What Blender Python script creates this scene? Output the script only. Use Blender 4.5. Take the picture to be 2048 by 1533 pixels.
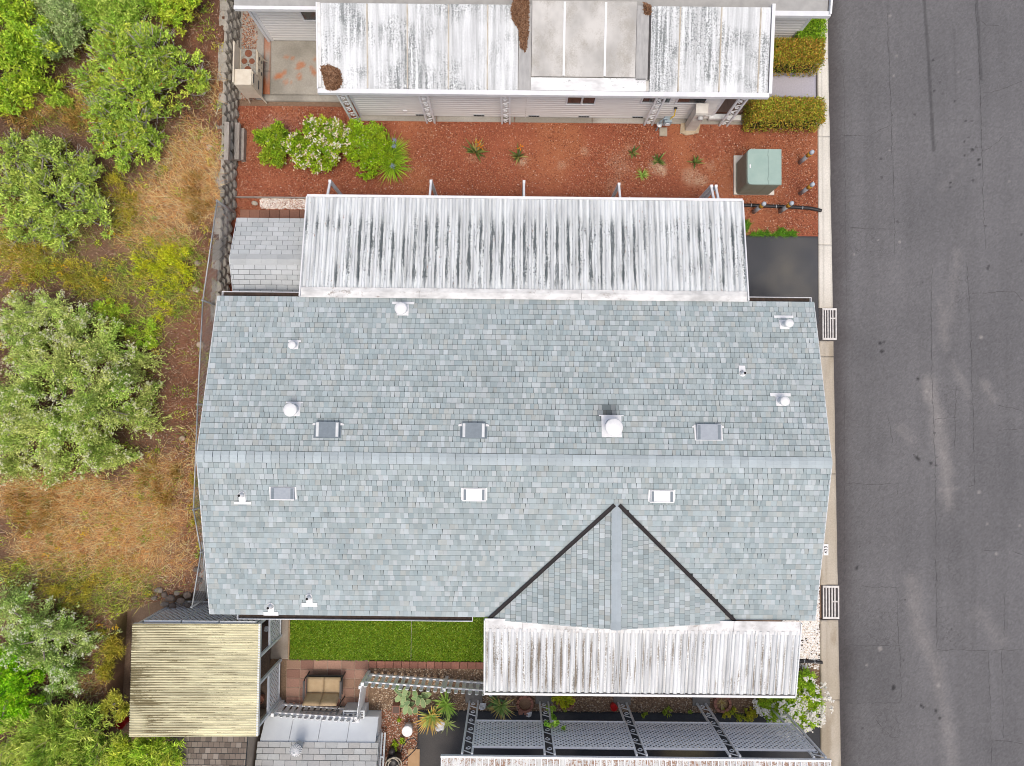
import bpy, math, random
import numpy as np
from mathutils import Vector, Matrix

for o in list(bpy.data.objects): bpy.data.objects.remove(o)
random.seed(7)
RNG = np.random.default_rng(11)
scene = bpy.context.scene
col = scene.collection

# ------------------------------------------------------------------ camera, sky, sun, exposure
CAM_H, FPX = 22.0, 1420.0
TILT, ROLL = math.radians(2.0), math.radians(0.6)
cam_data = bpy.data.cameras.new('camera')
cam = bpy.data.objects.new('camera', cam_data); col.objects.link(cam)
cam.location = (0, 0, CAM_H); cam.rotation_euler = (TILT, 0, ROLL)
cam_data.sensor_width = 36.0; cam_data.lens = 36.0 * FPX / 2048.0
cam_data.clip_start = 0.1; cam_data.clip_end = 2000
scene.camera = cam

SUN_EL, SUN_AZ = 73.0, 172.0          # azimuth clockwise from north (+Y)
w = bpy.data.worlds.new('World'); scene.world = w; w.use_nodes = True
wn, wl = w.node_tree.nodes, w.node_tree.links
bg = wn['Background']
sky = wn.new('ShaderNodeTexSky'); sky.sky_type = 'NISHITA'; sky.sun_disc = False
sky.sun_elevation = math.radians(SUN_EL); sky.sun_rotation = math.radians(SUN_AZ)
sky.air_density = 1.0; sky.dust_density = 6.0; sky.ozone_density = 0.2
wl.new(sky.outputs[0], bg.inputs[0]); bg.inputs[1].default_value = 0.15
sd = bpy.data.lights.new('sun', 'SUN'); sd.energy = 0.9; sd.angle = math.radians(12); sd.color = (1, .96, .9)
so = bpy.data.objects.new('sun', sd); col.objects.link(so)
_e, _a = math.radians(SUN_EL), math.radians(SUN_AZ)
sdir = Vector((math.sin(_a) * math.cos(_e), math.cos(_a) * math.cos(_e), math.sin(_e)))
so.rotation_euler = sdir.to_track_quat('Z', 'Y').to_euler(); so.location = sdir * 60
vs = scene.view_settings
vs.view_transform = 'Standard'; vs.look = 'None'; vs.gamma = 1.0; vs.exposure = 0.06; vs.use_curve_mapping = False
scene.cycles.pixel_filter_type = 'BLACKMAN_HARRIS'; scene.cycles.filter_width = 1.0

# ------------------------------------------------------------------ helpers
_R = Matrix.Rotation(ROLL, 3, 'Z') @ Matrix.Rotation(TILT, 3, 'X')
def P(px, py, z=0.0):
    """place in the world (metres) of a spot surveyed on the photograph, at height z"""
    d = _R @ Vector(((px - 1024) / FPX, (766.5 - py) / FPX, -1.0))
    k = (z - CAM_H) / d.z
    return Vector((d.x * k, d.y * k, z))
def PZ(px, py, zf, z0=1.0):
    z = z0
    for _ in range(12):
        p = P(px, py, z); z = zf(p.x, p.y)
    return P(px, py, z)

_T = np.random.default_rng(3).random((64, 64))
def vnoise(x, y, s=1.0, seed=0):
    x = np.asarray(x, float) * s + seed * 17.31; y = np.asarray(y, float) * s + seed * 9.77
    xi = np.floor(x).astype(int); yi = np.floor(y).astype(int); fx = x - xi; fy = y - yi
    fx = fx * fx * (3 - 2 * fx); fy = fy * fy * (3 - 2 * fy)
    a = _T[xi % 64, yi % 64]; b = _T[(xi + 1) % 64, yi % 64]; c = _T[xi % 64, (yi + 1) % 64]; d = _T[(xi + 1) % 64, (yi + 1) % 64]
    return (a * (1 - fx) + b * fx) * (1 - fy) + (c * (1 - fx) + d * fx) * fy
def fbm(x, y, s=1.0, seed=0, o=4):
    t = 0; a = .5; n = 0
    for i in range(o):
        t = t + a * vnoise(x, y, s * 2 ** i, seed + i * 3); n += a; a *= .5
    return t / n
def sstep(a, b, x):
    t = np.clip((x - a) / (b - a), 0, 1); return t * t * (3 - 2 * t)
def pl_dist(X, Y, pts):
    best = np.full(np.shape(X), 1e9)
    for (ax, ay), (bx, by) in zip(pts[:-1], pts[1:]):
        dx, dy = bx - ax, by - ay; L = dx * dx + dy * dy + 1e-9
        t = np.clip(((X - ax) * dx + (Y - ay) * dy) / L, 0, 1)
        best = np.minimum(best, np.hypot(X - ax - t * dx, Y - ay - t * dy))
    return best
def lerp(c, d, t):
    t = np.asarray(t)[..., None]; return np.asarray(c) * (1 - t) + np.asarray(d) * t

def tag(o, label=None, cat=None, group=None, kind=None):
    if label: o['label'] = label
    if cat: o['category'] = cat
    if group: o['group'] = group
    if kind: o['kind'] = kind
    return o
def thing(name, label, cat, loc=(0, 0, 0), group=None):
    o = bpy.data.objects.new(name, None); col.objects.link(o)
    o.location = loc; o.empty_display_size = .2
    return tag(o, label, cat, group)
def wloc(o):
    v = Vector((0, 0, 0))
    while o is not None: v = v + Vector(o.location); o = o.parent
    return v
def link(name, me, parent=None, loc=None, rot=None):
    """loc is a world place; parents carry no rotation"""
    o = bpy.data.objects.new(name, me); col.objects.link(o)
    base = wloc(parent) if parent is not None else Vector((0, 0, 0))
    o.parent = parent
    if loc is not None: o.location = Vector(loc) - base
    if rot is not None: o.rotation_euler = rot
    return o
def np_mesh(name, V, F, mat, parent=None, C=None, origin=None, smooth=False):
    V = np.asarray(V, float); F = np.asarray(F, np.int32)
    base = np.array(wloc(parent)) if parent is not None else np.array(origin if origin is not None else (0, 0, 0), float)
    me = bpy.data.meshes.new(name)
    n, m, k = len(V), len(F), F.shape[1]
    me.vertices.add(n); me.vertices.foreach_set('co', (V - base).astype(np.float32).ravel())
    me.loops.add(m * k); me.loops.foreach_set('vertex_index', F.ravel())
    me.polygons.add(m); me.polygons.foreach_set('loop_start', np.arange(0, m * k, k, dtype=np.int32))
    try: me.polygons.foreach_set('loop_total', np.full(m, k, np.int32))
    except Exception: pass
    if smooth: me.polygons.foreach_set('use_smooth', np.ones(m, bool))
    if C is not None:
        at = me.attributes.new('Col', 'FLOAT_COLOR', 'POINT')
        C = np.asarray(C, np.float32)
        if C.shape[1] == 3: C = np.concatenate([C, np.zeros((n, 1), np.float32)], 1)
        at.data.foreach_set('color', C.ravel())
    me.update(calc_edges=True); me.materials.append(mat)
    o = bpy.data.objects.new(name, me); col.objects.link(o); o.parent = parent
    if parent is None: o.location = base
    return o

class MB:
    def __init__(s): s.v = []; s.f = []; s.c = []; s.hascol = False
    def add(s, vs_, fs, c=None):
        b = len(s.v); s.v += [tuple(q) for q in vs_]; s.f += [tuple(i + b for i in f) for f in fs]
        s.c += [c or (1, 1, 1)] * len(vs_)
        if c: s.hascol = True
    def box(s, c, size, rot=None, col_=None):
        hx, hy, hz = [q / 2 for q in size]
        vv = [Vector((x * hx, y * hy, z * hz)) for x in (-1, 1) for y in (-1, 1) for z in (-1, 1)]
        if rot is not None: vv = [rot @ q for q in vv]
        c = Vector(c)
        s.add([q + c for q in vv], [(0, 1, 3, 2), (4, 6, 7, 5), (0, 4, 5, 1), (2, 3, 7, 6), (0, 2, 6, 4), (1, 5, 7, 3)], col_)
    def bx(s, x0, x1, y0, y1, z0, z1, col_=None):
        s.box(((x0 + x1) / 2, (y0 + y1) / 2, (z0 + z1) / 2), (abs(x1 - x0), abs(y1 - y0), abs(z1 - z0)), None, col_)
    def bar(s, a, b, w_, h, up=(0, 0, 1), col_=None):
        a, b = Vector(a), Vector(b); d = b - a; L = d.length
        if L < 1e-6: return
        d /= L; up = Vector(up)
        if abs(d.dot(up)) > .98: up = Vector((0, 1, 0))
        sx = d.cross(up).normalized(); uz = sx.cross(d)
        vv = [a + sx * (i * w_ / 2) + uz * (j * h / 2) + d * (k * L) for k in (0, 1) for i, j in ((-1, -1), (1, -1), (1, 1), (-1, 1))]
        s.add(vv, [(3, 2, 1, 0), (4, 5, 6, 7), (0, 1, 5, 4), (1, 2, 6, 5), (2, 3, 7, 6), (3, 0, 4, 7)], col_)
    def tube(s, pts, r, n=6, col_=None, cap=True):
        pts = [Vector(p) for p in pts]; rs = r if isinstance(r, (list, tuple)) else [r] * len(pts)
        vv = []; up = Vector((0, 0, 1))
        for i, p in enumerate(pts):
            d = (pts[min(i + 1, len(pts) - 1)] - pts[max(i - 1, 0)])
            d = d.normalized() if d.length > 1e-9 else Vector((0, 0, 1))
            u = Vector((1, 0, 0)) if abs(d.z) > .9 else up
            a = d.cross(u).normalized(); b = d.cross(a)
            vv += [p + (a * math.cos(2 * math.pi * k / n) + b * math.sin(2 * math.pi * k / n)) * rs[i] for k in range(n)]
        ff = []
        for i in range(len(pts) - 1):
            for k in range(n):
                ff.append((i * n + k, i * n + (k + 1) % n, (i + 1) * n + (k + 1) % n, (i + 1) * n + k))
        if cap: ff += [tuple(range(n - 1, -1, -1)), tuple((len(pts) - 1) * n + k for k in range(n))]
        s.add(vv, ff, col_)
    def lathe(s, c, prof, n=16, axis=None, col_=None):
        c = Vector(c); vv = []; ff = []
        q = axis.to_track_quat('Z', 'Y').to_matrix() if axis is not None else Matrix.Identity(3)
        for r, z in prof:
            vv += [c + q @ Vector((r * math.cos(2 * math.pi * k / n), r * math.sin(2 * math.pi * k / n), z)) for k in range(n)]
        for i in range(len(prof) - 1):
            for k in range(n):
                ff.append((i * n + k, i * n + (k + 1) % n, (i + 1) * n + (k + 1) % n, (i + 1) * n + k))
        if prof[0][0] > 1e-4: ff.append(tuple(range(n - 1, -1, -1)))
        if prof[-1][0] > 1e-4: ff.append(tuple((len(prof) - 1) * n + k for k in range(n)))
        s.add(vv, ff, col_)
    def prism(s, poly, z0, z1, col_=None):
        n = len(poly); vv = [(p[0], p[1], z0) for p in poly] + [(p[0], p[1], z1) for p in poly]
        ar = sum(poly[i][0] * poly[(i + 1) % n][1] - poly[(i + 1) % n][0] * poly[i][1] for i in range(n))
        idx = list(range(n)) if ar > 0 else list(range(n - 1, -1, -1))
        ff = [tuple(idx[::-1]), tuple(i + n for i in idx)]
        for i in range(n):
            a, b = idx[i], idx[(i + 1) % n]; ff.append((a, b, b + n, a + n))
        s.add(vv, ff, col_)
    def slab(s, quad, th, col_=None):
        """quad of world points (counter-clockwise from above), thickness downward"""
        q = [Vector(p) for p in quad]; n = (q[1] - q[0]).cross(q[-1] - q[0]).normalized()
        if n.z < 0: q = q[::-1]; n = -n
        k = len(q); lo = [p - n * th for p in q]
        ff = [tuple(range(k)), tuple(range(2 * k - 1, k - 1, -1))]
        for i in range(k): ff.append((i, i + k, (i + 1) % k + k, (i + 1) % k))
        s.add(q + lo, ff, col_)
    def mesh(s, name, mat, base=(0, 0, 0), smooth=False):
        me = bpy.data.meshes.new(name); b = Vector(base)
        me.from_pydata([tuple(Vector(v) - b) for v in s.v], [], s.f)
        if s.hascol:
            at = me.attributes.new('Col', 'FLOAT_COLOR', 'POINT')
            at.data.foreach_set('color', np.array([(*c, 0) for c in s.c], np.float32).ravel())
        if smooth: me.polygons.foreach_set('use_smooth', np.ones(len(me.polygons), bool))
        me.materials.append(mat); me.update()
        return me
    def build(s, name, mat, parent=None, smooth=False, origin=None):
        base = wloc(parent) if parent is not None else Vector(origin if origin is not None else (0, 0, 0))
        o = bpy.data.objects.new(name, s.mesh(name, mat, base, smooth)); col.objects.link(o)
        o.parent = parent
        if parent is None: o.location = base
        return o
def box_part(name, mat, parent, x0, x1, y0, y1, z0, z1):
    m = MB(); m.bx(x0, x1, y0, y1, z0, z1); return m.build(name, mat, parent)
def bar_part(name, mat, parent, a, b, w_, h):
    m = MB(); m.bar(a, b, w_, h); return m.build(name, mat, parent)

# ------------------------------------------------------------------ materials
def nodes_of(name):
    m = bpy.data.materials.new(name); m.use_nodes = True
    return m, m.node_tree.nodes, m.node_tree.links, m.node_tree.nodes['Principled BSDF']
def pos_map(N, L, sc=(1, 1, 1)):
    g = N.new('ShaderNodeNewGeometry'); mp = N.new('ShaderNodeMapping'); mp.inputs['Scale'].default_value = sc
    L.new(g.outputs['Position'], mp.inputs['Vector']); return mp.outputs[0]
def noise(N, L, vec, scale, detail=5, rough=.6):
    n = N.new('ShaderNodeTexNoise'); n.inputs['Scale'].default_value = scale; n.inputs['Detail'].default_value = detail
    n.inputs['Roughness'].default_value = rough; L.new(vec, n.inputs['Vector']); return n.outputs['Fac']
def ramp(N, L, fac, stops):
    r = N.new('ShaderNodeValToRGB'); e = r.color_ramp.elements
    while len(e) < len(stops): e.new(.5)
    for el, (p, c) in zip(e, stops):
        el.position = p; el.color = (*c, 1) if not isinstance(c, (int, float)) else (c, c, c, 1)
    L.new(fac, r.inputs[0]); return r.outputs[0]
def math_n(N, L, op, a, b=None, clamp=False):
    n = N.new('ShaderNodeMath'); n.operation = op; n.use_clamp = clamp
    for i, q in enumerate((a, b)):
        if q is None: continue
        if isinstance(q, (int, float)): n.inputs[i].default_value = q
        else: L.new(q, n.inputs[i])
    return n.outputs[0]
def mixc(N, L, fac, a, b, typ='MIX'):
    n = N.new('ShaderNodeMix'); n.data_type = 'RGBA'; n.blend_type = typ
    for s_, q in ((n.inputs[0], fac), (n.inputs[6], a), (n.inputs[7], b)):
        if isinstance(q, (int, float)): s_.default_value = q
        elif isinstance(q, tuple): s_.default_value = (*q, 1)
        else: L.new(q, s_)
    return n.outputs[2]
def maprange(N, L, v, a, b, c=0., d=1.):
    n = N.new('ShaderNodeMapRange'); n.interpolation_type = 'SMOOTHSTEP'
    for i, q in enumerate((a, b, c, d)): n.inputs[i + 1].default_value = q
    L.new(v, n.inputs[0]); return n.outputs[0]
def bump_to(N, L, b, h, strength, dist=.02):
    n = N.new('ShaderNodeBump'); n.inputs['Strength'].default_value = strength; n.inputs['Distance'].default_value = dist
    L.new(h, n.inputs['Height']); L.new(n.outputs[0], b.inputs['Normal'])
def M(name, c1, c2=None, scale=6, rough=.7, bump=0, bscale=60, metal=0, sc=(1, 1, 1), pos=(.35, .65), spec=.4):
    m, N, L, b = nodes_of(name)
    b.inputs['Roughness'].default_value = rough; b.inputs['Metallic'].default_value = metal
    b.inputs['Specular IOR Level'].default_value = spec
    v = pos_map(N, L, sc)
    if c2 is None: c2 = tuple(q * .86 for q in c1)
    L.new(ramp(N, L, noise(N, L, v, scale), [(pos[0], c1), (pos[1], c2)]), b.inputs['Base Color'])
    if bump: bump_to(N, L, b, noise(N, L, v, bscale, 4), bump)
    return m
def VC(name, rough=.8, nscale=40, namt=.25, bump=.3, bscale=80, crack=False, trans=0., spec=.3):
    """colour from the piece's own tone attribute, with grain"""
    m, N, L, b = nodes_of(name)
    b.inputs['Roughness'].default_value = rough; b.inputs['Specular IOR Level'].default_value = spec
    at = N.new('ShaderNodeAttribute'); at.attribute_name = 'Col'
    v = pos_map(N, L)
    g = ramp(N, L, noise(N, L, v, nscale, 5, .7), [(.25, 1 - namt), (.75, 1 + namt)])
    c = mixc(N, L, 1.0, at.outputs['Color'], g, 'MULTIPLY')
    if crack:
        vo = N.new('ShaderNodeTexVoronoi'); vo.feature = 'DISTANCE_TO_EDGE'; vo.inputs['Scale'].default_value = 5.0
        wv = N.new('ShaderNodeVectorMath'); wv.operation = 'ADD'
        nz = N.new('ShaderNodeTexNoise'); nz.inputs['Scale'].default_value = 6
        L.new(v, nz.inputs['Vector']); s_ = N.new('ShaderNodeVectorMath'); s_.operation = 'SCALE'; s_.inputs['Scale'].default_value = .2
        L.new(nz.outputs['Color'], s_.inputs[0]); L.new(v, wv.inputs[0]); L.new(s_.outputs[0], wv.inputs[1]); L.new(wv.outputs[0], vo.inputs['Vector'])
        e = maprange(N, L, vo.outputs['Distance'], .0, .05, 1., 0.)
        f = math_n(N, L, 'MULTIPLY', e, at.outputs['Alpha'], True)
        c = mixc(N, L, f, c, (.035, .034, .035))
    L.new(c, b.inputs['Base Color'])
    if bump: bump_to(N, L, b, noise(N, L, v, bscale, 4), bump, .01)
    if trans:
        out = N['Material Output']; tr = N.new('ShaderNodeBsdfTranslucent'); L.new(c, tr.inputs[0])
        ms = N.new('ShaderNodeMixShader'); ms.inputs[0].default_value = trans
        L.new(b.outputs[0], ms.inputs[1]); L.new(tr.outputs[0], ms.inputs[2]); L.new(ms.outputs[0], out.inputs[0])
    return m
def STAIN(name, base, dirt=(.06, .07, .07), ygate=None, xs=16., ys=.5, thr=(.52, .66), rust=.0, rough=.55, speck=.5, period=None, x0=0., seed=0., big=.35, axis='y', off=None, bm=(.42, .6), grad=None):
    """painted sheet metal with weathering streaks that run down the sheet"""
    m, N, L, b = nodes_of(name)
    b.inputs['Roughness'].default_value = rough; b.inputs['Specular IOR Level'].default_value = .3
    sc = (xs, ys, 1) if axis == 'y' else (ys, xs, 1)
    v = pos_map(N, L, sc); vr = pos_map(N, L)
    sep = N.new('ShaderNodeSeparateXYZ'); L.new(vr, sep.inputs[0])
    st = noise(N, L, v, 1.0, 6, .65)
    if seed:
        mp = v.node; mp.inputs['Location'].default_value = (seed * 3.1, seed * 1.7, seed)
    sp = noise(N, L, vr, 26, 3, .7)
    a = math_n(N, L, 'ADD', st, math_n(N, L, 'MULTIPLY', math_n(N, L, 'SUBTRACT', sp, .5), speck))
    if period:
        fr = math_n(N, L, 'FRACT', math_n(N, L, 'DIVIDE', math_n(N, L, 'SUBTRACT', sep.outputs[0 if axis == 'y' else 1], x0), period))
        w1 = math_n(N, L, 'ABSOLUTE', math_n(N, L, 'SUBTRACT', fr, .25 if axis == 'y' else .5))
        a = math_n(N, L, 'ADD', a, maprange(N, L, w1, .05, .22, .10, -.10) if axis == 'y' else maprange(N, L, w1, .08, .30, .06, -.22))
    if grad: a = math_n(N, L, 'ADD', a, math_n(N, L, 'MULTIPLY', math_n(N, L, 'SUBTRACT', grad[0], sep.outputs[0]), grad[1]))
    bigm = maprange(N, L, noise(N, L, vr, big, 2), bm[0], bm[1])
    f = maprange(N, L, a, thr[0], thr[1])
    f = math_n(N, L, 'MULTIPLY', f, maprange(N, L, bigm, 0, 1, .15, 1.))
    if ygate:
        yn = math_n(N, L, 'ADD', sep.outputs[1], math_n(N, L, 'MULTIPLY', math_n(N, L, 'SUBTRACT', st, .5), 1.2))
        g = math_n(N, L, 'MULTIPLY', maprange(N, L, yn, ygate[0], ygate[1]), maprange(N, L, yn, ygate[2], ygate[3], 1., 0.))
        f = math_n(N, L, 'MULTIPLY', f, g)
    base2 = tuple(q * .60 for q in base)
    c = ramp(N, L, noise(N, L, v, .55, 3), [(.38, base), (.72, base2)])
    c = mixc(N, L, math_n(N, L, 'MULTIPLY', f, .92, True), c, dirt)
    if rust:
        r = maprange(N, L, noise(N, L, pos_map(N, L, (1, .35, 1)), 19, 3), 1 - rust, 1 - rust + .07)
        c = mixc(N, L, math_n(N, L, 'MULTIPLY', r, .8), c, (.28, .11, .045))
    L.new(c, b.inputs['Base Color'])
    return m

m_white = M('white_paint', (.80, .81, .82), (.70, .72, .74), 3, .5)
m_white_worn = M('worn_white_paint', (.76, .77, .76), (.56, .56, .53), 5, .6, pos=(.4, .75))
m_bright = M('white_coated_steel', (.82, .83, .84), (.74, .76, .77), 9, .45)
m_galv = M('galvanised_steel', (.48, .51, .53), (.34, .37, .39), 8, .45, metal=.3)
m_dark = M('dark_metal', (.03, .03, .033), (.055, .05, .05), 6, .5)
m_black = M('black_plastic', (.012, .012, .014), (.03, .03, .032), 20, .4)
m_hole = M('dark_opening', (.008, .008, .009), (.012, .012, .012), 5, .9)
m_ridge = M('ridge_shingle', (.43, .47, .48), (.36, .40, .41), 9, .9, .4, 220)
m_under = M('roof_underlay', (.055, .068, .07), (.04, .05, .052), 8, .95)
m_shingle = VC('asphalt_shingle', .92, 2.2, .10, .35, 240)
m_fascia = M('grey_white_trim', (.66, .69, .70), (.55, .58, .6), 5, .55)
m_siding = M('cream_siding', (.78, .775, .755), (.72, .71, .685), 2.2, .6, sc=(1, 4, 4))
m_valley = M('bronze_valley_metal', (.018, .016, .019), (.03, .026, .028), 10, .6, spec=.2)
m_hood = M('grey_vent_paint', (.19, .235, .27), (.16, .20, .235), 12, .5)
m_hood_l = M('pale_vent_paint', (.35, .395, .44), (.31, .35, .40), 12, .5)
m_glass = M('window_glass', (.03, .035, .04), (.05, .055, .06), 2, .08, spec=.8)
m_conc = VC('concrete', .9, 22, .16, .3, 90)
m_asph = VC('asphalt', .9, 55, .30, .5, 120, crack=True)
m_soil = VC('soil', .95, 30, .55, .9, 50)
m_chip = VC('wood_chip', .9, 30, .2, 0)
m_leaf = VC('leaves', .55, 10, .12, 0, trans=.22, spec=.35)
m_grassb = VC('grass_blades', .7, 8, .12, 0, trans=.25)
m_mulch = VC('bark_ground', .95, 45, .65, .9, 45)
m_stone = VC('split_stone', .95, 14, .3, .8, 30)
m_bark = M('bark', (.20, .17, .15), (.32, .29, .27), 14, .9)
m_wood = M('weathered_timber', (.40, .37, .335), (.27, .24, .21), 5, .9, .4, 40, sc=(14, 1, 1))
m_brick = VC('paver_brick', .9, 25, .2, .4, 90)
m_terra = M('terracotta', (.36, .17, .12), (.28, .13, .09), 8, .8)
m_cush = M('tan_cushion', (.47, .36, .22), (.41, .30, .175), 6, .9, .2, 200)

# ------------------------------------------------------------------ setting: ground, road, gutter
def lines(segs):
    out = []
    for a, b, st in segs:
        n = max(1, int(round((b - a) / st))); out += list(np.linspace(a, b, n + 1)[:-1])
    out.append(segs[-1][1]); return np.array(out)
def sheet(name, xs, ys, zf, cf, mat, parent=None, skirt=0, warp=None):
    X, Y = np.meshgrid(xs, ys, indexing='ij')
    if warp: X, Y = warp(X, Y)
    Z = zf(X, Y) if callable(zf) else np.full(X.shape, float(zf))
    C = cf(X, Y); n, m = X.shape
    V = np.stack([X, Y, Z], -1).reshape(-1, 3); C = C.reshape(-1, C.shape[-1])
    I = np.arange(n * m).reshape(n, m)
    F = np.stack([I[:-1, :-1], I[1:, :-1], I[1:, 1:], I[:-1, 1:]], -1).reshape(-1, 4)
    if skirt:
        ring = np.concatenate([I[:, 0], I[-1, 1:], I[-2::-1, -1], I[0, -2:0:-1]])
        lo = V[ring].copy(); lo[:, 2] -= skirt; b = len(V); k = len(ring)
        V = np.concatenate([V, lo]); C = np.concatenate([C, C[ring]]); r2 = np.arange(b, b + k)
        F = np.concatenate([F, np.stack([ring, r2, np.roll(r2, -1), np.roll(ring, -1)], -1)])
    return np_mesh(name, V, F, mat, parent, C)

def c_dirt(X, Y):
    return lerp((.17, .11, .075), (.26, .18, .125), fbm(X, Y, .9, 2))
ground = sheet('ground', lines([(-300, -40, 40), (-40, 40, 2), (40, 300, 40)]), lines([(-300, -40, 40), (-40, 40, 2), (40, 300, 40)]), -.05, c_dirt, m_soil)
tag(ground, kind='structure')

def road_x(y):          # outer edge of the gutter = edge of the asphalt
    return 9.98 - (y - 1.0) * .0126
GUT0 = 9.51
g2w = lambda pts: [tuple(P(a, b, -.02).xy) for a, b in pts]
def c_road(X, Y):
    base = lerp((.118, .118, .124), (.162, .161, .167), fbm(X, Y, .5, 5))
    lane = fbm(X * 3.0, Y * .18, 1., 9, 3); base = base * (0.90 + .2 * lane)[..., None]
    d = X - road_x(Y)
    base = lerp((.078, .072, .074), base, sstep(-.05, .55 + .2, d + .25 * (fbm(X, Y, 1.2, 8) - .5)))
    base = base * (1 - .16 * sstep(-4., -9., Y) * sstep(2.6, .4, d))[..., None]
    # pale worn streak where tyres scrubbed the surface
    for pts, wd, am in (([(1855, 766), (1875, 830), (1893, 960), (1897, 1010)], .24, .65), ([(1822, 1160), (1840, 1260), (1868, 1330), (1890, 1420), (1905, 1533)], .26, .42),
                        ([(1898, 640), (1915, 510)], .2, .25), ([(1880, 380), (1925, 330)], .15, .15), ([(1800, 860), (1822, 880)], .2, .3), ([(1890, 700), (1880, 600)], .16, .3),
                        ([(1905, 720), (1935, 790)], .12, .3), ([(1960, 1230), (2000, 1280)], .3, .25), ([(1880, 980), (1915, 978)], .1, .6), ([(1970, 770), (1985, 800)], .16, .5)):
        dd = pl_dist(X, Y, g2w(pts)) + .22 * (fbm(X, Y, 2.2, 31) - .5)
        f = am * sstep(wd * 1.6, -.05, dd) * (.55 + .9 * fbm(X, Y, 5, 12)); base = lerp(base, (.30, .285, .275), np.clip(f * .68, 0, .9))
    # old patches
    for x0, x1, y0, y1, k in ((1675, 1788, 272, 458, .94), (1700, 1790, 458, 518, .98), (1864, 1935, 525, 840, 1.05), (1692, 1797, 970, 1295, .98), (1875, 1948, 980, 1300, .96), (1690, 1803, 1294, 1408, .95), (1955, 2048, 1100, 1300, 1.07), (1980, 2008, 1300, 1480, 1.1)):
        a, b = P(x0, y1, -.02), P(x1, y0, -.02)
        f = sstep(-.04, .04, X - a.x) * sstep(-.04, .04, b.x - X) * sstep(-.04, .04, Y - a.y) * sstep(-.04, .04, b.y - Y)
        base = base * (1 + (k - 1) * f)[..., None]
    # drips and tyre marks
    for pts, wd, am in (([(1848, 0), (1857, 120), (1867, 300)], .07, .5), ([(1953, 0), (1958, 60), (1962, 160)], .06, .45), ([(1776, 0), (1779, 120)], .04, .15), ([(1909, 60), (1912, 210)], .04, .18)):
        base = lerp(base, (.04, .04, .042), am * sstep(wd, wd * .4, pl_dist(X, Y, g2w(pts)) + .03 * (fbm(X, Y, 3, 6) - .5)))
    for x, y, r in ((1929, 311, 4), (1945, 300, 5), (1944, 298, 3), (1953, 295, 3), (1957, 320, 5), (1959, 330, 5), (1946, 361, 4), (1900, 375, 4), (1901, 366, 3), (1866, 121, 4), (1886, 188, 3), (1869, 182, 3), (1910, 203, 4), (1940, 160, 3),
                    (1928, 284, 3), (1938, 276, 3), (1931, 242, 3), (1944, 243, 3), (1830, 230, 4), (1880, 165, 3), (1971, 453, 4), (2043, 470, 4), (2042, 523, 3), (1976, 537, 5), (1978, 533, 4), (1760, 687, 6), (1764, 703, 6), (1769, 684, 4),
                    (1870, 866, 4), (1834, 915, 6), (1837, 919, 6), (1829, 911, 4), (1862, 927, 5), (1873, 915, 3), (1872, 931, 3), (1713, 1137, 5), (1714, 1134, 4), (1739, 1085, 3), (1720, 1094, 3), (1842, 1412, 5), (1846, 1415, 4), (1872, 1422, 5), (1879, 1437, 5),
                    (1787, 1374, 6), (1787, 1378, 6), (1810, 1200, 3), (1807, 1320, 3), (1904, 1260, 3), (1725, 1457, 3), (1836, 758, 5), (1855, 682, 3), (1795, 444, 3), (1784, 231, 3), (1762, 318, 3), (1763, 355, 3), (1846, 566, 3)):
        q = P(x, y, -.02); d2 = np.hypot((X - q.x) + .05 * (fbm(X, Y, 9, 4) - .5), Y - q.y)
        base = lerp(base, (.03, .03, .032), .85 * sstep(r * .9 / 64, r * .2 / 64, d2 + .05 * (fbm(X, Y, 22, 6) - .5)))
    for x, y, r in ((1788, 152, 4), (1780, 32, 4), (1794, 112, 3), (1799, 484, 4), (1917, 145, 4), (1779, 301, 4), (1708, 509, 3), (1757, 480, 3), (1852, 782, 6), (1877, 1370, 7), (1958, 985, 6), (1975, 1048, 4), (2040, 1052, 4), (1767, 1090, 3), (1733, 1330, 4), (1760, 1298, 7), (2019, 363, 3), (1962, 675, 6), (1992, 1108, 5)):
        q = P(x, y, -.02); d2 = np.hypot(X - q.x, Y - q.y) + .05 * (fbm(X, Y, 11, 7) - .5)
        base = lerp(base, (.40, .38, .36), .45 * sstep(r * .95 / 64, r * .1 / 64, d2))
    base = base * (1 + .085 * RNG.standard_normal(X.shape).clip(-2, 2.5))[..., None]
    al = np.zeros(X.shape)
    for x0, x1, y0, y1 in ((1730, 1800, 1178, 1292), (1873, 1920, 1000, 1298), (1755, 1808, 1410, 1482), (1700, 1790, 460, 515), (1905, 1945, 540, 620), (1860, 1925, 770, 835)):
        a, b = P(x0, y1, -.02), P(x1, y0, -.02)
        f = sstep(-.2, .2, X - a.x) * sstep(-.2, .2, b.x - X) * sstep(-.2, .2, Y - a.y) * sstep(-.2, .2, b.y - Y)
        al = np.maximum(al, f * sstep(.38, .5, fbm(X, Y, 1.3, 3)))
    return np.concatenate([base, al[..., None] * .35], -1)
ys_r = lines([(-60, -13, 6), (-13, 15, .04), (15, 60, 6)])
us_r = lines([(-.5, 7.2, .04), (7.2, 30, 3)])
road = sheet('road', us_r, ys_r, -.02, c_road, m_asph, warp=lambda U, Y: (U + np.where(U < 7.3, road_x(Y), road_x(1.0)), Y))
tag(road, kind='structure')
m_crack = M('crack_fill', (.028, .028, .03), (.05, .048, .048), 30, .9)
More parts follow.
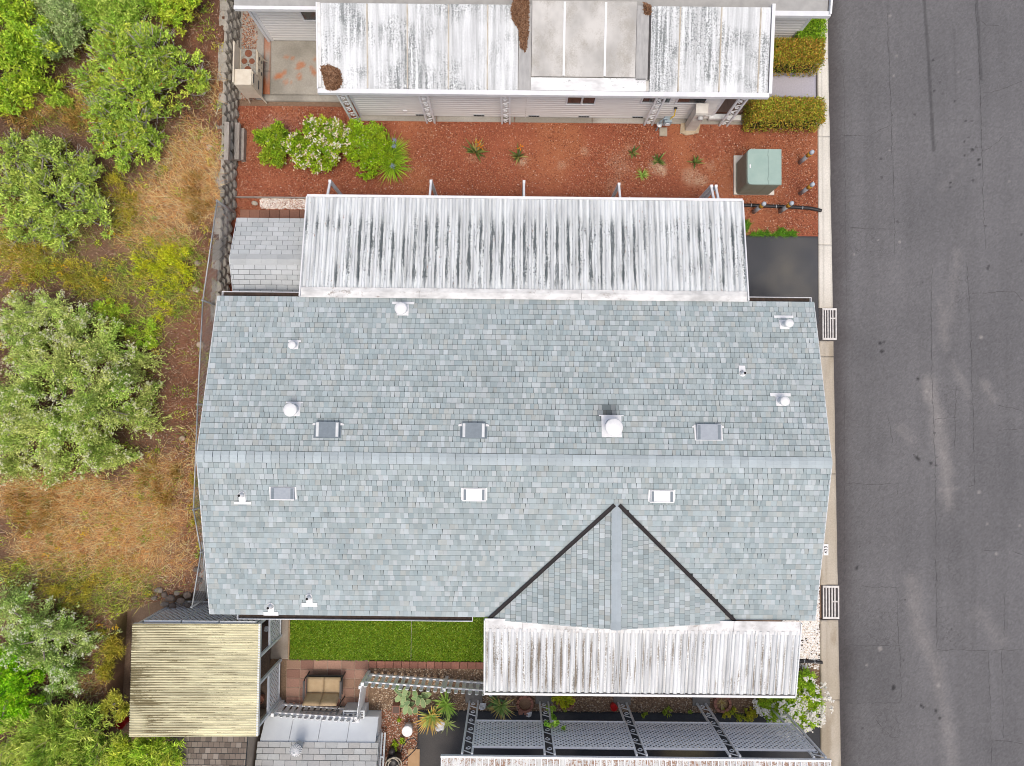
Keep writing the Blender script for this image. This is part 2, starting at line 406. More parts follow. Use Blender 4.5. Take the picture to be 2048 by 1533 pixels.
def crack(pts, wd=.012):
    m = MB(); q = []
    for (a, b), (c, d) in zip(pts[:-1], pts[1:]):
        A, B = P(a, b, 0), P(c, d, 0); n = max(2, int((B - A).length / .12))
        for i in range(n + (1 if (c, d) == pts[-1] else 0)): q.append(A.lerp(B, i / n))
    L_, R_ = [], []
    for i, p in enumerate(q):
        d = (q[min(i + 1, len(q) - 1)] - q[max(i - 1, 0)]).normalized(); nn = Vector((-d.y, d.x, 0))
        j = random.gauss(0, .014); k = wd * random.uniform(.25, 1.0) * .5
        L_.append(p + nn * (j + k)); R_.append(p + nn * (j - k))
    vv = [(v.x, v.y, -.016) for v in L_ + R_]; n = len(q)
    m.add(vv, [(i, i + n, i + n + 1, i + 1) for i in range(n - 1)])
    m.build('crack', m_crack, road)
for pts in ([(1775, 25), (1784, 250), (1790, 465), (1789, 515)], [(1950, 0), (1956, 60), (1961, 180), (1967, 400), (1972, 500)], [(1935, 525), (1941, 625), (1945, 766), (1947, 860), (1950, 970), (1936, 974)],
            [(1682, 270), (1740, 272), (1782, 250)], [(1700, 456), (1790, 459)], [(1945, 586), (1990, 585), (2030, 582), (2048, 602)], [(1864, 525), (1864, 760), (1872, 966), (1874, 1298)],
            [(1692, 967), (1740, 970), (1797, 968), (1797, 1000)], [(1777, 831), (1780, 850), (1786, 886)], [(1967, 1103), (2010, 1101), (2048, 1111)], [(1795, 1176), (1797, 1290)], [(1692, 1291), (1800, 1293), (1803, 1406), (1690, 1408)],
            [(1876, 1300), (1945, 1302), (2048, 1301)], [(1977, 1304), (1982, 1420), (1984, 1533)], [(2003, 1304), (2006, 1400), (2008, 1477)], [(1990, 1481), (2048, 1487)], [(1963, 187), (2000, 180), (2044, 163)], [(1963, 300), (1980, 297), (2010, 273)],
            [(1998, 811), (2048, 822)], [(1996, 861), (2048, 858)], [(2010, 1190), (2009, 1274)], [(1752, 1440), (1782, 1476), (1800, 1478)], [(1725, 1172), (1740, 1176), (1795, 1176)], [(1910, 900), (1912, 770)], [(1870, 838), (1912, 836)], [(1961, 40), (1975, 52), (1998, 50)]):
    crack(pts, .011)
for pts in ([(1688, 100), (1690, 300), (1693, 620)], [(1690, 780), (1689, 966), (1689, 1250), (1689, 1533)]): crack(pts, .008)

# concrete gutter: separate slabs with open joints
gut = thing('gutter', None, None, (9.7, 0, 0)); gut['kind'] = 'structure'
def c_gut(X, Y):
    t = (X - GUT0) / (road_x(Y) - GUT0)
    c = lerp((.58, .555, .49), (.74, .715, .65), fbm(X, Y, 1.6, 4))
    c = lerp(c, (.24, .215, .17), .55 * sstep(.12, .0, np.abs(t - .34 - .12 * (fbm(Y, Y * 0, .6, 3) - .5))) * fbm(X, Y * .4, 3, 8))
    c = lerp(c, (.22, .18, .12), .75 * sstep(.52, .72, fbm(X * 2.5, Y * .8, 1., 14)) * sstep(8., -2, Y + 4 * (fbm(X, Y, .3, 2) - .5)))
    c = lerp(c, (.36, .30, .22), .75 * sstep(4.2, 2.2, Y + 2. * (fbm(X, Y, .5, 2) - .5)) * (.55 + .6 * fbm(X * 2, Y * .7, 1., 6)))
    c = lerp(c, (.2, .18, .155), .5 * sstep(.8, 1., t) * fbm(X, Y, 4, 2))
    return c
joints = [P(1655, py, 0).y for py in (-60, 63, 273, 490, 617)] + [P(1660, py, 0).y for py in (682, 713, 948, 1170)] + [P(1660, py, 0).y for py in (1240, 1400, 1640)]
def gz(X, Y):
    t = np.clip((X - GUT0) / (road_x(Y) - GUT0), 0, 1); return .045 - .05 * sstep(.15, .55, t) + .0 * t
for y1, y0 in zip(joints[:-1], joints[1:]):
    if abs(y1 - y0) < .1: continue
    if abs(y1 - joints[4]) < .01 or abs(y1 - joints[8]) < .01: continue      # the drain grates sit here
    sheet('concrete_slab', np.linspace(0, 1, 13), lines([(y0 + .005, y1 - .005, .06)]), gz, c_gut, m_conc, gut, .12,
          warp=lambda U, Y: (GUT0 + U * (road_x(Y) - GUT0 + .03 * (fbm(Y, Y * 0 + 3, 1.5, 5) - .5) * (U > .98)), Y))
# drain grates
m_grate = M('pale_painted_iron', (.74, .73, .71), (.58, .56, .54), 9, .6)
for i, (x0, x1, y0, y1, lab) in enumerate(((1645, 1673, 617, 680, 'white slotted drain grate in the gutter beside the asphalt driveway by the carport'), (1646, 1678, 1172, 1238, 'white slotted drain grate in the gutter beside the white pebble patch'))):
    a, b = P(x0, y1, .02), P(x1, y0, .02)
    t = thing('drain_grate', lab, 'drain grate', ((a.x + b.x) / 2, (a.y + b.y) / 2, 0), 'gutter drain grates')
    fr = MB(); z0, z1 = -.03, .03
    fr.bx(a.x, b.x, a.y, a.y + .06, z0, z1); fr.bx(a.x, b.x, b.y - .06, b.y, z0, z1); fr.bx(a.x, a.x + .035, a.y + .06, b.y - .06, z0, z1); fr.bx(b.x - .035, b.x, a.y + .06, b.y - .06, z0, z1)
    fr.build('frame', m_grate, t)
    nb = 4; wdt = (b.x - a.x - .07) / 11.
    for k in range(nb):
        xx = a.x + .035 + wdt * (2.28 * k + 1.33); box_part('bar', m_grate, t, xx, xx + wdt * .95, a.y + .06, b.y - .06, -.02, .024)
    ymid = a.y + (b.y - a.y) * (.66 if i == 0 else .5); box_part('cross_bar', m_grate, t, a.x + .035 + wdt * 6, b.x - .035, ymid, ymid + .04, -.02, .02)
    box_part('sump', m_hole, t, a.x + .01, b.x - .01, a.y + .01, b.y - .01, -.30, -.045)

# red bark bed, driveways, concrete
def c_mulch(X, Y):
    c = lerp((.225, .068, .036), (.35, .115, .064), fbm(X, Y, 1.1, 3))
    c = lerp(c, (.40, .16, .075), .6 * sstep(.5, .75, fbm(X, Y, .45, 21)))
    for x, y, r, am in ((1315, 335, 18, .8), (1325, 345, 10, .8), (1385, 355, 22, .5), (1125, 330, 12, .5), (1170, 305, 9, .5), (1405, 362, 14, .6), (1240, 330, 26, .3), (1044, 325, 9, .8), (945, 318, 12, .3), (1230, 375, 20, .3), (1420, 330, 12, .4), (1390, 262, 1, 0), (550, 250, 22, .25), (1260, 300, 14, .3)):
        q = P(x, y, 0); d = np.hypot(X - q.x, (Y - q.y)) + .35 * (fbm(X, Y, 3.2, 17) - .5)
        c = lerp(c, (.50, .36, .25), am * sstep(r * 1.2 / 64, r * .3 / 64, d))
    q = P(560, 250, 0); c = lerp(c, (.40, .30, .30), .5 * sstep(.55, .1, np.hypot((X - q.x) * .6, Y - q.y)) * fbm(X, Y, 5, 2))
    return c
def Yg(px, py): return P(px, py, 0).y
mulch = tag(sheet('bark_bed', lines([(-8.95, GUT0 - .01, .07)]), lines([(3.0, 9.4, .07)]), lambda X, Y: .02 * (fbm(X, Y, 1.5, 4) - .5), c_mulch, m_mulch), kind='structure')
def c_drive(X, Y):
    c = lerp((.050, .053, .060), (.088, .092, .10), fbm(X, Y, .8, 6))
    c = lerp(c, (.15, .145, .13), .5 * sstep(.5, .75, fbm(X * 1., Y * .7, .9, 23)))
    for x, y, r, am in ((1580, 500, 60, .15), (1600, 560, 50, .25), (1555, 560, 34, .15)):
        q = P(x, y, 0); c = lerp(c, (.20, .185, .15), am * sstep(r / 64., r * .1 / 64, np.hypot(X - q.x, (Y - q.y) * .7) + .9 * (fbm(X, Y, 1.7, 9) - .5)))
    return np.concatenate([c, np.zeros(c.shape[:-1] + (1,))], -1)
yd = Yg(1560, 473)
drive = tag(sheet('driveway', lines([(-5.0, GUT0 - .012, .08)]), lines([(2.7, yd, .08)]), .016, c_drive, m_asph, skirt=.05,
            warp=lambda X, Y: (X, Y + np.where(Y > yd - .01, .09 * (fbm(X, X * 0, .9, 3) - .5), 0))), kind='structure')
ysd = Yg(1300, 1425)
def c_drive2(X, Y):
    c = lerp((.030, .032, .038), (.058, .06, .064), fbm(X, Y, .9, 16))
    c = lerp(c, (.13, .12, .11), .6 * sstep(.55, .8, fbm(X, Y, .55, 33)))
    q = P(1370, 1500, 0); c = lerp(c, (.30, .24, .12), .8 * sstep(.55, .1, np.hypot((X - q.x) * .45, Y - q.y) + .25 * (fbm(X, Y, 3, 5) - .5)))
    return np.concatenate([c, np.zeros(c.shape[:-1] + (1,))], -1)
xs2 = P(835, 1480, 0).x
drive2 = tag(sheet('driveway_south', lines([(xs2, GUT0 - .012, .08)]), lines([(-16, -11.2, .4), (-11.2, ysd, .08)]), .012, c_drive2, m_asph, skirt=.05,
            warp=lambda X, Y: (X, Y + np.where((Y > ysd - .01) & (X < .4), .45 * sstep(.5, -.4, X) * 0, 0))), kind='structure')
def c_conc(X, Y):
    c = lerp((.30, .275, .235), (.46, .44, .40), fbm(X, Y, 1.0, 7))
    c = lerp(c, (.20, .19, .165), .5 * sstep(.5, .75, fbm(X, Y, .8, 41)))
    return c
def c_patio(X, Y):
    c = lerp((.30, .28, .235), (.50, .47, .42), fbm(X, Y, 1.0, 7))
    c = lerp(c, (.20, .19, .16), .6 * sstep(.48, .7, fbm(X, Y, .9, 41)))
    spots = ((575, 115, 8), (578, 120, 6), (597, 133, 9), (605, 130, 7), (592, 137, 6), (560, 150, 10), (555, 155, 10), (570, 145, 7), (626, 140, 9), (630, 148, 8), (600, 160, 8), (598, 150, 5), (575, 166, 9), (585, 165, 5), (585, 118, 8), (632, 118, 9))
    for x, y, r in spots:
        q = P(x, y, 0); d = np.hypot(X - q.x, Y - q.y) + .16 * (fbm(X, Y, 6, 9) - .5); c = lerp(c, (.44, .17, .075), .75 * sstep(r * 1.0 / 64, r * .2 / 64, d + .12 * (fbm(X, Y, 14, 5) - .4)))
    return c
m_patio = m_conc
pad = thing('concrete_patio', None, None, (-6, 10, 0)); pad['kind'] = 'structure'
x_a, x_b, x_c = P(527, 150, 0).x, P(541, 150, 0).x, -4.7
y_a, y_b = Yg(600, 203), Yg(600, 190)
sheet('concrete_slab', lines([(x_b + .006, x_c, .06)]), lines([(y_b, 11.6, .06)]), .03, c_patio, m_conc, pad, .08)
sheet('concrete_slab', lines([(x_a + .01, -4.9, .06)]), lines([(y_a, y_b - .012, .06)]), .03, c_patio, m_conc, pad, .08)
sheet('concrete_slab', lines([(x_a - .85, x_a - .004, .06)]), lines([(y_a + .05, 14, .06)]), .026, c_conc, m_conc, pad, .08)
for i, (ya, yb) in enumerate(((y_b, 10.5), (10.51, 11.6))):
    sheet('border_strip', lines([(x_a + .01, x_b - .006, .05)]), lines([(ya, yb, .05)]), .029, lambda X, Y: lerp(c_conc(X, Y), (.42, .14, .055), sstep(.42, .62, fbm(X * 2, Y * .6, 1, 8))), m_conc, pad, .06)
walk = thing('concrete_walk', None, None, (2, 9, 0)); walk['kind'] = 'structure'
wy0, wy1 = Yg(1100, 246), 9.3
xw = np.linspace(-4.9, 7.3, 6)
for a, b in zip(xw[:-1], xw[1:]):
    sheet('concrete_slab', lines([(a + .006, b - .006, .07)]), lines([(wy0, wy1, .07)]), .03, lambda X, Y: lerp(c_conc(X, Y), (.16, .14, .10), .5 * sstep(.45, .7, fbm(X, Y * 3, .7, 5))), m_conc, walk, .08)
sheet('concrete_slab', lines([(7.306, GUT0 - .01, .07)]), lines([(wy0 - .02, wy0 + .42, .07)]), .03, c_conc, m_conc, walk, .08)
slab = tag(sheet('porch_slab', lines([(P(1478, 200, 0).x, P(1630, 160, 0).x, .1)]), lines([(wy0 + .9, Yg(1590, 118), .1)]), .05, lambda X, Y: lerp((.40, .385, .44), (.44, .43, .48), fbm(X, Y, 1.4, 2)), m_conc, skirt=.08), kind='structure')
# concrete in front of the front walk, beds by the neighbour's hedges are soil

# ------------------------------------------------------------------ hillside west of the retaining wall
WALL = [(-8.86, 15.0), (-8.86, 6.0), (-8.92, 0.0), (-9.02, -5.45), (-10.2, -5.75), (-11.75, -6.3), (-11.95, -14.0)]
def wall_x(Y):
    return np.interp(-np.asarray(Y, float), [-q[1] for q in WALL], [q[0] for q in WALL])
WALL_H = .86
def hill_z(X, Y):
    d = np.maximum(0, wall_x(Y) - X)
    return WALL_H - .05 + .9 * sstep(.2, 9, d) + .35 * (fbm(X, Y, .35, 61) - .5) * sstep(.2, 1.2, d) + .10 * (fbm(X, Y, 1.8, 62) - .5)
def hz(x, y): return float(hill_z(np.array(x), np.array(y)))
def HP(px, py): return PZ(px, py, hz)
def dry_mask(X, Y):
    f = np.zeros(X.shape)
    for x, y, rx, ry, am in ((390, 330, 90, 120, 1.), (330, 400, 110, 60, 1.), (300, 460, 80, 60, .7), (420, 180, 30, 70, .4), (100, 1000, 140, 60, 1.), (250, 1050, 140, 80, 1.), (310, 960, 60, 60, .9), (150, 1080, 120, 60, .9), (240, 1130, 110, 50, .8), (40, 500, 60, 60, .6), (60, 440, 80, 60, .4), (160, 200, 60, 30, .4), (40, 210, 80, 30, .5), (380, 960, 30, 120, .6), (160, 1380, 40, 30, .4), (330, 1120, 50, 50, .5)):
        q = P(x, y, 1.3); f = np.maximum(f, am * sstep(1.15, .35, np.hypot((X - q.x) / (rx / 66), (Y - q.y) / (ry / 66)) + .7 * (fbm(X, Y, 1.1, 71) - .5)))
    return f
def green_mask(X, Y):
    f = np.zeros(X.shape)
    for x, y, rx, ry, am in ((335, 540, 70, 95, 1.), (300, 500, 60, 60, .8), (80, 480, 120, 80, .7), (210, 560, 90, 50, .8), (250, 640, 80, 50, .8), (200, 1180, 120, 60, .7), (240, 1290, 50, 90, .8), (90, 1140, 110, 40, .4), (215, 1330, 40, 40, .6), (395, 1000, 14, 80, .7), (400, 800, 14, 20, .8), (150, 230, 80, 40, .3), (230, 430, 60, 60, .5)):
        q = P(x, y, 1.3); f = np.maximum(f, am * sstep(1.15, .35, np.hypot((X - q.x) / (rx / 66), (Y - q.y) / (ry / 66)) + .7 * (fbm(X, Y, 1.3, 77) - .5)))
    return f
def c_hill(X, Y):
    c = lerp((.10, .057, .036), (.20, .118, .076), fbm(X, Y, 1.0, 51))
    red = sstep(1.7, .5, (wall_x(Y) - X) + .8 * (fbm(X, Y, .7, 5) - .5)) * sstep(-5.5, -3.5, Y)
    c = lerp(c, (.25, .105, .058), .7 * red)
    c = lerp(c, (.56, .345, .155), .85 * dry_mask(X, Y) * (.4 + .9 * fbm(X, Y, 2.5, 3)))
    c = lerp(c, (.17, .16, .05), .6 * green_mask(X, Y))
    c = lerp(c, (.085, .048, .032), .7 * sstep(.52, .7, fbm(X, Y, .55, 91)) * (1 - dry_mask(X, Y)))
    return c
dd_ = np.concatenate([np.arange(0, 8.5, .06), np.array([9, 10, 12, 16, 24, 40])])
hill = tag(sheet('hillside', dd_, lines([(-40, -13, 3), (-13, 14.5, .06), (14.5, 45, 3)]), hill_z, c_hill, m_soil, skirt=1.2, warp=lambda D, Y: (wall_x(Y) - D, Y)), kind='structure')

# ------------------------------------------------------------------ shingles
class Shingles:
    """tabs laid on a slope; to3(a,b) gives a point on the deck, nrm its normal"""
    def __init__(s): s.t = []
    def tab(s, q, nrm, tone, lo=.004, hi=.016):
        """q: four deck points, first two the butt (lower) edge, last two the upper edge"""
        s.t.append(([Vector(p) for p in q], Vector(nrm), tone, lo, hi))
    @staticmethod
    def geo(t):
        q, n, c, lo, hi = t
        top = [q[0] + n * hi, q[1] + n * hi, q[2] + n * lo, q[3] + n * lo]
        bot = [p - n * .004 for p in q]
        return top + bot, [(0, 1, 2, 3), (0, 4, 5, 1), (1, 5, 6, 2), (3, 2, 6, 7), (0, 3, 7, 4)]
    def build(s, parent, mat, nmax=300, name='shingle', rest='shingle_field', soot=()):
        for i, t in enumerate(s.t):          # single tabs get darker towards the given spots
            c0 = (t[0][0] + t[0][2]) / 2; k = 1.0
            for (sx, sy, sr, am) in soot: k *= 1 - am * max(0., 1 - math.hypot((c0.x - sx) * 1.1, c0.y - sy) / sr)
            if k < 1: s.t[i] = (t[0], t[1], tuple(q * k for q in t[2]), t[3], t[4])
        area = [((t[0][1] - t[0][0]).length * (t[0][3] - t[0][0]).length) for t in s.t]
        order = sorted(range(len(s.t)), key=lambda i: -area[i])
        single = set(order[:nmax])
        m = MB()
        for i, t in enumerate(s.t):
            v, f = s.geo(t)
            fix = f if (t[0][1] - t[0][0]).cross(t[0][3] - t[0][0]).z > 0 else [tuple(reversed(k)) for k in f]
            if i in single:
                k = MB(); k.add(v, fix, t[2]); c0 = sum((Vector(p) for p in v[:4]), Vector()) / 4
                link(name, k.mesh(name, mat, c0), parent, c0)
            else: m.add(v, fix, t[2])
        if m.v: tag(m.build(rest, mat, parent), kind='stuff')
SH_L, SH_M, SH_D, SH_W = (.445, .498, .515), (.372, .436, .449), (.326, .39, .402), (.395, .437, .432)
def tone():
    r = random.random(); b = SH_L if r < .20 else SH_M if r < .66 else SH_D if r < .90 else SH_W
    k = random.uniform(.90, 1.08); g = random.uniform(-.008, .008)
    return (b[0] * k + g, b[1] * k, b[2] * k - g)
def row_of(a, b, wmin=.09, wmax=.148):
    x = a - random.uniform(0, .1); out = []
    while x < b:
        w_ = random.uniform(wmin, wmax) if random.random() < .95 else random.uniform(.16, .24)
        out.append((max(a, x), min(b, x + w_))); x += w_
    return [(p, q) for p, q in out if q - p > .015]

# ------------------------------------------------------------------ main house
HX0, HX1, HYN, HYS, HYR, ZE, ZR = -8.04, 8.18, 2.95, -5.60, -1.325, 2.75, 3.80
SLOPE = (ZR - ZE) / (HYN - HYR)
def roof_z(x, y): return ZR - abs(y - HYR) * SLOPE
DX, DY0, DY1, DZ, DW = 2.74, -2.46, -5.67, 3.52, 3.29     # dormer ridge x, start y, front y, ridge z, half width
house = thing('main_house', 'long low house with pale grey-green shingle gable roof in the middle', 'house', (0, -1.3, 0))
wl_ = MB(); wl_.bx(HX0 + .3, HX1 - .3, HYS + .32, HYN - .32, 0, ZE - .1)
for sx in (HX0 + .3, HX1 - .3 - .02):
    wl_.add([(sx, HYS + .32, ZE - .1), (sx, HYN - .32, ZE - .1), (sx, HYR, ZR - .13), (sx + .02, HYS + .32, ZE - .1), (sx + .02, HYN - .32, ZE - .1), (sx + .02, HYR, ZR - .13)], [(0, 1, 2), (5, 4, 3), (0, 2, 5, 3), (1, 4, 5, 2)])
wl_.build('wall', m_siding, house)
for k in range(16):          # lap siding of the two long walls
    z = .25 + k * .15
    for yy, s in ((HYN - .32, 1), (HYS + .32, -1)):
        m = MB(); m.add([(HX0 + .29, yy, z), (HX1 - .29, yy, z), (HX1 - .29, yy + s * .018, z), (HX0 + .29, yy + s * .018, z), (HX0 + .29, yy, z + .148), (HX1 - .29, yy, z + .148), (HX1 - .29, yy + s * .006, z + .148), (HX0 + .29, yy + s * .006, z + .148)],
                        [(0, 1, 2, 3), (3, 2, 6, 7), (7, 6, 5, 4), (0, 3, 7, 4), (1, 5, 6, 2)]); m.build('siding_board', m_siding, house)
rf = MB()
for ye in (HYN, HYS): rf.slab([(HX0, ye, ZE), (HX1, ye, ZE), (HX1, HYR, ZR), (HX0, HYR, ZR)], .12)
roof = rf.build('roof', m_under, house)
for xx in (HX0 - .02, HX1):
    for ye in (HYN, HYS):
        m = MB(); a = Vector((xx, ye, ZE + .012)); b = Vector((xx, HYR, ZR + .012)); m.slab([a, a + Vector((.02, 0, 0)), b + Vector((.02, 0, 0)), b], .15); m.build('rake_trim', m_fascia, roof)
for ye, s in ((HYN, 1), (HYS, -1)):
    m = MB(); m.bx(HX0, HX1, ye, ye + s * .018, ZE - .13, ZE + .004); m.build('fascia', m_fascia, roof)
S = Shingles()
nrmN = Vector((0, SLOPE, 1)).normalized(); nrmS = Vector((0, -SLOPE, 1)).normalized()
EXP = .1425
run = HYN - HYR; cs = math.sqrt(1 + SLOPE ** 2); nrow = int(run * cs / EXP); ex = run / nrow
VALX = lambda y, s: DX + s * DW * (y - DY0) / (DY1 - DY0)      # valley line
def sk(): return random.uniform(-.012, .012)
for side, s, nn in (('N', 1, nrmN), ('S', -1, nrmS)):
    ye = HYN if s == 1 else HYS
    for r in range(nrow):
        y0 = ye - s * (r * ex) + s * (.012 if r == 0 else 0); y1 = ye - s * ((r + 1) * ex - .011)
        if side == 'S' and min(y0, y1) < DY0 - .05:
            hole = [(HX0 - .01, None, -1), (None, HX1 + .01, 1)]
            spans = []
            for sd_ in (-1, 1):
                xa, xb = VALX(min(y0, DY0) if False else y0, sd_), VALX(y1, sd_)
                xa = DX if y0 > DY0 else xa; xb = DX if y1 > DY0 else xb
                spans.append((xa + sd_ * .035, xb + sd_ * .035))
            (la, lb), (ra, rb) = spans
            for a, b in row_of(HX0 - .01, max(la, lb)):
                k0, k1 = (sk(), sk()) if b < min(la, lb) - .2 else (0, 0)
                q = [(a, y0), (min(b, la), y0), (min(b + k1, lb), y1), (min(a + k0, lb), y1)]
                if q[1][0] - q[0][0] < .01 and q[2][0] - q[3][0] < .01: continue
                if q[1][0] < q[0][0]: q[1] = q[0] = (la, y0)
                w3 = [Vector((x, y, roof_z(x, y))) for x, y in q]; S.tab(w3, nn, tone())
            for a, b in row_of(min(ra, rb), HX1 + .01):
                k0, k1 = (sk(), sk()) if a > max(ra, rb) + .2 else (0, 0)
                q = [(max(a, ra), y0), (b, y0), (max(b + k1, rb) if b < HX1 else b, y1), (max(a + k0, rb), y1)]
                if q[1][0] - q[0][0] < .01: continue
                w3 = [Vector((x, y, roof_z(x, y))) for x, y in q]; S.tab(w3, nn, tone())
        else:
            tabs = row_of(HX0 - .01, HX1 + .01)
            for a, b in tabs:
                k0 = 0 if a <= HX0 else sk(); k1 = 0 if b >= HX1 else sk()
                w3 = [Vector((x, y, roof_z(x, y))) for x, y in ((a + .0025, y0), (b - .0025, y0), (b - .0025 + k1 * .7, y1), (a + .0025 + k0 * .7, y1))]
                S.tab(w3, nn, tone(), .004, .016 + random.uniform(0, .003))
# dormer (cross gable): courses run along its own ridge
dsl = (DZ - ZE) / DW
def dz(x): return DZ - abs(x - DX) * dsl
dorm = MB()
for s in (-1, 1):
    dorm.slab([(DX, DY0, DZ), (DX, DY1, DZ), (DX + s * DW, DY1, ZE)], .02)
gw = MB(); gw.add([(DX - DW, DY1 + .05, ZE - .1), (DX + DW, DY1 + .05, ZE - .1), (DX, DY1 + .05, DZ - .025), (DX - DW, DY1 + .12, ZE - .1), (DX + DW, DY1 + .12, ZE - .1), (DX, DY1 + .12, DZ - .025)], [(0, 1, 2), (5, 4, 3), (0, 3, 4, 1), (1, 4, 5, 2), (2, 5, 3, 0)]); gw.build('gable_wall', m_siding, house)
dormer = dorm.build('dormer_roof', m_under, house)
nd = int(DW * math.sqrt(1 + dsl ** 2) / EXP); exd = DW / nd
for s in (-1, 1):
    nn = Vector((s * dsl, 0, 1)).normalized()
    for r in range(nd):
        u0 = DW - r * exd; u1 = DW - (r + 1) * exd + .011
        v0 = DY0 + (DY1 - DY0) * u0 / DW - .05; v1 = DY0 + (DY1 - DY0) * u1 / DW - .05
        for a, b in row_of(DY1 - .02, v1):
            y_up0, y_up1 = min(a, v1), min(b, v1); y_lo0, y_lo1 = min(a, v0), min(b, v0)
            if y_up1 - y_up0 < .01: continue
            g = .005 if y_up1 - y_up0 > .03 else 0
            q = [(u0, min(y_lo0 + g, y_lo1)), (u0, y_lo1), (u1, y_up1), (u1, y_up0 + g)]
            S.tab([Vector((DX + s * u, y, dz(DX + u))) for u, y in q], nn, tuple(c * k_ for c, k_ in zip(tone(), [random.uniform(.9, 1.08)] * 3)))
SOOT = [(*PZ(px, py, roof_z, 3.2).xy, r_, a_) for px, py, r_, a_ in ((1213, 826, .36, .75), (1225, 820, .28, .5), (1207, 838, .25, .6), (586, 806, .2, .35), (800, 607, .2, .3), (1080, 920, .5, .12), (690, 1080, .5, .12), (655, 1030, .12, .5), (700, 1130, .9, .10), (1000, 760, .9, .10))]  # spots, most of them beside vents, where roof tabs are darkened
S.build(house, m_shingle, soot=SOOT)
# valley metal
for s in (-1, 1):
    a = Vector((DX + s * .06, DY0 - .02, DZ + .03)); b = Vector((DX + s * DW, DY1 + .02, ZE + .045))
    v = MB(); v.bar(a, b, .10, .012); vo = v.build('valley_flashing', m_valley, house)
    d = (b - a).normalized(); sx = d.cross(Vector((0, 0, 1))).normalized()
    for k in (-1, 1):
        e = MB(); e.bar(a + sx * k * .038 + Vector((0, 0, .01)), b + sx * k * .038 + Vector((0, 0, .01)), .016, .02); e.build('rib', m_valley, vo)
# ridge caps
n = 76; st = (HX1 - HX0 + .04) / n
for i in range(n):
    x0 = HX0 - .02 + i * st; x1 = x0 + st - .010; t_ = random.uniform(.9, 1.12)
    cc = tuple(q * t_ for q in (.41, .475, .50)); z0, z1 = .022 + .012, .022
    m = MB(); wv = .145 + random.uniform(-.006, .006)
    def pr(x, dz_): return [(x, HYR - wv, ZR - wv * SLOPE + dz_), (x, HYR - .05, ZR - .05 * SLOPE + dz_ + .004), (x, HYR + .05, ZR - .05 * SLOPE + dz_ + .004), (x, HYR + wv, ZR - wv * SLOPE + dz_)]
    hi, lo = (z1, z0)
    A, B = pr(x0, .018), pr(x1, .036); A2 = [(p[0], p[1], p[2] - .02) for p in A]; B2 = [(p[0], p[1], p[2] - .03) for p in B]
    m.add(A + B + A2 + B2, [(0, 4, 5, 1), (1, 5, 6, 2), (2, 6, 7, 3), (4, 12, 13, 5), (5, 13, 14, 6), (6, 14, 15, 7), (0, 8, 12, 4), (3, 7, 15, 11)], cc)
    link('ridge_cap', m.mesh('ridge_cap', m_shingle, (x0, HYR, ZR)), house, (x0, HYR, ZR))
n = 15; st = (DY0 + .05 - DY1) / n
for i in range(n):
    y0 = DY0 + .05 - i * st; y1 = y0 - st - .02; t_ = random.uniform(.94, 1.06); cc = tuple(q * t_ for q in (.38, .44, .475)); wv = .125
    def pr(y, dz_): return [(DX - wv, y, DZ - wv * dsl + dz_), (DX, y, DZ + dz_), (DX + wv, y, DZ - wv * dsl + dz_)]
    A, B = pr(y0, .02), pr(y1, .034); B2 = [(p[0], p[1], p[2] - .02) for p in B]
    m = MB(); m.add(A + B + B2, [(1, 0, 3, 4), (2, 1, 4, 5), (3, 6, 7, 4), (4, 7, 8, 5)], cc)
    link('ridge_cap', m.mesh('ridge_cap', m_shingle, (DX, y0, DZ)), house, (DX, y0, DZ))
# gutters: open troughs
def trough(x0, x1, y, s, name='gutter'):
    m = MB(); y1 = y + s * .12
    m.bx(x0, x1, min(y, y1), max(y, y1), ZE - .14, ZE - .128); m.bx(x0, x1, y1 - .006, y1 + .006, ZE - .13, ZE - .01)
    for xx in (x0, x1): m.bx(xx - .006, xx + .006, min(y, y1), max(y, y1), ZE - .13, ZE - .015)
    g = m.build(name, m_white, house)
    k = MB(); k.bx(x0 + .02, x1 - .02, min(y, y1) + .008, max(y, y1) - .01, ZE - .124, ZE - .10); k.build('debris', M('gutter_debris', (.03, .022, .018), (.06, .04, .03), 9, .9), g)
trough(HX0 + .1, -5.83, HYN + .02, 1); trough(6.42, HX1 - .05, HYN + .02, 1); trough(P(530, 1230, ZE).x - .75, P(945, 1236, ZE).x, HYS - .02, -1)

# vents on the roof
def RP(px, py): return PZ(px, py, lambda x, y: roof_z(x, y), 3.2)
def frame_at(p):
    s = 1 if p.y > HYR else -1
    n = nrmN if s == 1 else nrmS
    down = Vector((0, s, -SLOPE)).normalized()
    return s, n, down, Vector((1, 0, 0))
def plate(m, c, ex_, dn, n, w_, l, off=.024, th=.006):
    a = ex_ * (w_ / 2); d = dn * (l / 2); c = c + n * off
    m.slab([c - a - d, c + a - d, c + a + d, c - a + d], th)
def cap_vent(px, py, r, h, plate_w, plate_l, tw=None, tdir=1):
    p = RP(px, py); s, n, dn, ex_ = frame_at(p)
    t = MB(); plate(t, p, ex_, dn, n, plate_w, plate_l)
    t.lathe(p + dn * 0 + n * .02, [(plate_w * .5, 0), (plate_w * .5, .008)], 20, n)
    fl = t.build('flashing', m_bright, house)
    if tw:
        b = MB(); plate(b, p + dn * (tw[1]), ex_, dn, n, tw[0], tw[2], .034); b.build('flashing_strip', m_bright, fl)
    k = MB(); k.lathe(p, [(r * .92, -.02), (r * .66, .05), (r * .6, h - .07), (r * .62, h - .05)], 18); k.build('pipe', m_bright, fl, True)
    c = MB(); c.lathe(p + Vector((0, 0, h - .06)), [(r * .96, -.008), (r, 0), (r, .035), (r * .9, .055), (r * .35, .075), (.0005, .08)], 24); c.build('cap', m_bright, fl, True)
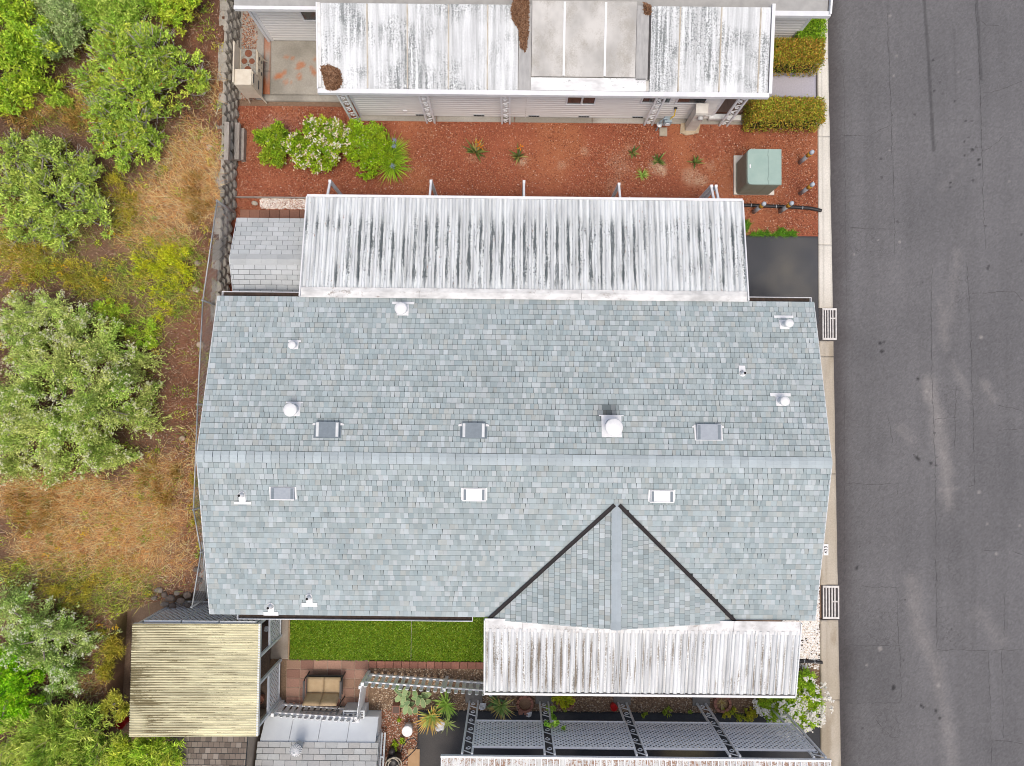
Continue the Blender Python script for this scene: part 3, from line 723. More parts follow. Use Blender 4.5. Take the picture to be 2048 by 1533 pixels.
cap_vent(806, 621, .165, .44, .32, .32, (.60, .20, .07))
cap_vent(1568, 650, .115, .40, .26, .26, (.52, .22, .07))
cap_vent(589, 692, .105, .26, .22, .20, (.34, .12, .05))
cap_vent(588, 820, .175, .36, .34, .34, (.44, .19, .04))
cap_vent(1561, 803, .125, .34, .26, .26, (.54, .17, .09))
cap_vent(1223, 854, .225, .50, .52, .56, (.64, .29, .03))
def pipe_vent(px, py, bent, pw=.40, pl=.09, sgn=1):
    p = RP(px, py); s, n, dn, ex_ = frame_at(p)
    t = MB(); plate(t, p + dn * (.02), ex_, dn, n, .17, .26, .026); t.lathe(p - dn * .07 + n * .018, [(.085, 0), (.085, .008)], 16, n); fl = t.build('flashing', m_bright, house)
    if pw: b = MB(); plate(b, p + dn * .16, ex_, dn, n, pw, pl, .034); b.build('flashing_strip', m_bright, fl)
    k = MB(); k.lathe(p - dn * .06, [(.07, 0), (.045, .08), (.042, .24)], 14); k.build('pipe', m_bright, fl, True)
    k = MB(); k.lathe(p - dn * .06, [(.034, .236), (.034, .246)], 12); k.build('pipe_mouth', m_hole, fl)
pipe_vent(1484, 743, 0, None); pipe_vent(485, 994, 1, .44, .07); pipe_vent(619, 1198, 1, .42, .11); pipe_vent(542, 1216, 1, .40, .10)
def slant_vent(px0, px1, py0, py1, mat):
    c = RP((px0 + px1) / 2, (py0 + py1) / 2); s, n, dn, ex_ = frame_at(c); w_ = (px1 - px0) / 76.; l = (py1 - py0) / 76.
    t = MB(); plate(t, c, ex_, dn, n, w_ + .08, l + .02, .024); fl = t.build('roof_vent', m_hood if mat is m_hood else m_bright, house)
    a = ex_ * (w_ / 2); u0 = c - dn * (l / 2) + n * .028; d0 = c + dn * (l / 2) + n * .028; h = n * .10; a2 = a * .97
    m = MB(); m.add([u0 - a, u0 + a, d0 + a, d0 - a, u0 - a2 + n * .02, u0 + a2 + n * .02, d0 + a2 + h, d0 - a2 + h], [(4, 7, 6, 5), (0, 4, 5, 1), (1, 5, 6, 2), (0, 3, 7, 4)]); m.build('hood', mat, fl)
    k = MB(); e = d0 - dn * .015; k.add([e - a * .96, e + a * .96, e + a * .95 + n * .095, e - a * .95 + n * .095], [(0, 1, 2, 3)]); k.build('opening', m_hole, fl)
    sl = (h - n * .02) / l
    for sg in (-1, 1):
        b = MB(); x0 = ex_ * (sg * w_ * .40); hw = ex_ * (w_ * .055); ua = u0 + dn * .02 + n * .024 + sl * .02; da = d0 - dn * .02 + h - sl * .02 + n * .004
        b.slab([ua + x0 - hw, ua + x0 + hw, da + x0 + hw, da + x0 - hw], .003); b.build('side_band', m_fascia if mat is m_hood else m_hood, fl)
        if s == 1:
            q = MB(); q.slab([d0 - dn * .07 + ex_ * (sg * (w_ / 2)) - n * .0, d0 - dn * .07 + ex_ * (sg * (w_ / 2 + .09)), d0 - dn * .03 + ex_ * (sg * (w_ / 2 + .09)), d0 - dn * .0 + ex_ * (sg * (w_ / 2))], .004); q.build('flashing_tab', m_bright, fl)
        else:
            pass
    if s == -1:
        q = MB(); q.slab([d0 - a * 1.02 + h * 1.05 - dn * .03, d0 + a * 1.02 + h * 1.05 - dn * .03, d0 + a * 1.02 + h * 1.0, d0 - a * 1.02 + h * 1.0], .012); q.build('front_lip', m_bright, fl)
slant_vent(632, 680, 846, 876, m_hood); slant_vent(924, 971, 848, 877, m_hood); slant_vent(1392, 1441, 851, 881, m_hood_l)
slant_vent(543, 590, 974, 998, m_hood_l); slant_vent(926, 971, 976, 1000, m_bright); slant_vent(1300, 1346, 980, 1003, m_bright)

# painted house number on the gutter edge
num = thing('kerb_number', 'small white painted plate reading 433 on the gutter beside the house', 'house number', P(1652, 1100, .05))
np_ = P(1652, 1100, .06); m = MB(); m.bx(np_.x - .075, np_.x + .075, np_.y - .17, np_.y + .17, .047, .056); m.build('plate', m_bright, num)
fc = bpy.data.curves.new('number_text', 'FONT'); fc.body = '433'; fc.size = .14; fc.align_x = 'CENTER'; fc.align_y = 'CENTER'; fc.extrude = .001; fc.space_character = 1.15; fc.offset = .003
to = bpy.data.objects.new('number_tmp', fc); col.objects.link(to)
dg = bpy.context.evaluated_depsgraph_get(); dg.update()
tm = bpy.data.meshes.new_from_object(to.evaluated_get(dg)); bpy.data.objects.remove(to)
tm.materials.clear(); tm.materials.append(m_black)
link('number', tm, num, (np_.x, np_.y, .058), (0, 0, math.pi / 2))

# ------------------------------------------------------------------ sheet-metal awnings
def pan_mesh(name, y0, z0, y1, z1, prof, mat, skew=0):
    """one roof pan along the slope, local x from 0; prof = [(x, h)]"""
    k = len(prof); vv = []; seg = 6
    for i in range(seg + 1):
        t = i / seg; vv += [(x, y0 + (y1 - y0) * t, z0 + (z1 - z0) * t + h) for x, h in prof]
    ff = [(i * k + j, i * k + j + 1, (i + 1) * k + j + 1, (i + 1) * k + j) for i in range(seg) for j in range(k - 1)]
    m = MB(); m.add(vv, ff); return m.mesh(name, mat)
AW0, AW1 = -5.76, 6.35
aw = thing('carport_awning', 'long white ribbed metal carport roof with dark streaks beside the red bark bed', 'carport', (0.3, 4.4, 0))
PW = (AW1 - AW0) / 40
m_awn = STAIN('streaked_white_pan', (.74, .78, .79), (.075, .095, .10), (3.2, 3.7, 5.0, 5.55), 18, 1.3, (.48, .59), rust=.33, period=PW, x0=AW0 - PW * .25, speck=.85, bm=(.34, .48))
prof = [(0, .05), (.012, .055), (.024, .006), (.05, 0), (.095, 0), (.118, .036), (.135, .048), (.16, .050), (.185, .042), (.205, .002), (.26, 0), (.276, .008), (.292, .045), (PW, .05)]
pm = pan_mesh('roof_panel', 5.82, 2.36, 3.14, 2.79, prof, m_awn)
for i in range(40):
    link('roof_panel', pm, aw, (AW0 + i * PW, 0, 0))
bar_part('front_gutter', m_white, aw, (AW0 - .02, 5.86, 2.34), (AW1 + .02, 5.86, 2.34), .07, .12)
for xx in (AW0 - .02, AW1 + .02): bar_part('side_trim', m_white, aw, (xx, 5.83, 2.38), (xx, 2.96, 2.86), .035, .10)
m_flash = STAIN('soiled_flashing', (.78, .79, .78), (.25, .22, .19), None, 3, 6, (.56, .74), rust=.3)
xs_ = [AW0, -2.55, 1.85, AW1]
for a, b in zip(xs_[:-1], xs_[1:]):
    m = MB(); m.slab([(a + .004, 2.94, 2.842), (b - .004, 2.94, 2.842), (b - .004, 3.10, 2.86), (a + .004, 3.10, 2.86)], .006); m.slab([(a + .004, 3.10, 2.86), (b - .004, 3.10, 2.86), (b - .004, 3.22, 2.835), (a + .004, 3.22, 2.835)], .006); m.build('flashing', m_flash, aw)
bar_part('beam', m_white, aw, (AW0 + .1, 5.5, 2.33), (AW1 - .1, 5.5, 2.33), .06, .12)
for i, px in enumerate((660, 862, 1048, 1238, 1425)):
    top = P(px, (363, 363, 364, 369, 373)[i], 1.95); x, y = top.x, top.y
    for dx in ((0,) if i < 4 else (-.03, .10)):
        bar_part('post', m_white, aw, (x + dx, y, 0), (x + dx, y, 1.98), .075, .075)
        bar_part('brace', m_white, aw, (x + dx, y - .01, 1.92), (x + dx, 5.62, 2.36), .06, .06)
# south awning
BX0, BX1 = -.66, 7.76
aw2 = thing('porch_awning', 'white ribbed metal porch roof with brown dirt streaks in front of the gable', 'awning', (3.5, -6.7, 0))
NP2 = 14; PW2 = (BX1 - BX0) / NP2
m_awn2 = STAIN('dirty_white_pan', (.76, .79, .80), (.16, .13, .095), (-7.85, -7.3, -6.3, -5.8), 15, .8, (.46, .64), rust=.30, period=PW2 / 3, x0=BX0, seed=4, speck=.6, bm=(.40, .58))
u = PW2 / 3
prof2 = [(0, .075), (.012, .08), (.024, .02)]
for k in range(3):
    b = k * u; prof2 += [(b + .03, .0), (b + u * .42, .0), (b + u * .5, .05), (b + u * .62, .064), (b + u * .86, .066 if k < 2 else .03)]
prof2 += [(PW2 - .01, .02), (PW2, .075)]
pm2 = pan_mesh('roof_panel', -7.70, 2.42, -5.90, 2.77, prof2, m_awn2)
for i in range(NP2): link('roof_panel', pm2, aw2, (BX0 + i * PW2, 0, 0))
bar_part('front_gutter', m_white, aw2, (BX0 - .02, -7.77, 2.38), (BX1 + .02, -7.77, 2.38), .06, .12)
for xx in (BX0 - .015, BX1 + .015): bar_part('side_trim', m_white, aw2, (xx, -7.74, 2.42), (xx, -5.66, 2.83), .03, .11)
m_flash2 = STAIN('soiled_white_flashing', (.78, .79, .79), (.30, .27, .24), None, 4, 5, (.52, .75), rust=.30)
fx = [BX0, .35, 2.72, 5.05, 5.98, BX1]
def fy(x): return -5.66 - .03 + (.0 if x < -.6 or x > 6 else 0)
for a, b in zip(fx[:-1], fx[1:]):
    m = MB(); m.slab([(a + .005, -5.99, 2.80), (b - .005, -5.99, 2.80), (b - .005, -5.62, 2.87), (a + .005, -5.62, 2.87)], .006); m.build('flashing', m_flash2, aw2)
for px in (1090, 1240, 1400): 
    q = P(px, 1392, 0); bar_part('post', m_white, aw2, (q.x, -7.7, 0), (q.x, -7.7, 2.38), .07, .07)

# ------------------------------------------------------------------ garden shed beside the carport
def plain_roof(parent, x0, x1, ye, ze, yr, zr, wt, exp_, tones, name='shingle', stagger=True, nmax=300, gap=.012):
    s = 1 if ye > yr else -1; sl = (zr - ze) / abs(ye - yr); n = Vector((0, s * sl, 1)).normalized()
    rows = max(1, int(round(abs(ye - yr) * math.sqrt(1 + sl * sl) / exp_))); e = abs(ye - yr) / rows
    S_ = Shingles()
    zf = lambda y: zr - abs(y - yr) * sl
    for r in range(rows):
        ya = ye - s * r * e; yb = ye - s * ((r + 1) * e - gap)
        off = (r * .47 % 1.0) * wt if stagger else 0; x = x0 - off
        while x < x1:
            a, b = max(x0, x) + gap * .4, min(x1, x + wt) - gap * .4; x += wt
            if b - a < .02: continue
            k = random.choice(tones); v = random.uniform(.93, 1.05)
            S_.tab([Vector((q, y, zf(y))) for q, y in ((a, ya), (b, ya), (b, yb), (a, yb))], n, tuple(c * v for c in k), .004, .014)
    S_.build(parent, m_shingle, nmax, name)
SX0, SX1 = -7.88, -5.25; SYN, SYS, SYR = P(530, 437, 1.95).y, 2.72, P(530, 519, 2.42).y
shed = thing('garden_shed', 'small shed with plain light grey shingle roof left of the carport', 'shed', (-6.6, 4, 0))
m = MB(); m.bx(SX0 + .15, SX1 - .1, SYS + .12, SYN - .15, 0, 1.9); m.build('wall', m_siding, shed)
m = MB()
for ye in (SYN, SYS): m.slab([(SX0, ye, 1.95), (SX1, ye, 1.95), (SX1, SYR, 2.42), (SX0, SYR, 2.42)], .07)
m_under_l = M('grey_underlay', (.07, .08, .085), (.06, .065, .07), 8, .95)
m.build('roof', m_under_l, shed)
gt = [(.47, .50, .51), (.50, .53, .54), (.44, .475, .485), (.48, .51, .515)]
plain_roof(shed, SX0, SX1, SYN, 1.95, SYR, 2.42, .30, .145, gt); plain_roof(shed, SX0, SX1, SYS, 1.95, SYR, 2.42, .30, .145, gt)
for i in range(6):
    a = SX0 + (SX1 - SX0) * i / 6; b = SX0 + (SX1 - SX0) * (i + 1) / 6; m = MB(); sl = (2.42 - 1.95) / (SYN - SYR)
    v = random.uniform(.95, 1.05)
    prf = lambda x, d: [(x, SYR - .15, 2.42 - .15 * sl + d), (x, SYR, 2.425 + d), (x, SYR + .15, 2.42 - .15 * sl + d)]
    A, B = prf(a, .014), prf(b + .01, .022); B2 = [(p[0], p[1], p[2] - .02) for p in B]; A2 = [(p[0], p[1], p[2] - .02) for p in A]
    m.add(A + B + B2 + A2, [(0, 3, 4, 1), (1, 4, 5, 2), (3, 6, 7, 4), (4, 7, 8, 5), (0, 9, 6, 3), (2, 5, 8, 11)], (.43 * v, .455 * v, .46 * v))
    link('ridge_cap', m.mesh('ridge_cap', m_shingle, (a, SYR, 2.4)), shed, (a, SYR, 2.4))
m = MB()
for ye, s in ((SYN, 1), (SYS, -1)): m.slab([(SX0 - .015, ye, 1.97), (SX0, ye, 1.97), (SX0, SYR, 2.44), (SX0 - .015, SYR, 2.44)], .09)
m.build('rake_trim', m_fascia, shed)
# brick path and white stones north of the shed
pv = thing('brick_edging', None, None, (-7, 5.3, 0)); pv['kind'] = 'structure'
def brick(parent, x0, x1, y0, y1, z, c, name='paver', jit=.006):
    m = MB(); k = random.uniform(.82, 1.15); cc = tuple(q * k for q in c); dz_ = random.uniform(-.004, .006); b = .008
    X0, X1, Y0, Y1 = x0, x1, y0, y1; zt = z + dz_
    vv = [(X0, Y0, z - .05), (X1, Y0, z - .05), (X1, Y1, z - .05), (X0, Y1, z - .05), (X0, Y0, zt - b), (X1, Y0, zt - b), (X1, Y1, zt - b), (X0, Y1, zt - b), (X0 + b, Y0 + b, zt), (X1 - b, Y0 + b, zt), (X1 - b, Y1 - b, zt), (X0 + b, Y1 - b, zt)]
    m.add(vv, [(8, 9, 10, 11), (4, 5, 9, 8), (5, 6, 10, 9), (6, 7, 11, 10), (7, 4, 8, 11), (0, 1, 5, 4), (1, 2, 6, 5), (2, 3, 7, 6), (3, 0, 4, 7)], cc)
    c0 = ((x0 + x1) / 2, (y0 + y1) / 2, z); link(name, m.mesh(name, m_brick, c0), parent, c0)
ya, yb = P(540, 436, .05).y - .25, P(540, 420, .05).y
for i in range(9):
    x = -8.55 + i * .31; brick(pv, x, x + .302, ya, yb, .05, (.25, .125, .085))
for i in range(6):
    y = ya - .31 * (i + 1); brick(pv, -8.55, -8.25, y, y + .302, .05, (.25, .125, .085))
bar_part('edging_board', m_wood, pv, (P(472, 395, .05).x, P(472, 395, .05).y, .05), (-5.8, P(600, 396, .05).y, .05), .03, .1)

def pebbles(name, n, area, zf, smin, smax, cols, label, cat, parent=None, mask=None):
    x0, x1, y0, y1 = area
    X = RNG.uniform(x0, x1, n); Y = RNG.uniform(y0, y1, n)
    if mask is not None:
        k = RNG.random(n) < mask(X, Y); X, Y = X[k], Y[k]; n = len(X)
    Z = zf(X, Y) if callable(zf) else np.full(n, zf)
    r = RNG.uniform(smin, smax, n); an = RNG.uniform(0, 2 * np.pi, n)
    base = np.array([(1, 0, 0), (.35, .8, 0), (-.6, .65, 0), (-.95, -.1, 0), (-.3, -.8, 0), (.6, -.65, 0), (.1, .05, .75)])
    J = 1 + .25 * RNG.standard_normal((n, 7, 1)).clip(-1, 1)
    B = base[None] * J
    c, s = np.cos(an)[:, None], np.sin(an)[:, None]
    x = (B[..., 0] * c - B[..., 1] * s) * r[:, None]; y = (B[..., 0] * s + B[..., 1] * c) * r[:, None] * .8; z = B[..., 2] * r[:, None]
    V = np.stack([x + X[:, None], y + Y[:, None], z + Z[:, None]], -1).reshape(-1, 3)
    f = np.array([(0, 1, 6), (1, 2, 6), (2, 3, 6), (3, 4, 6), (4, 5, 6), (5, 0, 6)])
    F = (f[None] + (np.arange(n) * 7)[:, None, None]).reshape(-1, 3)
    C = np.asarray(cols)[RNG.integers(0, len(cols), n)] * RNG.uniform(.85, 1.1, (n, 1)); C = np.repeat(C, 7, 0)
    o = np_mesh(name, V, F, m_chip, parent, C, origin=(x0, y0, 0)); tag(o, label, cat, kind='stuff'); return o
def chips(name, n, area, zf, L_, W_, cols, label, cat, mask=None, tilt=.3, prob=None):
    x0, x1, y0, y1 = area; X = RNG.uniform(x0, x1, n); Y = RNG.uniform(y0, y1, n)
    if mask is not None:
        k = RNG.random(n) < mask(X, Y); X, Y = X[k], Y[k]; n = len(X)
    Z = (zf(X, Y) if callable(zf) else np.full(n, zf)) + RNG.uniform(.004, .02, n)
    an = RNG.uniform(0, 2 * np.pi, n); l = RNG.uniform(*L_, n) / 2; w_ = RNG.uniform(*W_, n) / 2; t1 = RNG.normal(0, tilt, n); t2 = RNG.normal(0, tilt, n)
    ux, uy = np.cos(an) * l, np.sin(an) * l; vx, vy = -np.sin(an) * w_, np.cos(an) * w_
    V = np.stack([np.stack([X + a * ux + b * vx, Y + a * uy + b * vy, Z + a * l * t1 + b * w_ * t2], -1) for a, b in ((-1, -1), (1, -1), (1, 1), (-1, 1))], 1).reshape(-1, 3)
    F = np.arange(4 * n).reshape(n, 4); C = np.repeat(np.asarray(cols)[RNG.choice(len(cols), n, p=prob)] * RNG.uniform(.75, 1.2, (n, 1)), 4, 0)
    o = np_mesh(name, V, F, m_chip, None, C, origin=(x0, y0, 0)); return tag(o, label, cat, kind='stuff')
def mul_mask(X, Y):
    ok = ~((Y < yd + .05) & (X > -5.0)) & ~((Y > wy0 - .01) & (X > -4.95))
    q = np.ones(X.shape)
    return ok * q * (.35 + .65 * sstep(.3, .55, fbm(X, Y, .8, 13)))
chips('bark_chips', 130000, (-8.7, GUT0 - .02, 4.9, 9.38), lambda X, Y: .02 * (fbm(X, Y, 1.5, 4) - .5), (.016, .045), (.007, .017),
      [(.32, .10, .048), (.43, .16, .082), (.14, .038, .02), (.52, .26, .15), (.60, .40, .29), (.68, .58, .50)], 'red bark chips spread over the long bed between the two houses', 'bark chips', mul_mask, .45, [.27, .25, .27, .15, .045, .015])
pebbles('white_stones', 1500, (P(520, 410, 0).x, -5.7, P(560, 418, 0).y, P(560, 398, 0).y), .0, .02, .045, [(.72, .66, .58), (.62, .5, .42), (.8, .77, .72)], 'strip of white stones between the red bark and the brick edging by the shed', 'stones')

# ------------------------------------------------------------------ chips and timber near the retaining wall, block wall
wall = thing('retaining_wall', 'grey split-face block retaining wall along the brown hillside', 'retaining wall', (-8.8, 5, 0))
bms = []
for k in range(7):
    r_ = random.Random(k); m = MB(); lx, hy, hz_ = .12, .155, .10
    fr = [(lx + r_.uniform(.01, .05), y, z) for y, z in ((-hy * .55, -hz_ * .6), (hy * .1, -hz_ * .7), (hy * .6, -hz_ * .2), (hy * .5, hz_ * .6), (-hy * .2, hz_ * .7), (-hy * .6, hz_ * .3))]
    rim = [(lx - .03, -hy, -hz_), (lx - .03, hy, -hz_), (lx - .03, hy, hz_), (lx - .03, -hy, hz_)]
    bk = [(-lx, -hy, -hz_), (-lx, hy, -hz_), (-lx, hy, hz_), (-lx, -hy, hz_)]
    m.add(fr + rim + bk, [(0, 1, 2, 3, 4, 5), (6, 7, 1, 0), (7, 8, 2, 1), (8, 3, 2), (8, 9, 4, 3), (9, 5, 4), (9, 6, 0, 5), (10, 11, 7, 6), (11, 12, 8, 7), (12, 13, 9, 8), (13, 10, 6, 9), (13, 12, 11, 10)],
          (lambda v: (.33 * v, .31 * v, .27 * v))(r_.uniform(.7, 1.25)))
    bms.append(m.mesh('block', m_stone))
L_ = 0; ncol = 0
y = 14.2
rows = 4
while y > -5.3:
    for r in range(rows):
        if r < 1 and y < 5.8: continue
        yy = y - (.16 if r % 2 else 0); link('block', random.choice(bms), wall, (float(wall_x(yy)) + .04 - r * .03 + random.uniform(-.015, .02), yy, .105 + r * .205), (0, 0, random.uniform(-.07, .07)))
    y -= .318
def timber(name, label, cat, x0, x1, y0, y1, z0, z1, grp=None):
    t = thing(name, label, cat, ((x0 + x1) / 2, (y0 + y1) / 2, z0), grp)
    m = MB(); m.bx(x0, x1, y0, y1, z0, z1); return t, m
a, b = P(449, 322, .85), P(460, 246, .85)
t, m = timber('landscape_timber', 'dark weathered timber beam lying along the top of the block wall', 'timber', a.x, b.x, a.y, b.y, .78, .92); m.build('beam', m_wood, t)
a, b = P(469, 320, .35), P(479, 247, .35)
t = thing('timber_bench', 'low grey weathered timber bench on the bark beside the block wall', 'bench', ((a.x + b.x) / 2, (a.y + b.y) / 2, 0))
m = MB(); m.bx(a.x, b.x + .02, a.y, b.y, .27, .40); m.build('seat', m_wood, t)
m = MB(); m.bx(b.x - .02, b.x + .10, a.y + .05, b.y - .1, .0, .22); m.build('lower_beam', m_wood, t)
for yy in (a.y + .1, b.y - .2): m = MB(); m.bx(a.x + .01, b.x - .03, yy, yy + .12, 0, .268); m.build('leg', m_wood, t)

# ------------------------------------------------------------------ neighbour house to the north
nb = thing('neighbour_house', 'cream sided house with stained white flat metal roof at the top', 'house', (1, 11, 0))
E0 = P(1577, 82, 0); ZN = 2.35
def siding(x0, x1, y, z0, z1, step=.14):
    k = int((z1 - z0) / step)
    me = MB(); me.add([(x0, 0, 0), (x1, 0, 0), (x1, -.032, .004), (x0, -.032, .004), (x0, -.032, step * .5), (x1, -.032, step * .5), (x1, -.002, step * .985), (x0, -.002, step * .985)], [(0, 3, 2, 1), (3, 4, 5, 2), (4, 7, 6, 5), (0, 7, 4, 3), (1, 2, 5, 6)])
    mm = me.mesh('siding_board', m_siding)
    for i in range(k): link('siding_board', mm, nb, (0, y, z0 + i * step))
NX0, NX1, NY, AY = -7.67, E0.x, 11.50, 9.14
m = MB(); m.bx(NX0, NX1, NY + .002, 17, 0, ZN + .1); m.build('wall', m_siding, nb)
siding(NX0, NX1, NY, .06, 2.45)
AX0, AX1 = -4.84, 6.12
m = MB(); m.bx(AX0, AX1, AY + .002, NY - .03, 0, 2.3); m.build('porch_wall', m_siding, nb)
siding(AX0, AX1, AY, .06, 2.3)
for x in (NX0, NX1): box_part('corner_trim', m_white, nb, x - .05, x + .05, NY - .035, NY + .06, 0, 2.4)
box_part('downspout', m_white, nb, NX0 - .12, NX0 - .055, NY - .09, NY - .03, .05, 2.3)
for x in (AX0, AX1): box_part('corner_trim', m_white, nb, x - .04, x + .04, AY - .035, AY + .05, 0, 2.3)
xm = P(1051, 235, 0).x; box_part('corner_trim', m_white_worn, nb, xm - .015, xm + .015, AY - .03, AY - .02, 0, 2.3)
def window(x0, x1, y, z0, z1, sash=True, curtain=False):
    f = MB(); t_ = .045
    f.bx(x0, x1, y - .075, y - .022, z0, z0 + t_); f.bx(x0, x1, y - .065, y - .022, z1 - t_, z1); f.bx(x0, x0 + t_, y - .065, y - .022, z0 + t_, z1 - t_); f.bx(x1 - t_, x1, y - .065, y - .022, z0 + t_, z1 - t_)
    if sash: xm_ = x0 + (x1 - x0) * .52; f.bx(xm_ - .02, xm_ + .02, y - .065, y - .022, z0 + t_, z1 - t_)
    fo = f.build('window', m_white, nb)
    for a_, b_ in (((x0, xm_), (xm_, x1)) if sash else ((x0, x1),)): box_part('pane', m_glass, fo, a_ + .045, b_ - .02, y - .046, y - .036, z0 + t_, z1 - t_)
wz = lambda px, py, yy: CAM_H - 0
window(P(607, 30, 1.3).x, P(607, 30, 1.3).x + 1.2, NY, 1.25, 2.15)
window(P(1131, 203, 1.05).x, P(1190, 203, 1.05).x, AY, 1.05, 2.0); window(P(1281, 198, 1.3).x, P(1341, 198, 1.3).x, AY, 1.2, 2.0, False); window(P(1351, 200, 1.3).x, P(1412, 200, 1.3).x, AY, 1.2, 2.0, False)
for px, py in ((842, 222), (958, 224), (1068, 223), (1168, 226), (1276, 229)):
    q = P(px, py, .2); v = box_part('foundation_vent', m_galv, nb, q.x - .17, q.x + .17, AY - .05, AY - .02, .12, .22)
    for k in range(4): box_part('slot', m_hole, v, q.x - .155 + k * .08, q.x - .085 + k * .08, AY - .054, AY - .049, .14, .20)
q = P(811, 213, .4); box_part('outlet_cover', m_bright, nb, q.x - .06, q.x + .06, AY - .06, AY - .02, .4, .5)
# porch recess with brown boards
m_brown = M('brown_boards', (.13, .085, .065), (.10, .062, .048), 5, .7, sc=(12, 1, 1))
for i in range(9): box_part('deck_board', m_brown, nb, 6.17 + i * .095, 6.26 + i * .095, 9.2, 11.3, .34, .38)
box_part('porch_step', m_white_worn, nb, 6.02, 6.62, AY - .12, AY + .03, .16, .30); box_part('porch_step', m_white_worn, nb, 6.45, 7.05, AY - .10, AY + .05, .05, .17)
# metal porch roof: panels with seams
RX0, RX1, RYE, RYT, RZE, RZT = -5.50, 7.07, 8.88, 11.15, 2.42, 2.72
m_nroof = STAIN('mildewed_roof_coating', (.76, .79, .80), (.16, .18, .18), None, 13, .7, (.40, .66), rust=0., seed=2, big=.6, speck=.9, bm=(.36, .58))
m_tan = STAIN('grey_tan_membrane', (.58, .57, .54), (.36, .34, .30), None, 2.2, 1.4, (.42, .75), seed=5, speck=.5, bm=(.25, .5))
m_seam = M('tan_seam_caulk', (.42, .37, .29), (.58, .55, .49), 4, .8)
def rpt(px, t): 
    z = RZE + (RZT - RZE) * t; y = RYE + (RYT - RYE) * t
    return y, z
seams = [638, 735, 815, 897, 975, 1037]
sx_ = [P(px + (0), 100, 2.55).x for px in seams]; sx_[0] = RX0
sr = [P(px, 100, 2.55).x for px in (1300, 1358, 1440, 1518)] + [RX1]
def rpanel(a, b, mat, t0=0., t1=1., lift=0., name='roof_panel', ribs=True):
    k = max(2, int((b - a) / .1)); xs__ = np.linspace(a, b, k * 2 + 1); vv = []
    for t in np.linspace(t0, t1, 5):
        y, z = rpt(0, t); vv += [(x, y, z + lift + (.006 if (i % 2 and ribs) else 0)) for i, x in enumerate(xs__)]
    n_ = len(xs__); m = MB(); m.add(vv, [(i * n_ + j, i * n_ + j + 1, (i + 1) * n_ + j + 1, (i + 1) * n_ + j) for i in range(4) for j in range(n_ - 1)])
    return m.build(name, mat, nb)
box_part('porch_ceiling', m_white_worn, nb, RX0 + .03, RX1 - .03, RYE + .05, RYT, RZE - .09, RZE - .05)
for grp in (sx_, sr):
    for a, b in zip(grp[:-1], grp[1:]): rpanel(a + .012, b - .012, m_nroof)
    for x in grp[1:-1] if grp is sr else grp[1:-1]:
        y0, z0 = rpt(0, 0.01); y1, z1 = rpt(0, .99); bar_part('seam', m_seam, nb, (x, y0, z0 + .012), (x, y1, z1 + .012), .035, .03)
xa, xb = P(1063, 100, 2.6).x, P(1272, 100, 2.6).x
bar_part('seam', m_white_worn, nb, (RX0 + .04, RYE + .03, RZE + .02), (RX0 + .04, RYT, RZT + .02), .09, .05)
m_gray_band = M('grey_roof_flashing', (.33, .33, .325), (.42, .42, .41), 3, .6, sc=(4, 1, 1))
rpanel(sx_[-1] + .006, xa - .006, m_gray_band, lift=.02, name='flashing', ribs=False); rpanel(xb + .006, sr[0] - .06, m_gray_band, .13, 1, lift=.03, name='flashing', ribs=False)
rpanel(sr[0] - .055, sr[0] - .005, m_dark, .13, 1, lift=.025, name='dark_strip', ribs=False)
xs4 = [xa, P(1128, 100, 2.6).x, P(1210, 100, 2.6).x, xb]
for a, b in zip(xs4[:-1], xs4[1:]): rpanel(a + .008, b - .008, m_tan, .16, 1.04, .05, 'membrane_panel', False)
for x in xs4[1:-1]:
    y0, z0 = rpt(0, .17); y1, z1 = rpt(0, 1.03); bar_part('caulk_seam', m_white, nb, (x, y0, z0 + .055), (x, y1, z1 + .055), .06, .02)
m_wcoat = STAIN('white_coating', (.86, .87, .87), (.35, .37, .37), None, 3, 6, (.6, .75), seed=9)
rpanel(xa, sr[0] - .10, m_wcoat, .0, .15, .03, 'coating_strip', False)
# gutters and fascia
bar_part('front_gutter', m_white, nb, (RX0 - .03, RYE - .07, RZE - .04), (RX1 + .03, RYE - .07, RZE - .04), .13, .13)
bar_part('side_trim', m_white, nb, (RX0 - .02, RYE - .02, RZE + .01), (RX0 - .02, RYT, RZT + .01), .04, .10)
bar_part('side_gutter', m_white, nb, (RX1 + .06, RYE - .02, RZE - .02), (RX1 + .06, RYT + .1, RZT - .02), .09, .10)
# main roof further north
mr = MB(); yN = 11.22
mr.slab([(NX0 - .25, yN, 2.44), (P(1655, 10, 2.45).x, yN, 2.44), (P(1655, 10, 2.45).x, 15.5, 3.3), (NX0 - .25, 15.5, 3.3)], .1); mro = mr.build('main_roof', M('grey_roll_roofing', (.40, .40, .385), (.33, .33, .32), 4, .9), nb)
bar_part('eave_gutter', m_white, nb, (NX0 - .27, yN - .05, 2.37), (RX0 - .1, yN - .05, 2.37), .10, .12); bar_part('eave_gutter', m_white, nb, (RX1 + .12, yN - .07, 2.38), (P(1660, 10, 2.4).x, yN - .07, 2.38), .14, .13)
bar_part('rake_trim', m_white, nb, (P(1658, 10, 2.4).x, yN - .1, 2.45), (P(1658, 10, 2.4).x, 15.5, 3.32), .05, .14)
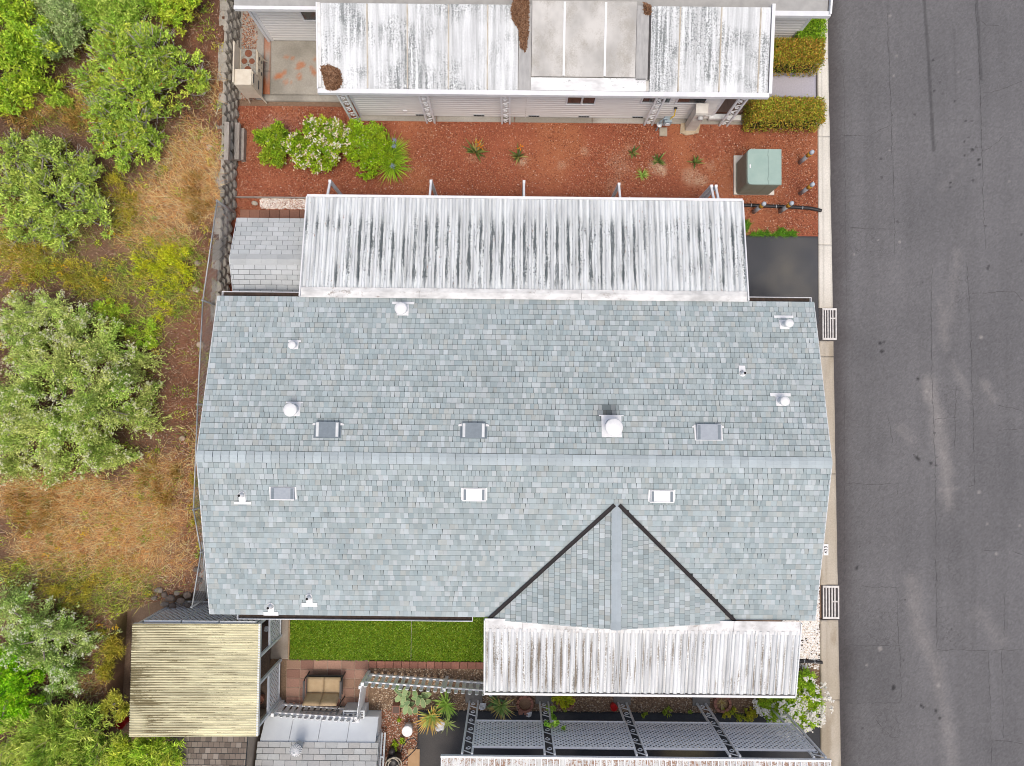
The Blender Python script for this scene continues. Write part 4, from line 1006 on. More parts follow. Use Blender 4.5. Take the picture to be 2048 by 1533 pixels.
# scrollwork posts under the porch roof
def scroll_post(name, parent, x, y, z1, wd, nsc, dirx=1, r=.016):
    m = MB()
    for s in (-1, 1): m.bar((x + s * wd / 2, y, 0), (x + s * wd / 2, y, z1), .052, .052)
    po = m.build(name, m_bright, parent)
    h = z1 / nsc
    for i in range(nsc):
        zb = i * h; k = MB(); pts = []
        for j in range(13):
            a_ = -math.pi * .5 + j / 12 * math.pi * 1.9; rr = wd * .30 * (1 - .5 * j / 12); pts.append((x + rr * math.cos(a_) * (1 if i % 2 else -1), y, zb + h * .42 + rr * math.sin(a_)))
        k.tube(pts, .013, 5); k.bar((x - wd / 2, y, zb + h * .62), (x + wd / 2, y, zb + h * .95), .02, .02); k.build('scroll', m_bright, po)
for px, py in ((713, 236), (862, 238), (1012, 240), (1296, 243), (1446, 249)):
    q = P(px, py, 0); scroll_post('post', nb, q.x, AY - .22, RZE - .08, .24, 6)
# pine needle drifts on the roof
m_needle = VC('pine_needles', .95, 30, .3, 0)
def needle_pile(label, poly_px, n=2600):
    pts = [P(a, b, 2.6) for a, b in poly_px]; xs__ = [p.x for p in pts]; ys__ = [p.y for p in pts]
    X = RNG.uniform(min(xs__) - .05, max(xs__) + .05, n * 3); Y = RNG.uniform(min(ys__) - .05, max(ys__) + .05, n * 3)
    inside = np.zeros(len(X), bool); j = len(pts) - 1
    for i in range(len(pts)):
        c_ = ((ys__[i] > Y) != (ys__[j] > Y)) & (X < (xs__[j] - xs__[i]) * (Y - ys__[i]) / (ys__[j] - ys__[i] + 1e-9) + xs__[i]); inside ^= c_; j = i
    cx, cy = np.mean(xs__), np.mean(ys__)
    X, Y = X[inside][:n], Y[inside][:n]; k = len(X)
    ed = pl_dist(X, Y, [(a, b) for a, b in zip(xs__ + xs__[:1], ys__ + ys__[:1])])
    z0 = RZE + (RZT - RZE) * (Y - RYE) / (RYT - RYE) + .03 + np.minimum(ed, .15) * .9 * RNG.random(k)
    an = RNG.uniform(0, 2 * np.pi, k); l = RNG.uniform(.06, .14, k) / 2; w_ = .009
    ux, uy = np.cos(an) * l, np.sin(an) * l; vx, vy = -np.sin(an) * w_, np.cos(an) * w_; tz = RNG.normal(0, .03, k)
    V = np.stack([np.stack([X + a * ux + b * vx, Y + a * uy + b * vy, z0 + a * tz], -1) for a, b in ((-1, -1), (1, -1), (1, 1), (-1, 1))], 1).reshape(-1, 3)
    C = np.repeat(np.array([(.23, .125, .07), (.17, .085, .045), (.30, .18, .11)])[RNG.integers(0, 3, k)], 4, 0)
    base = MB(); bp = []
    o = np_mesh('pine_needle_drift', V, np.arange(4 * k).reshape(k, 4), m_needle, None, C, origin=(cx, cy, 2.5)); tag(o, label, 'pine needles', 'pine needle drifts on the metal roof', 'stuff')
needle_pile('small brown pine needle drift on the lower left roof corner', [(641, 132), (655, 130), (676, 138), (681, 160), (672, 174), (652, 175), (648, 160)], 2400)
needle_pile('long brown pine needle drift along the grey roof flashing at the top', [(1024, 18), (1036, -4), (1056, -6), (1055, 70), (1050, 102), (1042, 96), (1040, 62), (1026, 42)], 4200)
needle_pile('tiny rust brown needle clump near the dark roof strip', [(1286, 14), (1299, 20), (1298, 34), (1288, 32)], 500)

# ------------------------------------------------------------------ old stove on the neighbour's patio
m_enamel = M('yellowed_enamel', (.72, .66, .54), (.62, .55, .43), 5, .35)
m_rust = M('rusted_iron', (.24, .095, .05), (.16, .06, .035), 14, .9)
m_cook = M('grey_cooktop', (.36, .37, .33), (.24, .20, .16), 10, .5)
sxf = -7.84; sxb = -8.34; yS = P(470, 169, 1.27).y; yN_ = P(480, 98, .9).y; yM = P(470, 138, 1.27).y
st = thing('old_stove', 'rusty cream enamel antique stove with burners standing on thin legs', 'stove', ((sxf + sxb) / 2, (yS + yN_) / 2, 0))
box_part('body', m_enamel, st, sxb, sxf, yM + .004, yN_, .34, .86); box_part('oven', m_enamel, st, sxb, sxf, yS, yM, .34, 1.25)
box_part('cooktop', m_cook, st, sxb + .03, sxf - .02, yM + .02, yN_ - .01, .862, .885)
box_part('backsplash', m_enamel, st, sxb - .045, sxb - .004, yS + .05, yN_ + .02, .34, 1.30)
for yy, xx, rx in ((yM + .42, -8.20, .085), (yM + .42, -7.97, .085), (yM + .17, -8.09, .10), (yM + .66, -8.08, .11)):
    if yy > yN_ - .05: yy = yN_ - .14
    m = MB(); m.lathe((xx, yy, .886), [(rx, 0), (rx, .012), (rx * .7, .016), (rx * .3, .008)], 18); m.build('burner', m_rust, st)
m = MB(); m.lathe((-8.07, yM + .30, .886), [(.02, 0), (.02, .02)], 10); m.build('knob', m_black, st)
nd_ = 4; yy = np.linspace(yM + .03, yN_ - .03, 3)
for a, b in zip(yy[:-1], yy[1:]):
    for z0, z1 in ((.40, .60), (.62, .82)):
        d = box_part('drawer', m_enamel, st, sxf + .001, sxf + .018, a + .01, b - .01, z0, z1); box_part('handle', m_dark, d, sxf + .019, sxf + .04, (a + b) / 2 - .05, (a + b) / 2 + .05, (z0 + z1) / 2 - .01, (z0 + z1) / 2 + .012)
for z0, z1 in ((.40, .78), (.80, 1.2)):
    d = box_part('oven_door', m_enamel, st, sxf + .001, sxf + .018, yS + .03, yM - .03, z0, z1); box_part('handle', m_dark, d, sxf + .019, sxf + .045, yS + .1, yM - .1, z1 - .06, z1 - .04)
for xx in (sxb + .04, sxf - .02):
    for yy in (yS + .03, yN_ - .03):
        ox = .06 if xx > -8 else -.02; oy = -.06 if yy < (yS + yN_) / 2 else .06; m = MB(); m.tube([(xx, yy, .36), (xx + ox * .3, yy + oy * .3, .2), (xx + ox, yy + oy, 0.03)], [.035, .024, .016], 6); m.build('leg', m_enamel, st)

# ------------------------------------------------------------------ transformer, bollards, pipes, meters
m_green = M('pale_green_enamel', (.33, .45, .40), (.29, .41, .365), 3, .45)
m_greend = M('olive_green_enamel', (.25, .275, .22), (.21, .23, .18), 3, .5)
a, b = P(1468, 389, .08), P(1547, 312, .08)
tr = thing('transformer_box', 'pale green pad-mounted transformer cabinet on a concrete pad in red bark', 'transformer', ((a.x + b.x) / 2, (a.y + b.y) / 2, 0))
m = MB(); m.bx(a.x, b.x + .02, a.y, b.y, 0, .08); m.build('pad', M('pad_concrete', (.70, .67, .60), (.62, .59, .52), 6, .9), tr)
def rrect(x0, x1, y0, y1, r, left=True, n=6):
    pts = []
    for cx, cy, a0, rd in ((x1, y0, -90, 0), (x1, y1, 0, 0), (x0, y1, 90, r), (x0, y0, 180, r)):
        if rd == 0: pts.append((cx, cy)); continue
        sx = 1 if cx == x0 else -1; sy = 1 if cy == y0 else -1
        for k in range(n + 1):
            t = math.radians(a0 + 90 * k / n); pts.append((cx + sx * rd + rd * math.cos(t), cy + sy * rd + rd * math.sin(t)))
    return pts
ta, tb = P(1497, 368, 1.15), P(1562, 299, 1.15); xsplit = P(1537, 330, 1.15).x
zt = 1.13
def shell(x0, x1, y0, y1, z0, z1, r, name, mat):
    m = MB(); pts = rrect(x0, x1, y0, y1, r); m.prism(pts, z0, z1); return m.build(name, mat, tr)
shell(ta.x - .03, xsplit - .004, ta.y, tb.y, .08, 1.06, .10, 'tank_cabinet', m_greend)
box_part('door_cabinet', m_greend, tr, xsplit + .004, tb.x, ta.y, tb.y, .08, 1.06)
shell(ta.x - .02, xsplit - .003, ta.y - .01, tb.y + .01, 1.062, zt, .12, 'lid', m_green); box_part('door_lid', m_green, tr, xsplit + .004, tb.x + .02, ta.y - .01, tb.y + .01, 1.062, zt)
for yy in (ta.y + .15, tb.y - .15): box_part('hinge', m_green, tr, xsplit - .03, xsplit + .03, yy - .04, yy + .04, zt + .001, zt + .015)
q = P(1500, 333, zt); box_part('lifting_lug', m_bright, tr, q.x - .02, q.x + .02, q.y - .05, q.y + .05, zt + .001, zt + .02)
m_bol = M('galvanised_pipe', (.36, .37, .40), (.28, .29, .31), 10, .5); m_yel = M('yellow_tape', (.60, .34, .03), (.48, .25, .03), 8, .6); m_bolt = M('grey_dome', (.50, .56, .62), (.42, .48, .54), 8, .4)
for (bx_, by_), lab in (((1599, 326), 'bollard nearest the top of the picture, right of the transformer'), ((1600, 388), 'bollard by the gutter, lower of the two right of transformer'),
                        ((1507, 425), 'bollard over the black pipe closest to the carport roof'), ((1560, 424), 'bollard over the black pipe farther from the carport roof')):
    q = P(bx_, by_, 0); t = thing('bollard', 'grey steel ' + lab, 'bollard', q, 'steel bollards round the transformer')
    m = MB(); m.lathe(q, [(.062, 0), (.062, .62)], 16); m.build('pipe', m_bol, t, True)
    m = MB(); m.lathe(q, [(.064, .62), (.064, .86)], 16); m.build('yellow_band', m_yel, t, True)
    m = MB(); m.lathe(q, [(.066, .861), (.066, .93), (.058, .97), (.035, .995), (.0005, 1.0)], 16); m.build('cap', m_bolt, t, True)
def pipe(name, label, pts_px, r, z=None, ribs=True):
    pts = [P(a_, b_, 0) for a_, b_ in pts_px]; pts = [Vector((p.x, p.y, (z or r) + .01)) for p in pts]
    t = thing(name, label, 'drain pipe', pts[0])
    k = MB(); full = []
    for p_, q_ in zip(pts[:-1], pts[1:]):
        n_ = max(2, int((q_ - p_).length / .03))
        full += [p_.lerp(q_, i / n_) for i in range(n_)]
    full.append(pts[-1]); k.tube(full, [r * (1.06 if i % 2 else .94) for i in range(len(full))] if ribs else r, 10); k.build('pipe', m_black, t, True)
    for f_ in (.3, .55, .8):
        q_ = full[int(len(full) * f_)]; d = (full[int(len(full) * f_) + 1] - q_).normalized(); c_ = MB(); c_.tube([q_, q_ + d * .02], r * 1.1, 10); c_.build('tie', m_galv, t)
    e = full[-1]; d = (full[-1] - full[-2]).normalized(); c_ = MB(); c_.tube([e - d * .02, e + d * .003], r * .75, 10); c_.build('mouth', m_hole, t)
pipe('drain_pipe', 'black corrugated drain pipe crossing the red bark to the gutter', [(1440, 412), (1490, 412), (1540, 414), (1590, 416), (1618, 418), (1641, 423)], .055)
pipe('drain_pipe', 'short black drain pipe emerging from under the white porch roof', [(1560, 1320), (1600, 1322), (1643, 1324)], .045, None, False)
# gas meter
q = P(1326, 262, 0); gm = thing('gas_meter', 'grey gas meter with pipes and yellow hose against the cream wall', 'gas meter', q)
box_part('pad', M('meter_pad', (.42, .38, .30), (.34, .3, .24), 8, .9), gm, q.x - .12, q.x + .12, q.y - .18, q.y + .08, 0, .06)
m_meter = M('meter_grey', (.34, .42, .46), (.28, .35, .39), 8, .5)
m = MB(); m.bx(q.x - .10, q.x + .12, q.y - .02, q.y + .16, .45, .72); m.build('meter_body', m_meter, gm)
m = MB(); m.lathe((q.x + .01, q.y - .03, .58), [(.08, 0), (.08, .02)], 14, Vector((0, -1, 0))); m.build('dial', m_bright, gm)
m = MB(); m.tube([(q.x - .22, q.y, .02), (q.x - .22, q.y, .75), (q.x - .15, q.y + .03, .85), (q.x - .05, q.y + .05, .85), (q.x - .05, q.y + .05, .72)], .025, 8); m.build('inlet_pipe', m_meter, gm)
m = MB(); m.lathe((q.x - .22, q.y - .02, .5), [(.02, 0), (.09, .01), (.09, .05), (.03, .07)], 12); m.build('regulator', m_galv, gm)
m = MB(); m.tube([(q.x + .07, q.y + .07, .72), (q.x + .07, q.y + .07, .8), (q.x + .18, q.y + .16, .78), (q.x + .20, AY - .12, .78), (q.x + .2, AY - .05, .85)], .018, 7); m.build('yellow_hose', M('yellow_hose', (.62, .42, .02), (.55, .36, .02), 5, .5), gm)
m = MB(); m.lathe((q.x + .2, AY - .03, .86), [(.05, 0), (.05, .04)], 10, Vector((0, -1, 0))); m.build('wall_flange', m_dark, gm)
# electric pedestal
q = P(1380, 262, 0); pd = thing('electric_pedestal', 'cream electric meter pedestal standing on a rough concrete footing', 'electric pedestal', q)
m = MB(); m.prism([(q.x - .30, q.y + .22), (q.x - .32, q.y - .08), (q.x - .12, q.y - .16), (q.x + .08, q.y - .12), (q.x + .26, q.y - .08), (q.x + .32, q.y + .22)], 0, .05); m.build('footing', M('rough_footing', (.48, .40, .29), (.38, .30, .2), 9, .95, .6, 40), pd)
m_ped = M('pedestal_paint', (.66, .64, .58), (.58, .55, .49), 5, .5)
m = MB(); m.bx(q.x - .16, q.x + .16, q.y - .02, q.y + .22, .05, 1.32); m.build('cabinet', m_ped, pd)
m = MB(); m.add([(q.x - .18, q.y - .06, 1.32), (q.x + .18, q.y - .06, 1.32), (q.x + .18, q.y + .24, 1.32), (q.x - .18, q.y + .24, 1.32), (q.x - .18, q.y - .03, 1.40), (q.x + .18, q.y - .03, 1.40), (q.x + .18, q.y + .24, 1.46), (q.x - .18, q.y + .24, 1.46)], [(4, 5, 6, 7), (0, 1, 5, 4), (1, 2, 6, 5), (2, 3, 7, 6), (3, 0, 4, 7), (3, 2, 1, 0)]); m.build('hood', m_ped, pd)
m = MB(); m.lathe((q.x + .03, q.y - .03, 1.12), [(.085, -.02), (.085, .05), (.07, .09), (.0005, .10)], 16, Vector((0, -1, 0))); m.build('meter', M('meter_glass', (.45, .46, .45), (.55, .55, .54), 10, .2), pd, True)
box_part('access_door', m_ped, pd, q.x - .13, q.x + .13, q.y - .034, q.y - .022, .35, .9)

# ------------------------------------------------------------------ south side: lawn, pavers
gx0, gx1 = P(581, 1280, 0).x, P(1010, 1280, 0).x; gy0, gy1 = Yg(700, 1318), -5.0
lawn = tag(sheet('lawn', lines([(gx0, gx1, .08)]), lines([(gy0 - .02, gy1, .08)]), .03, lambda X, Y: lerp((.10, .15, .006), (.16, .23, .01), fbm(X, Y, 2, 3)), m_soil), kind='structure')
GAIN = 1.3
def blades(name, X, Y, Z, L_, W_, cols, lean, mat, prob=None, bright=(.7, 1.25), origin=(0, 0, 0), up=1.0):
    n = len(X); an = RNG.uniform(0, 2 * np.pi, n); l = RNG.uniform(*L_, n); w_ = RNG.uniform(*W_, n) / 2
    le = np.abs(RNG.normal(0, lean, n)).clip(0, 1.45); dx, dy = np.cos(an), np.sin(an); h = np.cos(le) * l * up; r = np.sin(le) * l
    bx_, by_ = -dy * w_, dx * w_
    V = np.stack([np.stack([X - bx_, Y - by_, Z], -1), np.stack([X + bx_, Y + by_, Z], -1), np.stack([X + dx * r * .45 + bx_ * .8, Y + dy * r * .45 + by_ * .8, Z + h * .62], -1), np.stack([X + dx * r * .45 - bx_ * .8, Y + dy * r * .45 - by_ * .8, Z + h * .62], -1), np.stack([X + dx * r, Y + dy * r, Z + h], -1)], 1).reshape(-1, 3)
    k = np.arange(n) * 5
    F4 = np.stack([k, k + 1, k + 2, k + 3], -1); F3 = np.stack([k + 3, k + 2, k + 4, k + 4], -1)
    C = np.repeat(np.clip(np.asarray(cols)[RNG.choice(len(cols), n, p=prob)] * RNG.uniform(*bright, (n, 1)) * GAIN, 0, .85), 5, 0)
    # two polygon sizes: triangles as separate list
    F = np.concatenate([np.stack([k, k + 1, k + 2], -1), np.stack([k, k + 2, k + 3], -1), np.stack([k + 3, k + 2, k + 4], -1)])
    return np_mesh(name, V, F, mat, None, C, origin=origin)
n = 42000; X = RNG.uniform(gx0, gx1, n); Y = RNG.uniform(gy0 - .03, gy1, n)
g_ = blades('turf_grass', X, Y, np.full(n, .028), (.04, .10), (.008, .016), [(.15, .30, .014), (.09, .19, .010), (.27, .44, .04), (.42, .54, .12)], .8, m_grassb, [.36, .30, .24, .10], origin=(gx0, gy0, 0))
tag(g_, 'short bright green turf grass on the back lawn', 'grass', kind='stuff')
box_part('lawn_seam', m_seam, lawn, P(823, 1280, 0).x - .004, P(823, 1280, 0).x + .004, gy0, gy1, .035, .068)
# gravelly concrete strip left of the lawn
strip = tag(sheet('side_path', lines([(-7.3, gx0 - .05, .05)]), lines([(Yg(560, 1318), -4.9, .05)]), .025, lambda X, Y: lerp((.23, .19, .15), (.42, .37, .31), fbm(X, Y, 3, 8)), m_conc, skirt=.06), kind='structure')
bar_part('edge_board', M('path_edge_wood', (.36, .25, .15), (.28, .19, .11), 6, .8), strip, (gx0 - .025, Yg(580, 1318), .04), (gx0 - .025, -4.9, .04), .04, .07)
floor_ = tag(sheet('patio_floor', lines([(-11.6, -7.31, .2)]), lines([(-9.6, -5.0, .2)]), .01, lambda X, Y: lerp((.10, .07, .05), (.18, .13, .10), fbm(X, Y, 2, 3)), m_soil), kind='structure')
yard = tag(sheet('yard_soil', lines([(-7.3, GUT0 - .02, .1)]), lines([(-11.4, gy0 + .05, .1)]), -.005, lambda X, Y: lerp((.13, .085, .055), (.25, .17, .11), fbm(X, Y, 1.5, 13)), m_soil), kind='structure')
pat = thing('paver_patio', None, None, (-5.5, -8.3, 0)); pat['kind'] = 'structure'
px0, px1 = P(573, 1370, 0).x, P(737, 1370, 0).x; py1 = Yg(650, 1320); py0 = Yg(650, 1412); nx, ny = 6, 5
for i in range(nx):
    for j in range(ny):
        a = px0 + (px1 - px0) * i / nx; b = px0 + (px1 - px0) * (i + 1) / nx; c = py0 + (py1 - py0) * j / ny; d = py0 + (py1 - py0) * (j + 1) / ny
        brick(pat, a + .006, b - .006, c + .006, d - .006, .04, random.choice([(.30, .175, .135), (.26, .145, .11), (.33, .20, .15), (.27, .17, .12)]))
mj = MB(); mj.bx(px0, px1, py0, py1, -.02, .026); mj.build('joint_sand', M('joint_sand', (.50, .42, .34), (.35, .27, .2), 6, .95), pat)
bx1 = P(985, 1335, 0).x; k = 15
for i in range(k):
    a = px1 + (bx1 - px1) * i / k; b = px1 + (bx1 - px1) * (i + 1) / k; brick(pat, a + .006, b - .006, gy0 - .25, gy0 - .04, .07, (.29, .135, .10))
# brown gravel bed
bedx0, bedx1 = P(745, 1390, 0).x, P(1640, 1400, 0).x
bedy1, bedy0 = gy0 - .27, ysd
def bed_mask(X, Y): return (.55 + .45 * (fbm(X, Y, 1.2, 5) > .45)) * ~((X < xs2 - .05) & (Y < -9.3) & (fbm(X, Y, 2, 3) > .52))
pebbles('brown_gravel', 15000, (bedx0, bedx1, bedy0 - .02, bedy1), 0, .012, .032, [(.33, .235, .15), (.24, .16, .10), (.42, .31, .21), (.52, .43, .33), (.17, .11, .075)], 'brown gravel covering the narrow planting bed south of the porch roof', 'gravel', None, bed_mask)
pebbles('bark_litter', 3600, (P(760, 1500, 0).x, xs2 - .01, -11.2, bedy0), 0, .012, .03, [(.30, .13, .075), (.38, .18, .11), (.22, .09, .05), (.55, .45, .38)], 'reddish bark litter beside the grey shed', 'bark')
wx0, wx1 = P(1585, 1280, 0).x, GUT0 - .03
pebbles('white_pebbles', 5200, (wx0 - .3, wx1, Yg(1610, 1338), -5.3), .0, .018, .042, [(.82, .81, .78), (.74, .72, .68), (.68, .60, .52), (.86, .85, .84)], 'white pebble patch beside the gutter right of the porch roof', 'pebbles', None,
        lambda X, Y: np.where(Y > Yg(1610, 1318), 1., .35))
pebbles('white_pebbles', 700, (8.6, wx1, -5.3, 2.6), .0, .012, .03, [(.5, .42, .34), (.36, .27, .2)], 'sparse tan gravel in the gap between house and gutter', 'gravel')

# ------------------------------------------------------------------ love seat
q0, q1 = P(614, 1391, .44), P(681, 1356, .44); wx = (q1.x - q0.x)
ls = thing('garden_loveseat', 'tan cushioned garden loveseat with dark metal frame on the paver patio', 'loveseat', ((q0.x + q1.x) / 2, (q0.y + q1.y) / 2, 0))
def cushion(parent, a, b, th, name):   # a,b corners of pad; puffed box
    m = MB(); A, B = Vector(a), Vector(b); n_ = 7; vv = []; ff = []
    for i in range(n_):
        for j in range(n_):
            u, v = i / (n_ - 1), j / (n_ - 1); e = min(1, 5.5 * min(u, 1 - u)) ** .5 * min(1, 5.5 * min(v, 1 - v)) ** .5
            vv.append((u, v, .35 + .65 * e))
    return vv
def pad(name, o, ux, uy, un, th):
    o, ux, uy, un = Vector(o), Vector(ux), Vector(uy), Vector(un); n_ = 8; vv = []; ff = []
    for sgn in (1, -1):
        for i in range(n_):
            for j in range(n_):
                u, v = i / (n_ - 1), j / (n_ - 1); e = (min(1, 6 * min(u, 1 - u)) * min(1, 6 * min(v, 1 - v))) ** .4
                vv.append(o + ux * u + uy * v + un * (th * .5 * (1 + sgn * (.35 + .65 * e))))
    for s in (0, 1):
        for i in range(n_ - 1):
            for j in range(n_ - 1):
                b = s * n_ * n_ + i * n_ + j; f = (b, b + n_, b + n_ + 1, b + 1); ff.append(f if s == 0 else f[::-1])
    ring = [i * n_ for i in range(n_)] + [(n_ - 1) * n_ + j for j in range(1, n_)] + [i * n_ + n_ - 1 for i in range(n_ - 2, -1, -1)] + [j for j in range(n_ - 2, 0, -1)]
    for a_, b_ in zip(ring, ring[1:] + ring[:1]): ff.append((b_, a_, a_ + n_ * n_, b_ + n_ * n_))
    m = MB(); m.add(vv, ff); m.build(name, m_cush, ls, True)
half = wx / 2 - .006
for i in range(2):
    x = q0.x + i * (half + .012)
    pad('seat_cushion', (x, q0.y, .36), (half, 0, 0), (0, q1.y - q0.y, 0), (0, 0, 1), .10)
    pad('back_cushion', (x + .0, q0.y + .02, .44), (half, 0, 0), (0, -.16, .46), (0, .95, .3), .10)
yB, yF = q0.y - .14, q1.y + .02
for s, x in ((-1, q0.x - .05), (1, q1.x + .05)):
    m = MB(); m.tube([(x, yF, .0), (x, yF - .02, .5), (x, yF - .08, .60), (x, yB + .1, .62), (x, yB, .56), (x, yB - .05, 0)], .02, 8); m.build('arm', m_dark, ls, True)
    m = MB(); m.bx(x - .03, x + .03, q0.y - .02, yF - .06, .60, .63); m.build('arm_rest', m_dark, ls)
bar_part('seat_frame', m_dark, ls, (q0.x - .05, (q0.y + q1.y) / 2, .34), (q1.x + .05, (q0.y + q1.y) / 2, .34), q1.y - q0.y, .03)
bar_part('front_rail', m_dark, ls, (q0.x - .05, yF - .01, .30), (q1.x + .05, yF - .01, .30), .03, .05)
m = MB(); m.tube([(q0.x - .05, yB, .5), (q0.x, yB - .13, .90), (q1.x, yB - .13, .90), (q1.x + .05, yB, .5)], .018, 8); m.build('back_frame', m_dark, ls, True)

# ------------------------------------------------------------------ picket fences
m_pk = M('picket_white', (.88, .89, .90), (.82, .84, .85), 5, .55)
def picket_fence(label, a, b, n_, h=1.05, front=1):
    a, b = Vector((a.x, a.y, 0)), Vector((b.x, b.y, 0)); d = (b - a).normalized(); nn = Vector((-d.y, d.x, 0)) * front
    t = thing('picket_fence', label, 'fence', (a + b) / 2, 'white picket fences')
    for z in (.22, .78):
        m = MB(); m.bar(a + Vector((0, 0, z)), b + Vector((0, 0, z)), .04, .07); m.build('rail', m_pk, t)
    W = .108; ang = math.atan2(d.y, d.x)
    m = MB(); prof = [(-W / 2, 0), (W / 2, 0), (W / 2, h - .06), (W * .36, h - .02), (0, h), (-W * .36, h - .02), (-W / 2, h - .06)]
    k = len(prof); m.add([(x, -.010, z) for x, z in prof] + [(x, .010, z) for x, z in prof], [tuple(range(k)), tuple(range(2 * k - 1, k - 1, -1))] + [(i, i + k, (i + 1) % k + k, (i + 1) % k) for i in range(k)])
    me = m.mesh('picket', m_pk)
    for i in range(n_):
        p = a.lerp(b, (i + .5) / n_) + nn * .033; link('picket', me, t, p + Vector((0, 0, .03 + random.uniform(-.01, .01))), (0, 0, ang))
    for p in (a, b) if (b - a).length < 3 else (a, a.lerp(b, .62), b):
        m = MB(); m.bx(p.x - .045, p.x + .045, p.y - .045, p.y + .045, 0, .98); m.build('post', m_pk, t)
K1, K2 = P(738, 1344, 0), P(728, 1414, 0)
picket_fence('white picket fence in front of the gravel bed, its right end under the porch roof', K1, P(990, 1362, 0), 19, 1.05, -1)
picket_fence('short white picket fence on the right side of the paver patio', K1 + Vector((-.06, -.1, 0)), K2 + Vector((-.03, .06, 0)), 9, 1.05, 1)
picket_fence('white picket fence right behind the tan loveseat', P(566, 1403, 0), K2, 14, 1.0, -1)

# ------------------------------------------------------------------ patio cover of corrugated yellow fibreglass
FZ = 2.2; fa, fb = P(260, 1472, FZ), P(520, 1249, FZ)
m_fib = STAIN('yellowed_fibreglass', (.78, .74, .50), (.16, .13, .06), None, 9, 1.1, (.44, .56), rust=0., axis='x', seed=6, big=.5, speck=.3, bm=(.28, .5), grad=(-8.5, .11), period=(fb.y - fa.y) / 45, x0=fa.y)
fc_ = thing('patio_cover', 'corrugated yellowed fibreglass patio cover stained brown', 'patio cover', ((fa.x + fb.x) / 2, (fa.y + fb.y) / 2, 0))
nsh = 5; hh = (fb.y - fa.y) / nsh
pts = []; nc = 9
for i in range(nc * 6 + 1):
    t = i / (nc * 6); pts.append((hh * t, .016 * math.cos(2 * math.pi * nc * t)))
sl_ = .10 / (fb.x - fa.x)
m = MB(); vv = []
for j in range(7):
    x = (fb.x - fa.x) * j / 6; vv += [(x, y, z - x * sl_ + .05) for y, z in pts]
k = len(pts); m.add(vv, [(j * k + i, (j + 1) * k + i, (j + 1) * k + i + 1, j * k + i + 1) for j in range(6) for i in range(k - 1)])
shm = m.mesh('roof_sheet', m_fib, (0, 0, 0), True)
for i in range(nsh): link('roof_sheet', shm, fc_, (fa.x, fa.y + i * hh, FZ + (.006 if i % 2 else 0)))
m_frame = M('grey_white_frame', (.70, .74, .77), (.60, .65, .69), 4, .5)
bar_part('east_beam', m_frame, fc_, (fb.x - .03, fa.y, FZ - .1), (fb.x - .03, fb.y, FZ - .1), .05, .12)
for yy in (fa.y + .04, (fa.y + fb.y) / 2, fb.y - .04): bar_part('rafter', m_frame, fc_, (fa.x, yy, FZ - .04), (fb.x - .06, yy, FZ - .12), .05, .09)
ex = fb.x - .10
ypost = [fb.y - .05, Yg(556, 1270), Yg(556, 1320), fa.y + .15]
for yy in ypost: bar_part('post', m_frame, fc_, (ex, yy, 0), (ex, yy, FZ - .16), .07, .07)
for yy in (fa.y + .1, fb.y - .06): bar_part('post', m_frame, fc_, (fa.x + .1, yy, 0), (fa.x + .1, yy, FZ - .06), .07, .07)
def lattice(name, parent, o, u, W, z0, z1, mat, pitch=.115, wd=.036, sag=0, off=None, frame=True, xsag=0, lean=0):
    """diagonal slats in the vertical plane through o along unit vector u"""
    o = Vector(o); u = Vector(u); nv = Vector((-u.y, u.x, 0)); H_ = z1 - z0; m = MB()
    def pt(s, z, d): 
        b = math.sin(math.pi * min(1, max(0, s / W))); return o + u * s + Vector((0, 0, z0 + z - sag * b)) + nv * (d + xsag * b + lean * z / H_)
    for dr, dp in ((1, .004), (-1, -.004)):
        c = -H_
        while c < W:
            s0, s1 = max(0, c), min(W, c + H_)
            if s1 - s0 > .03:
                n_ = 5 if (sag or xsag) else 1
                for i in range(n_):
                    a_ = s0 + (s1 - s0) * i / n_; b_ = s0 + (s1 - s0) * (i + 1) / n_
                    za, zb = (a_ - c, b_ - c) if dr == 1 else (H_ - (a_ - c), H_ - (b_ - c))
                    m.bar(pt(a_, za, dp), pt(b_, zb, dp), wd, .008, nv)
            c += pitch * 1.414
    lo = m.build(name, mat, parent)
    if frame:
        f = MB()
        n_ = 10
        for z in (0, H_):
            for i in range(n_): f.bar(pt(W * i / n_, z, 0), pt(W * (i + 1) / n_, z, 0), .03, .055, nv)
        for s in (0, W): f.bar(pt(s, 0, 0), pt(s, H_, 0), .03, .055, nv)
        f.build('frame', mat, lo)
    return lo
lattice('lattice_panel', fc_, (ex, ypost[1], 0), (0, 1, 0), ypost[0] - ypost[1], .15, 1.05, m_frame, .10); lattice('lattice_panel', fc_, (ex, ypost[3], 0), (0, 1, 0), ypost[2] - ypost[3], .15, 1.05, m_frame, .10)
for a, b in ((ypost[1], ypost[0]), (ypost[3], ypost[2])): bar_part('mid_rail', m_frame, fc_, (ex, a, 1.1), (ex, b, 1.1), .05, .06)
wlat = (fb.x - fa.x - .35) / 3
for i in range(3): lattice('lattice_panel', fc_, (fa.x + .25 + i * wlat, fb.y + .02, 0), (1, 0, 0), wlat - .06, .10, FZ - .12, m_frame, .11)

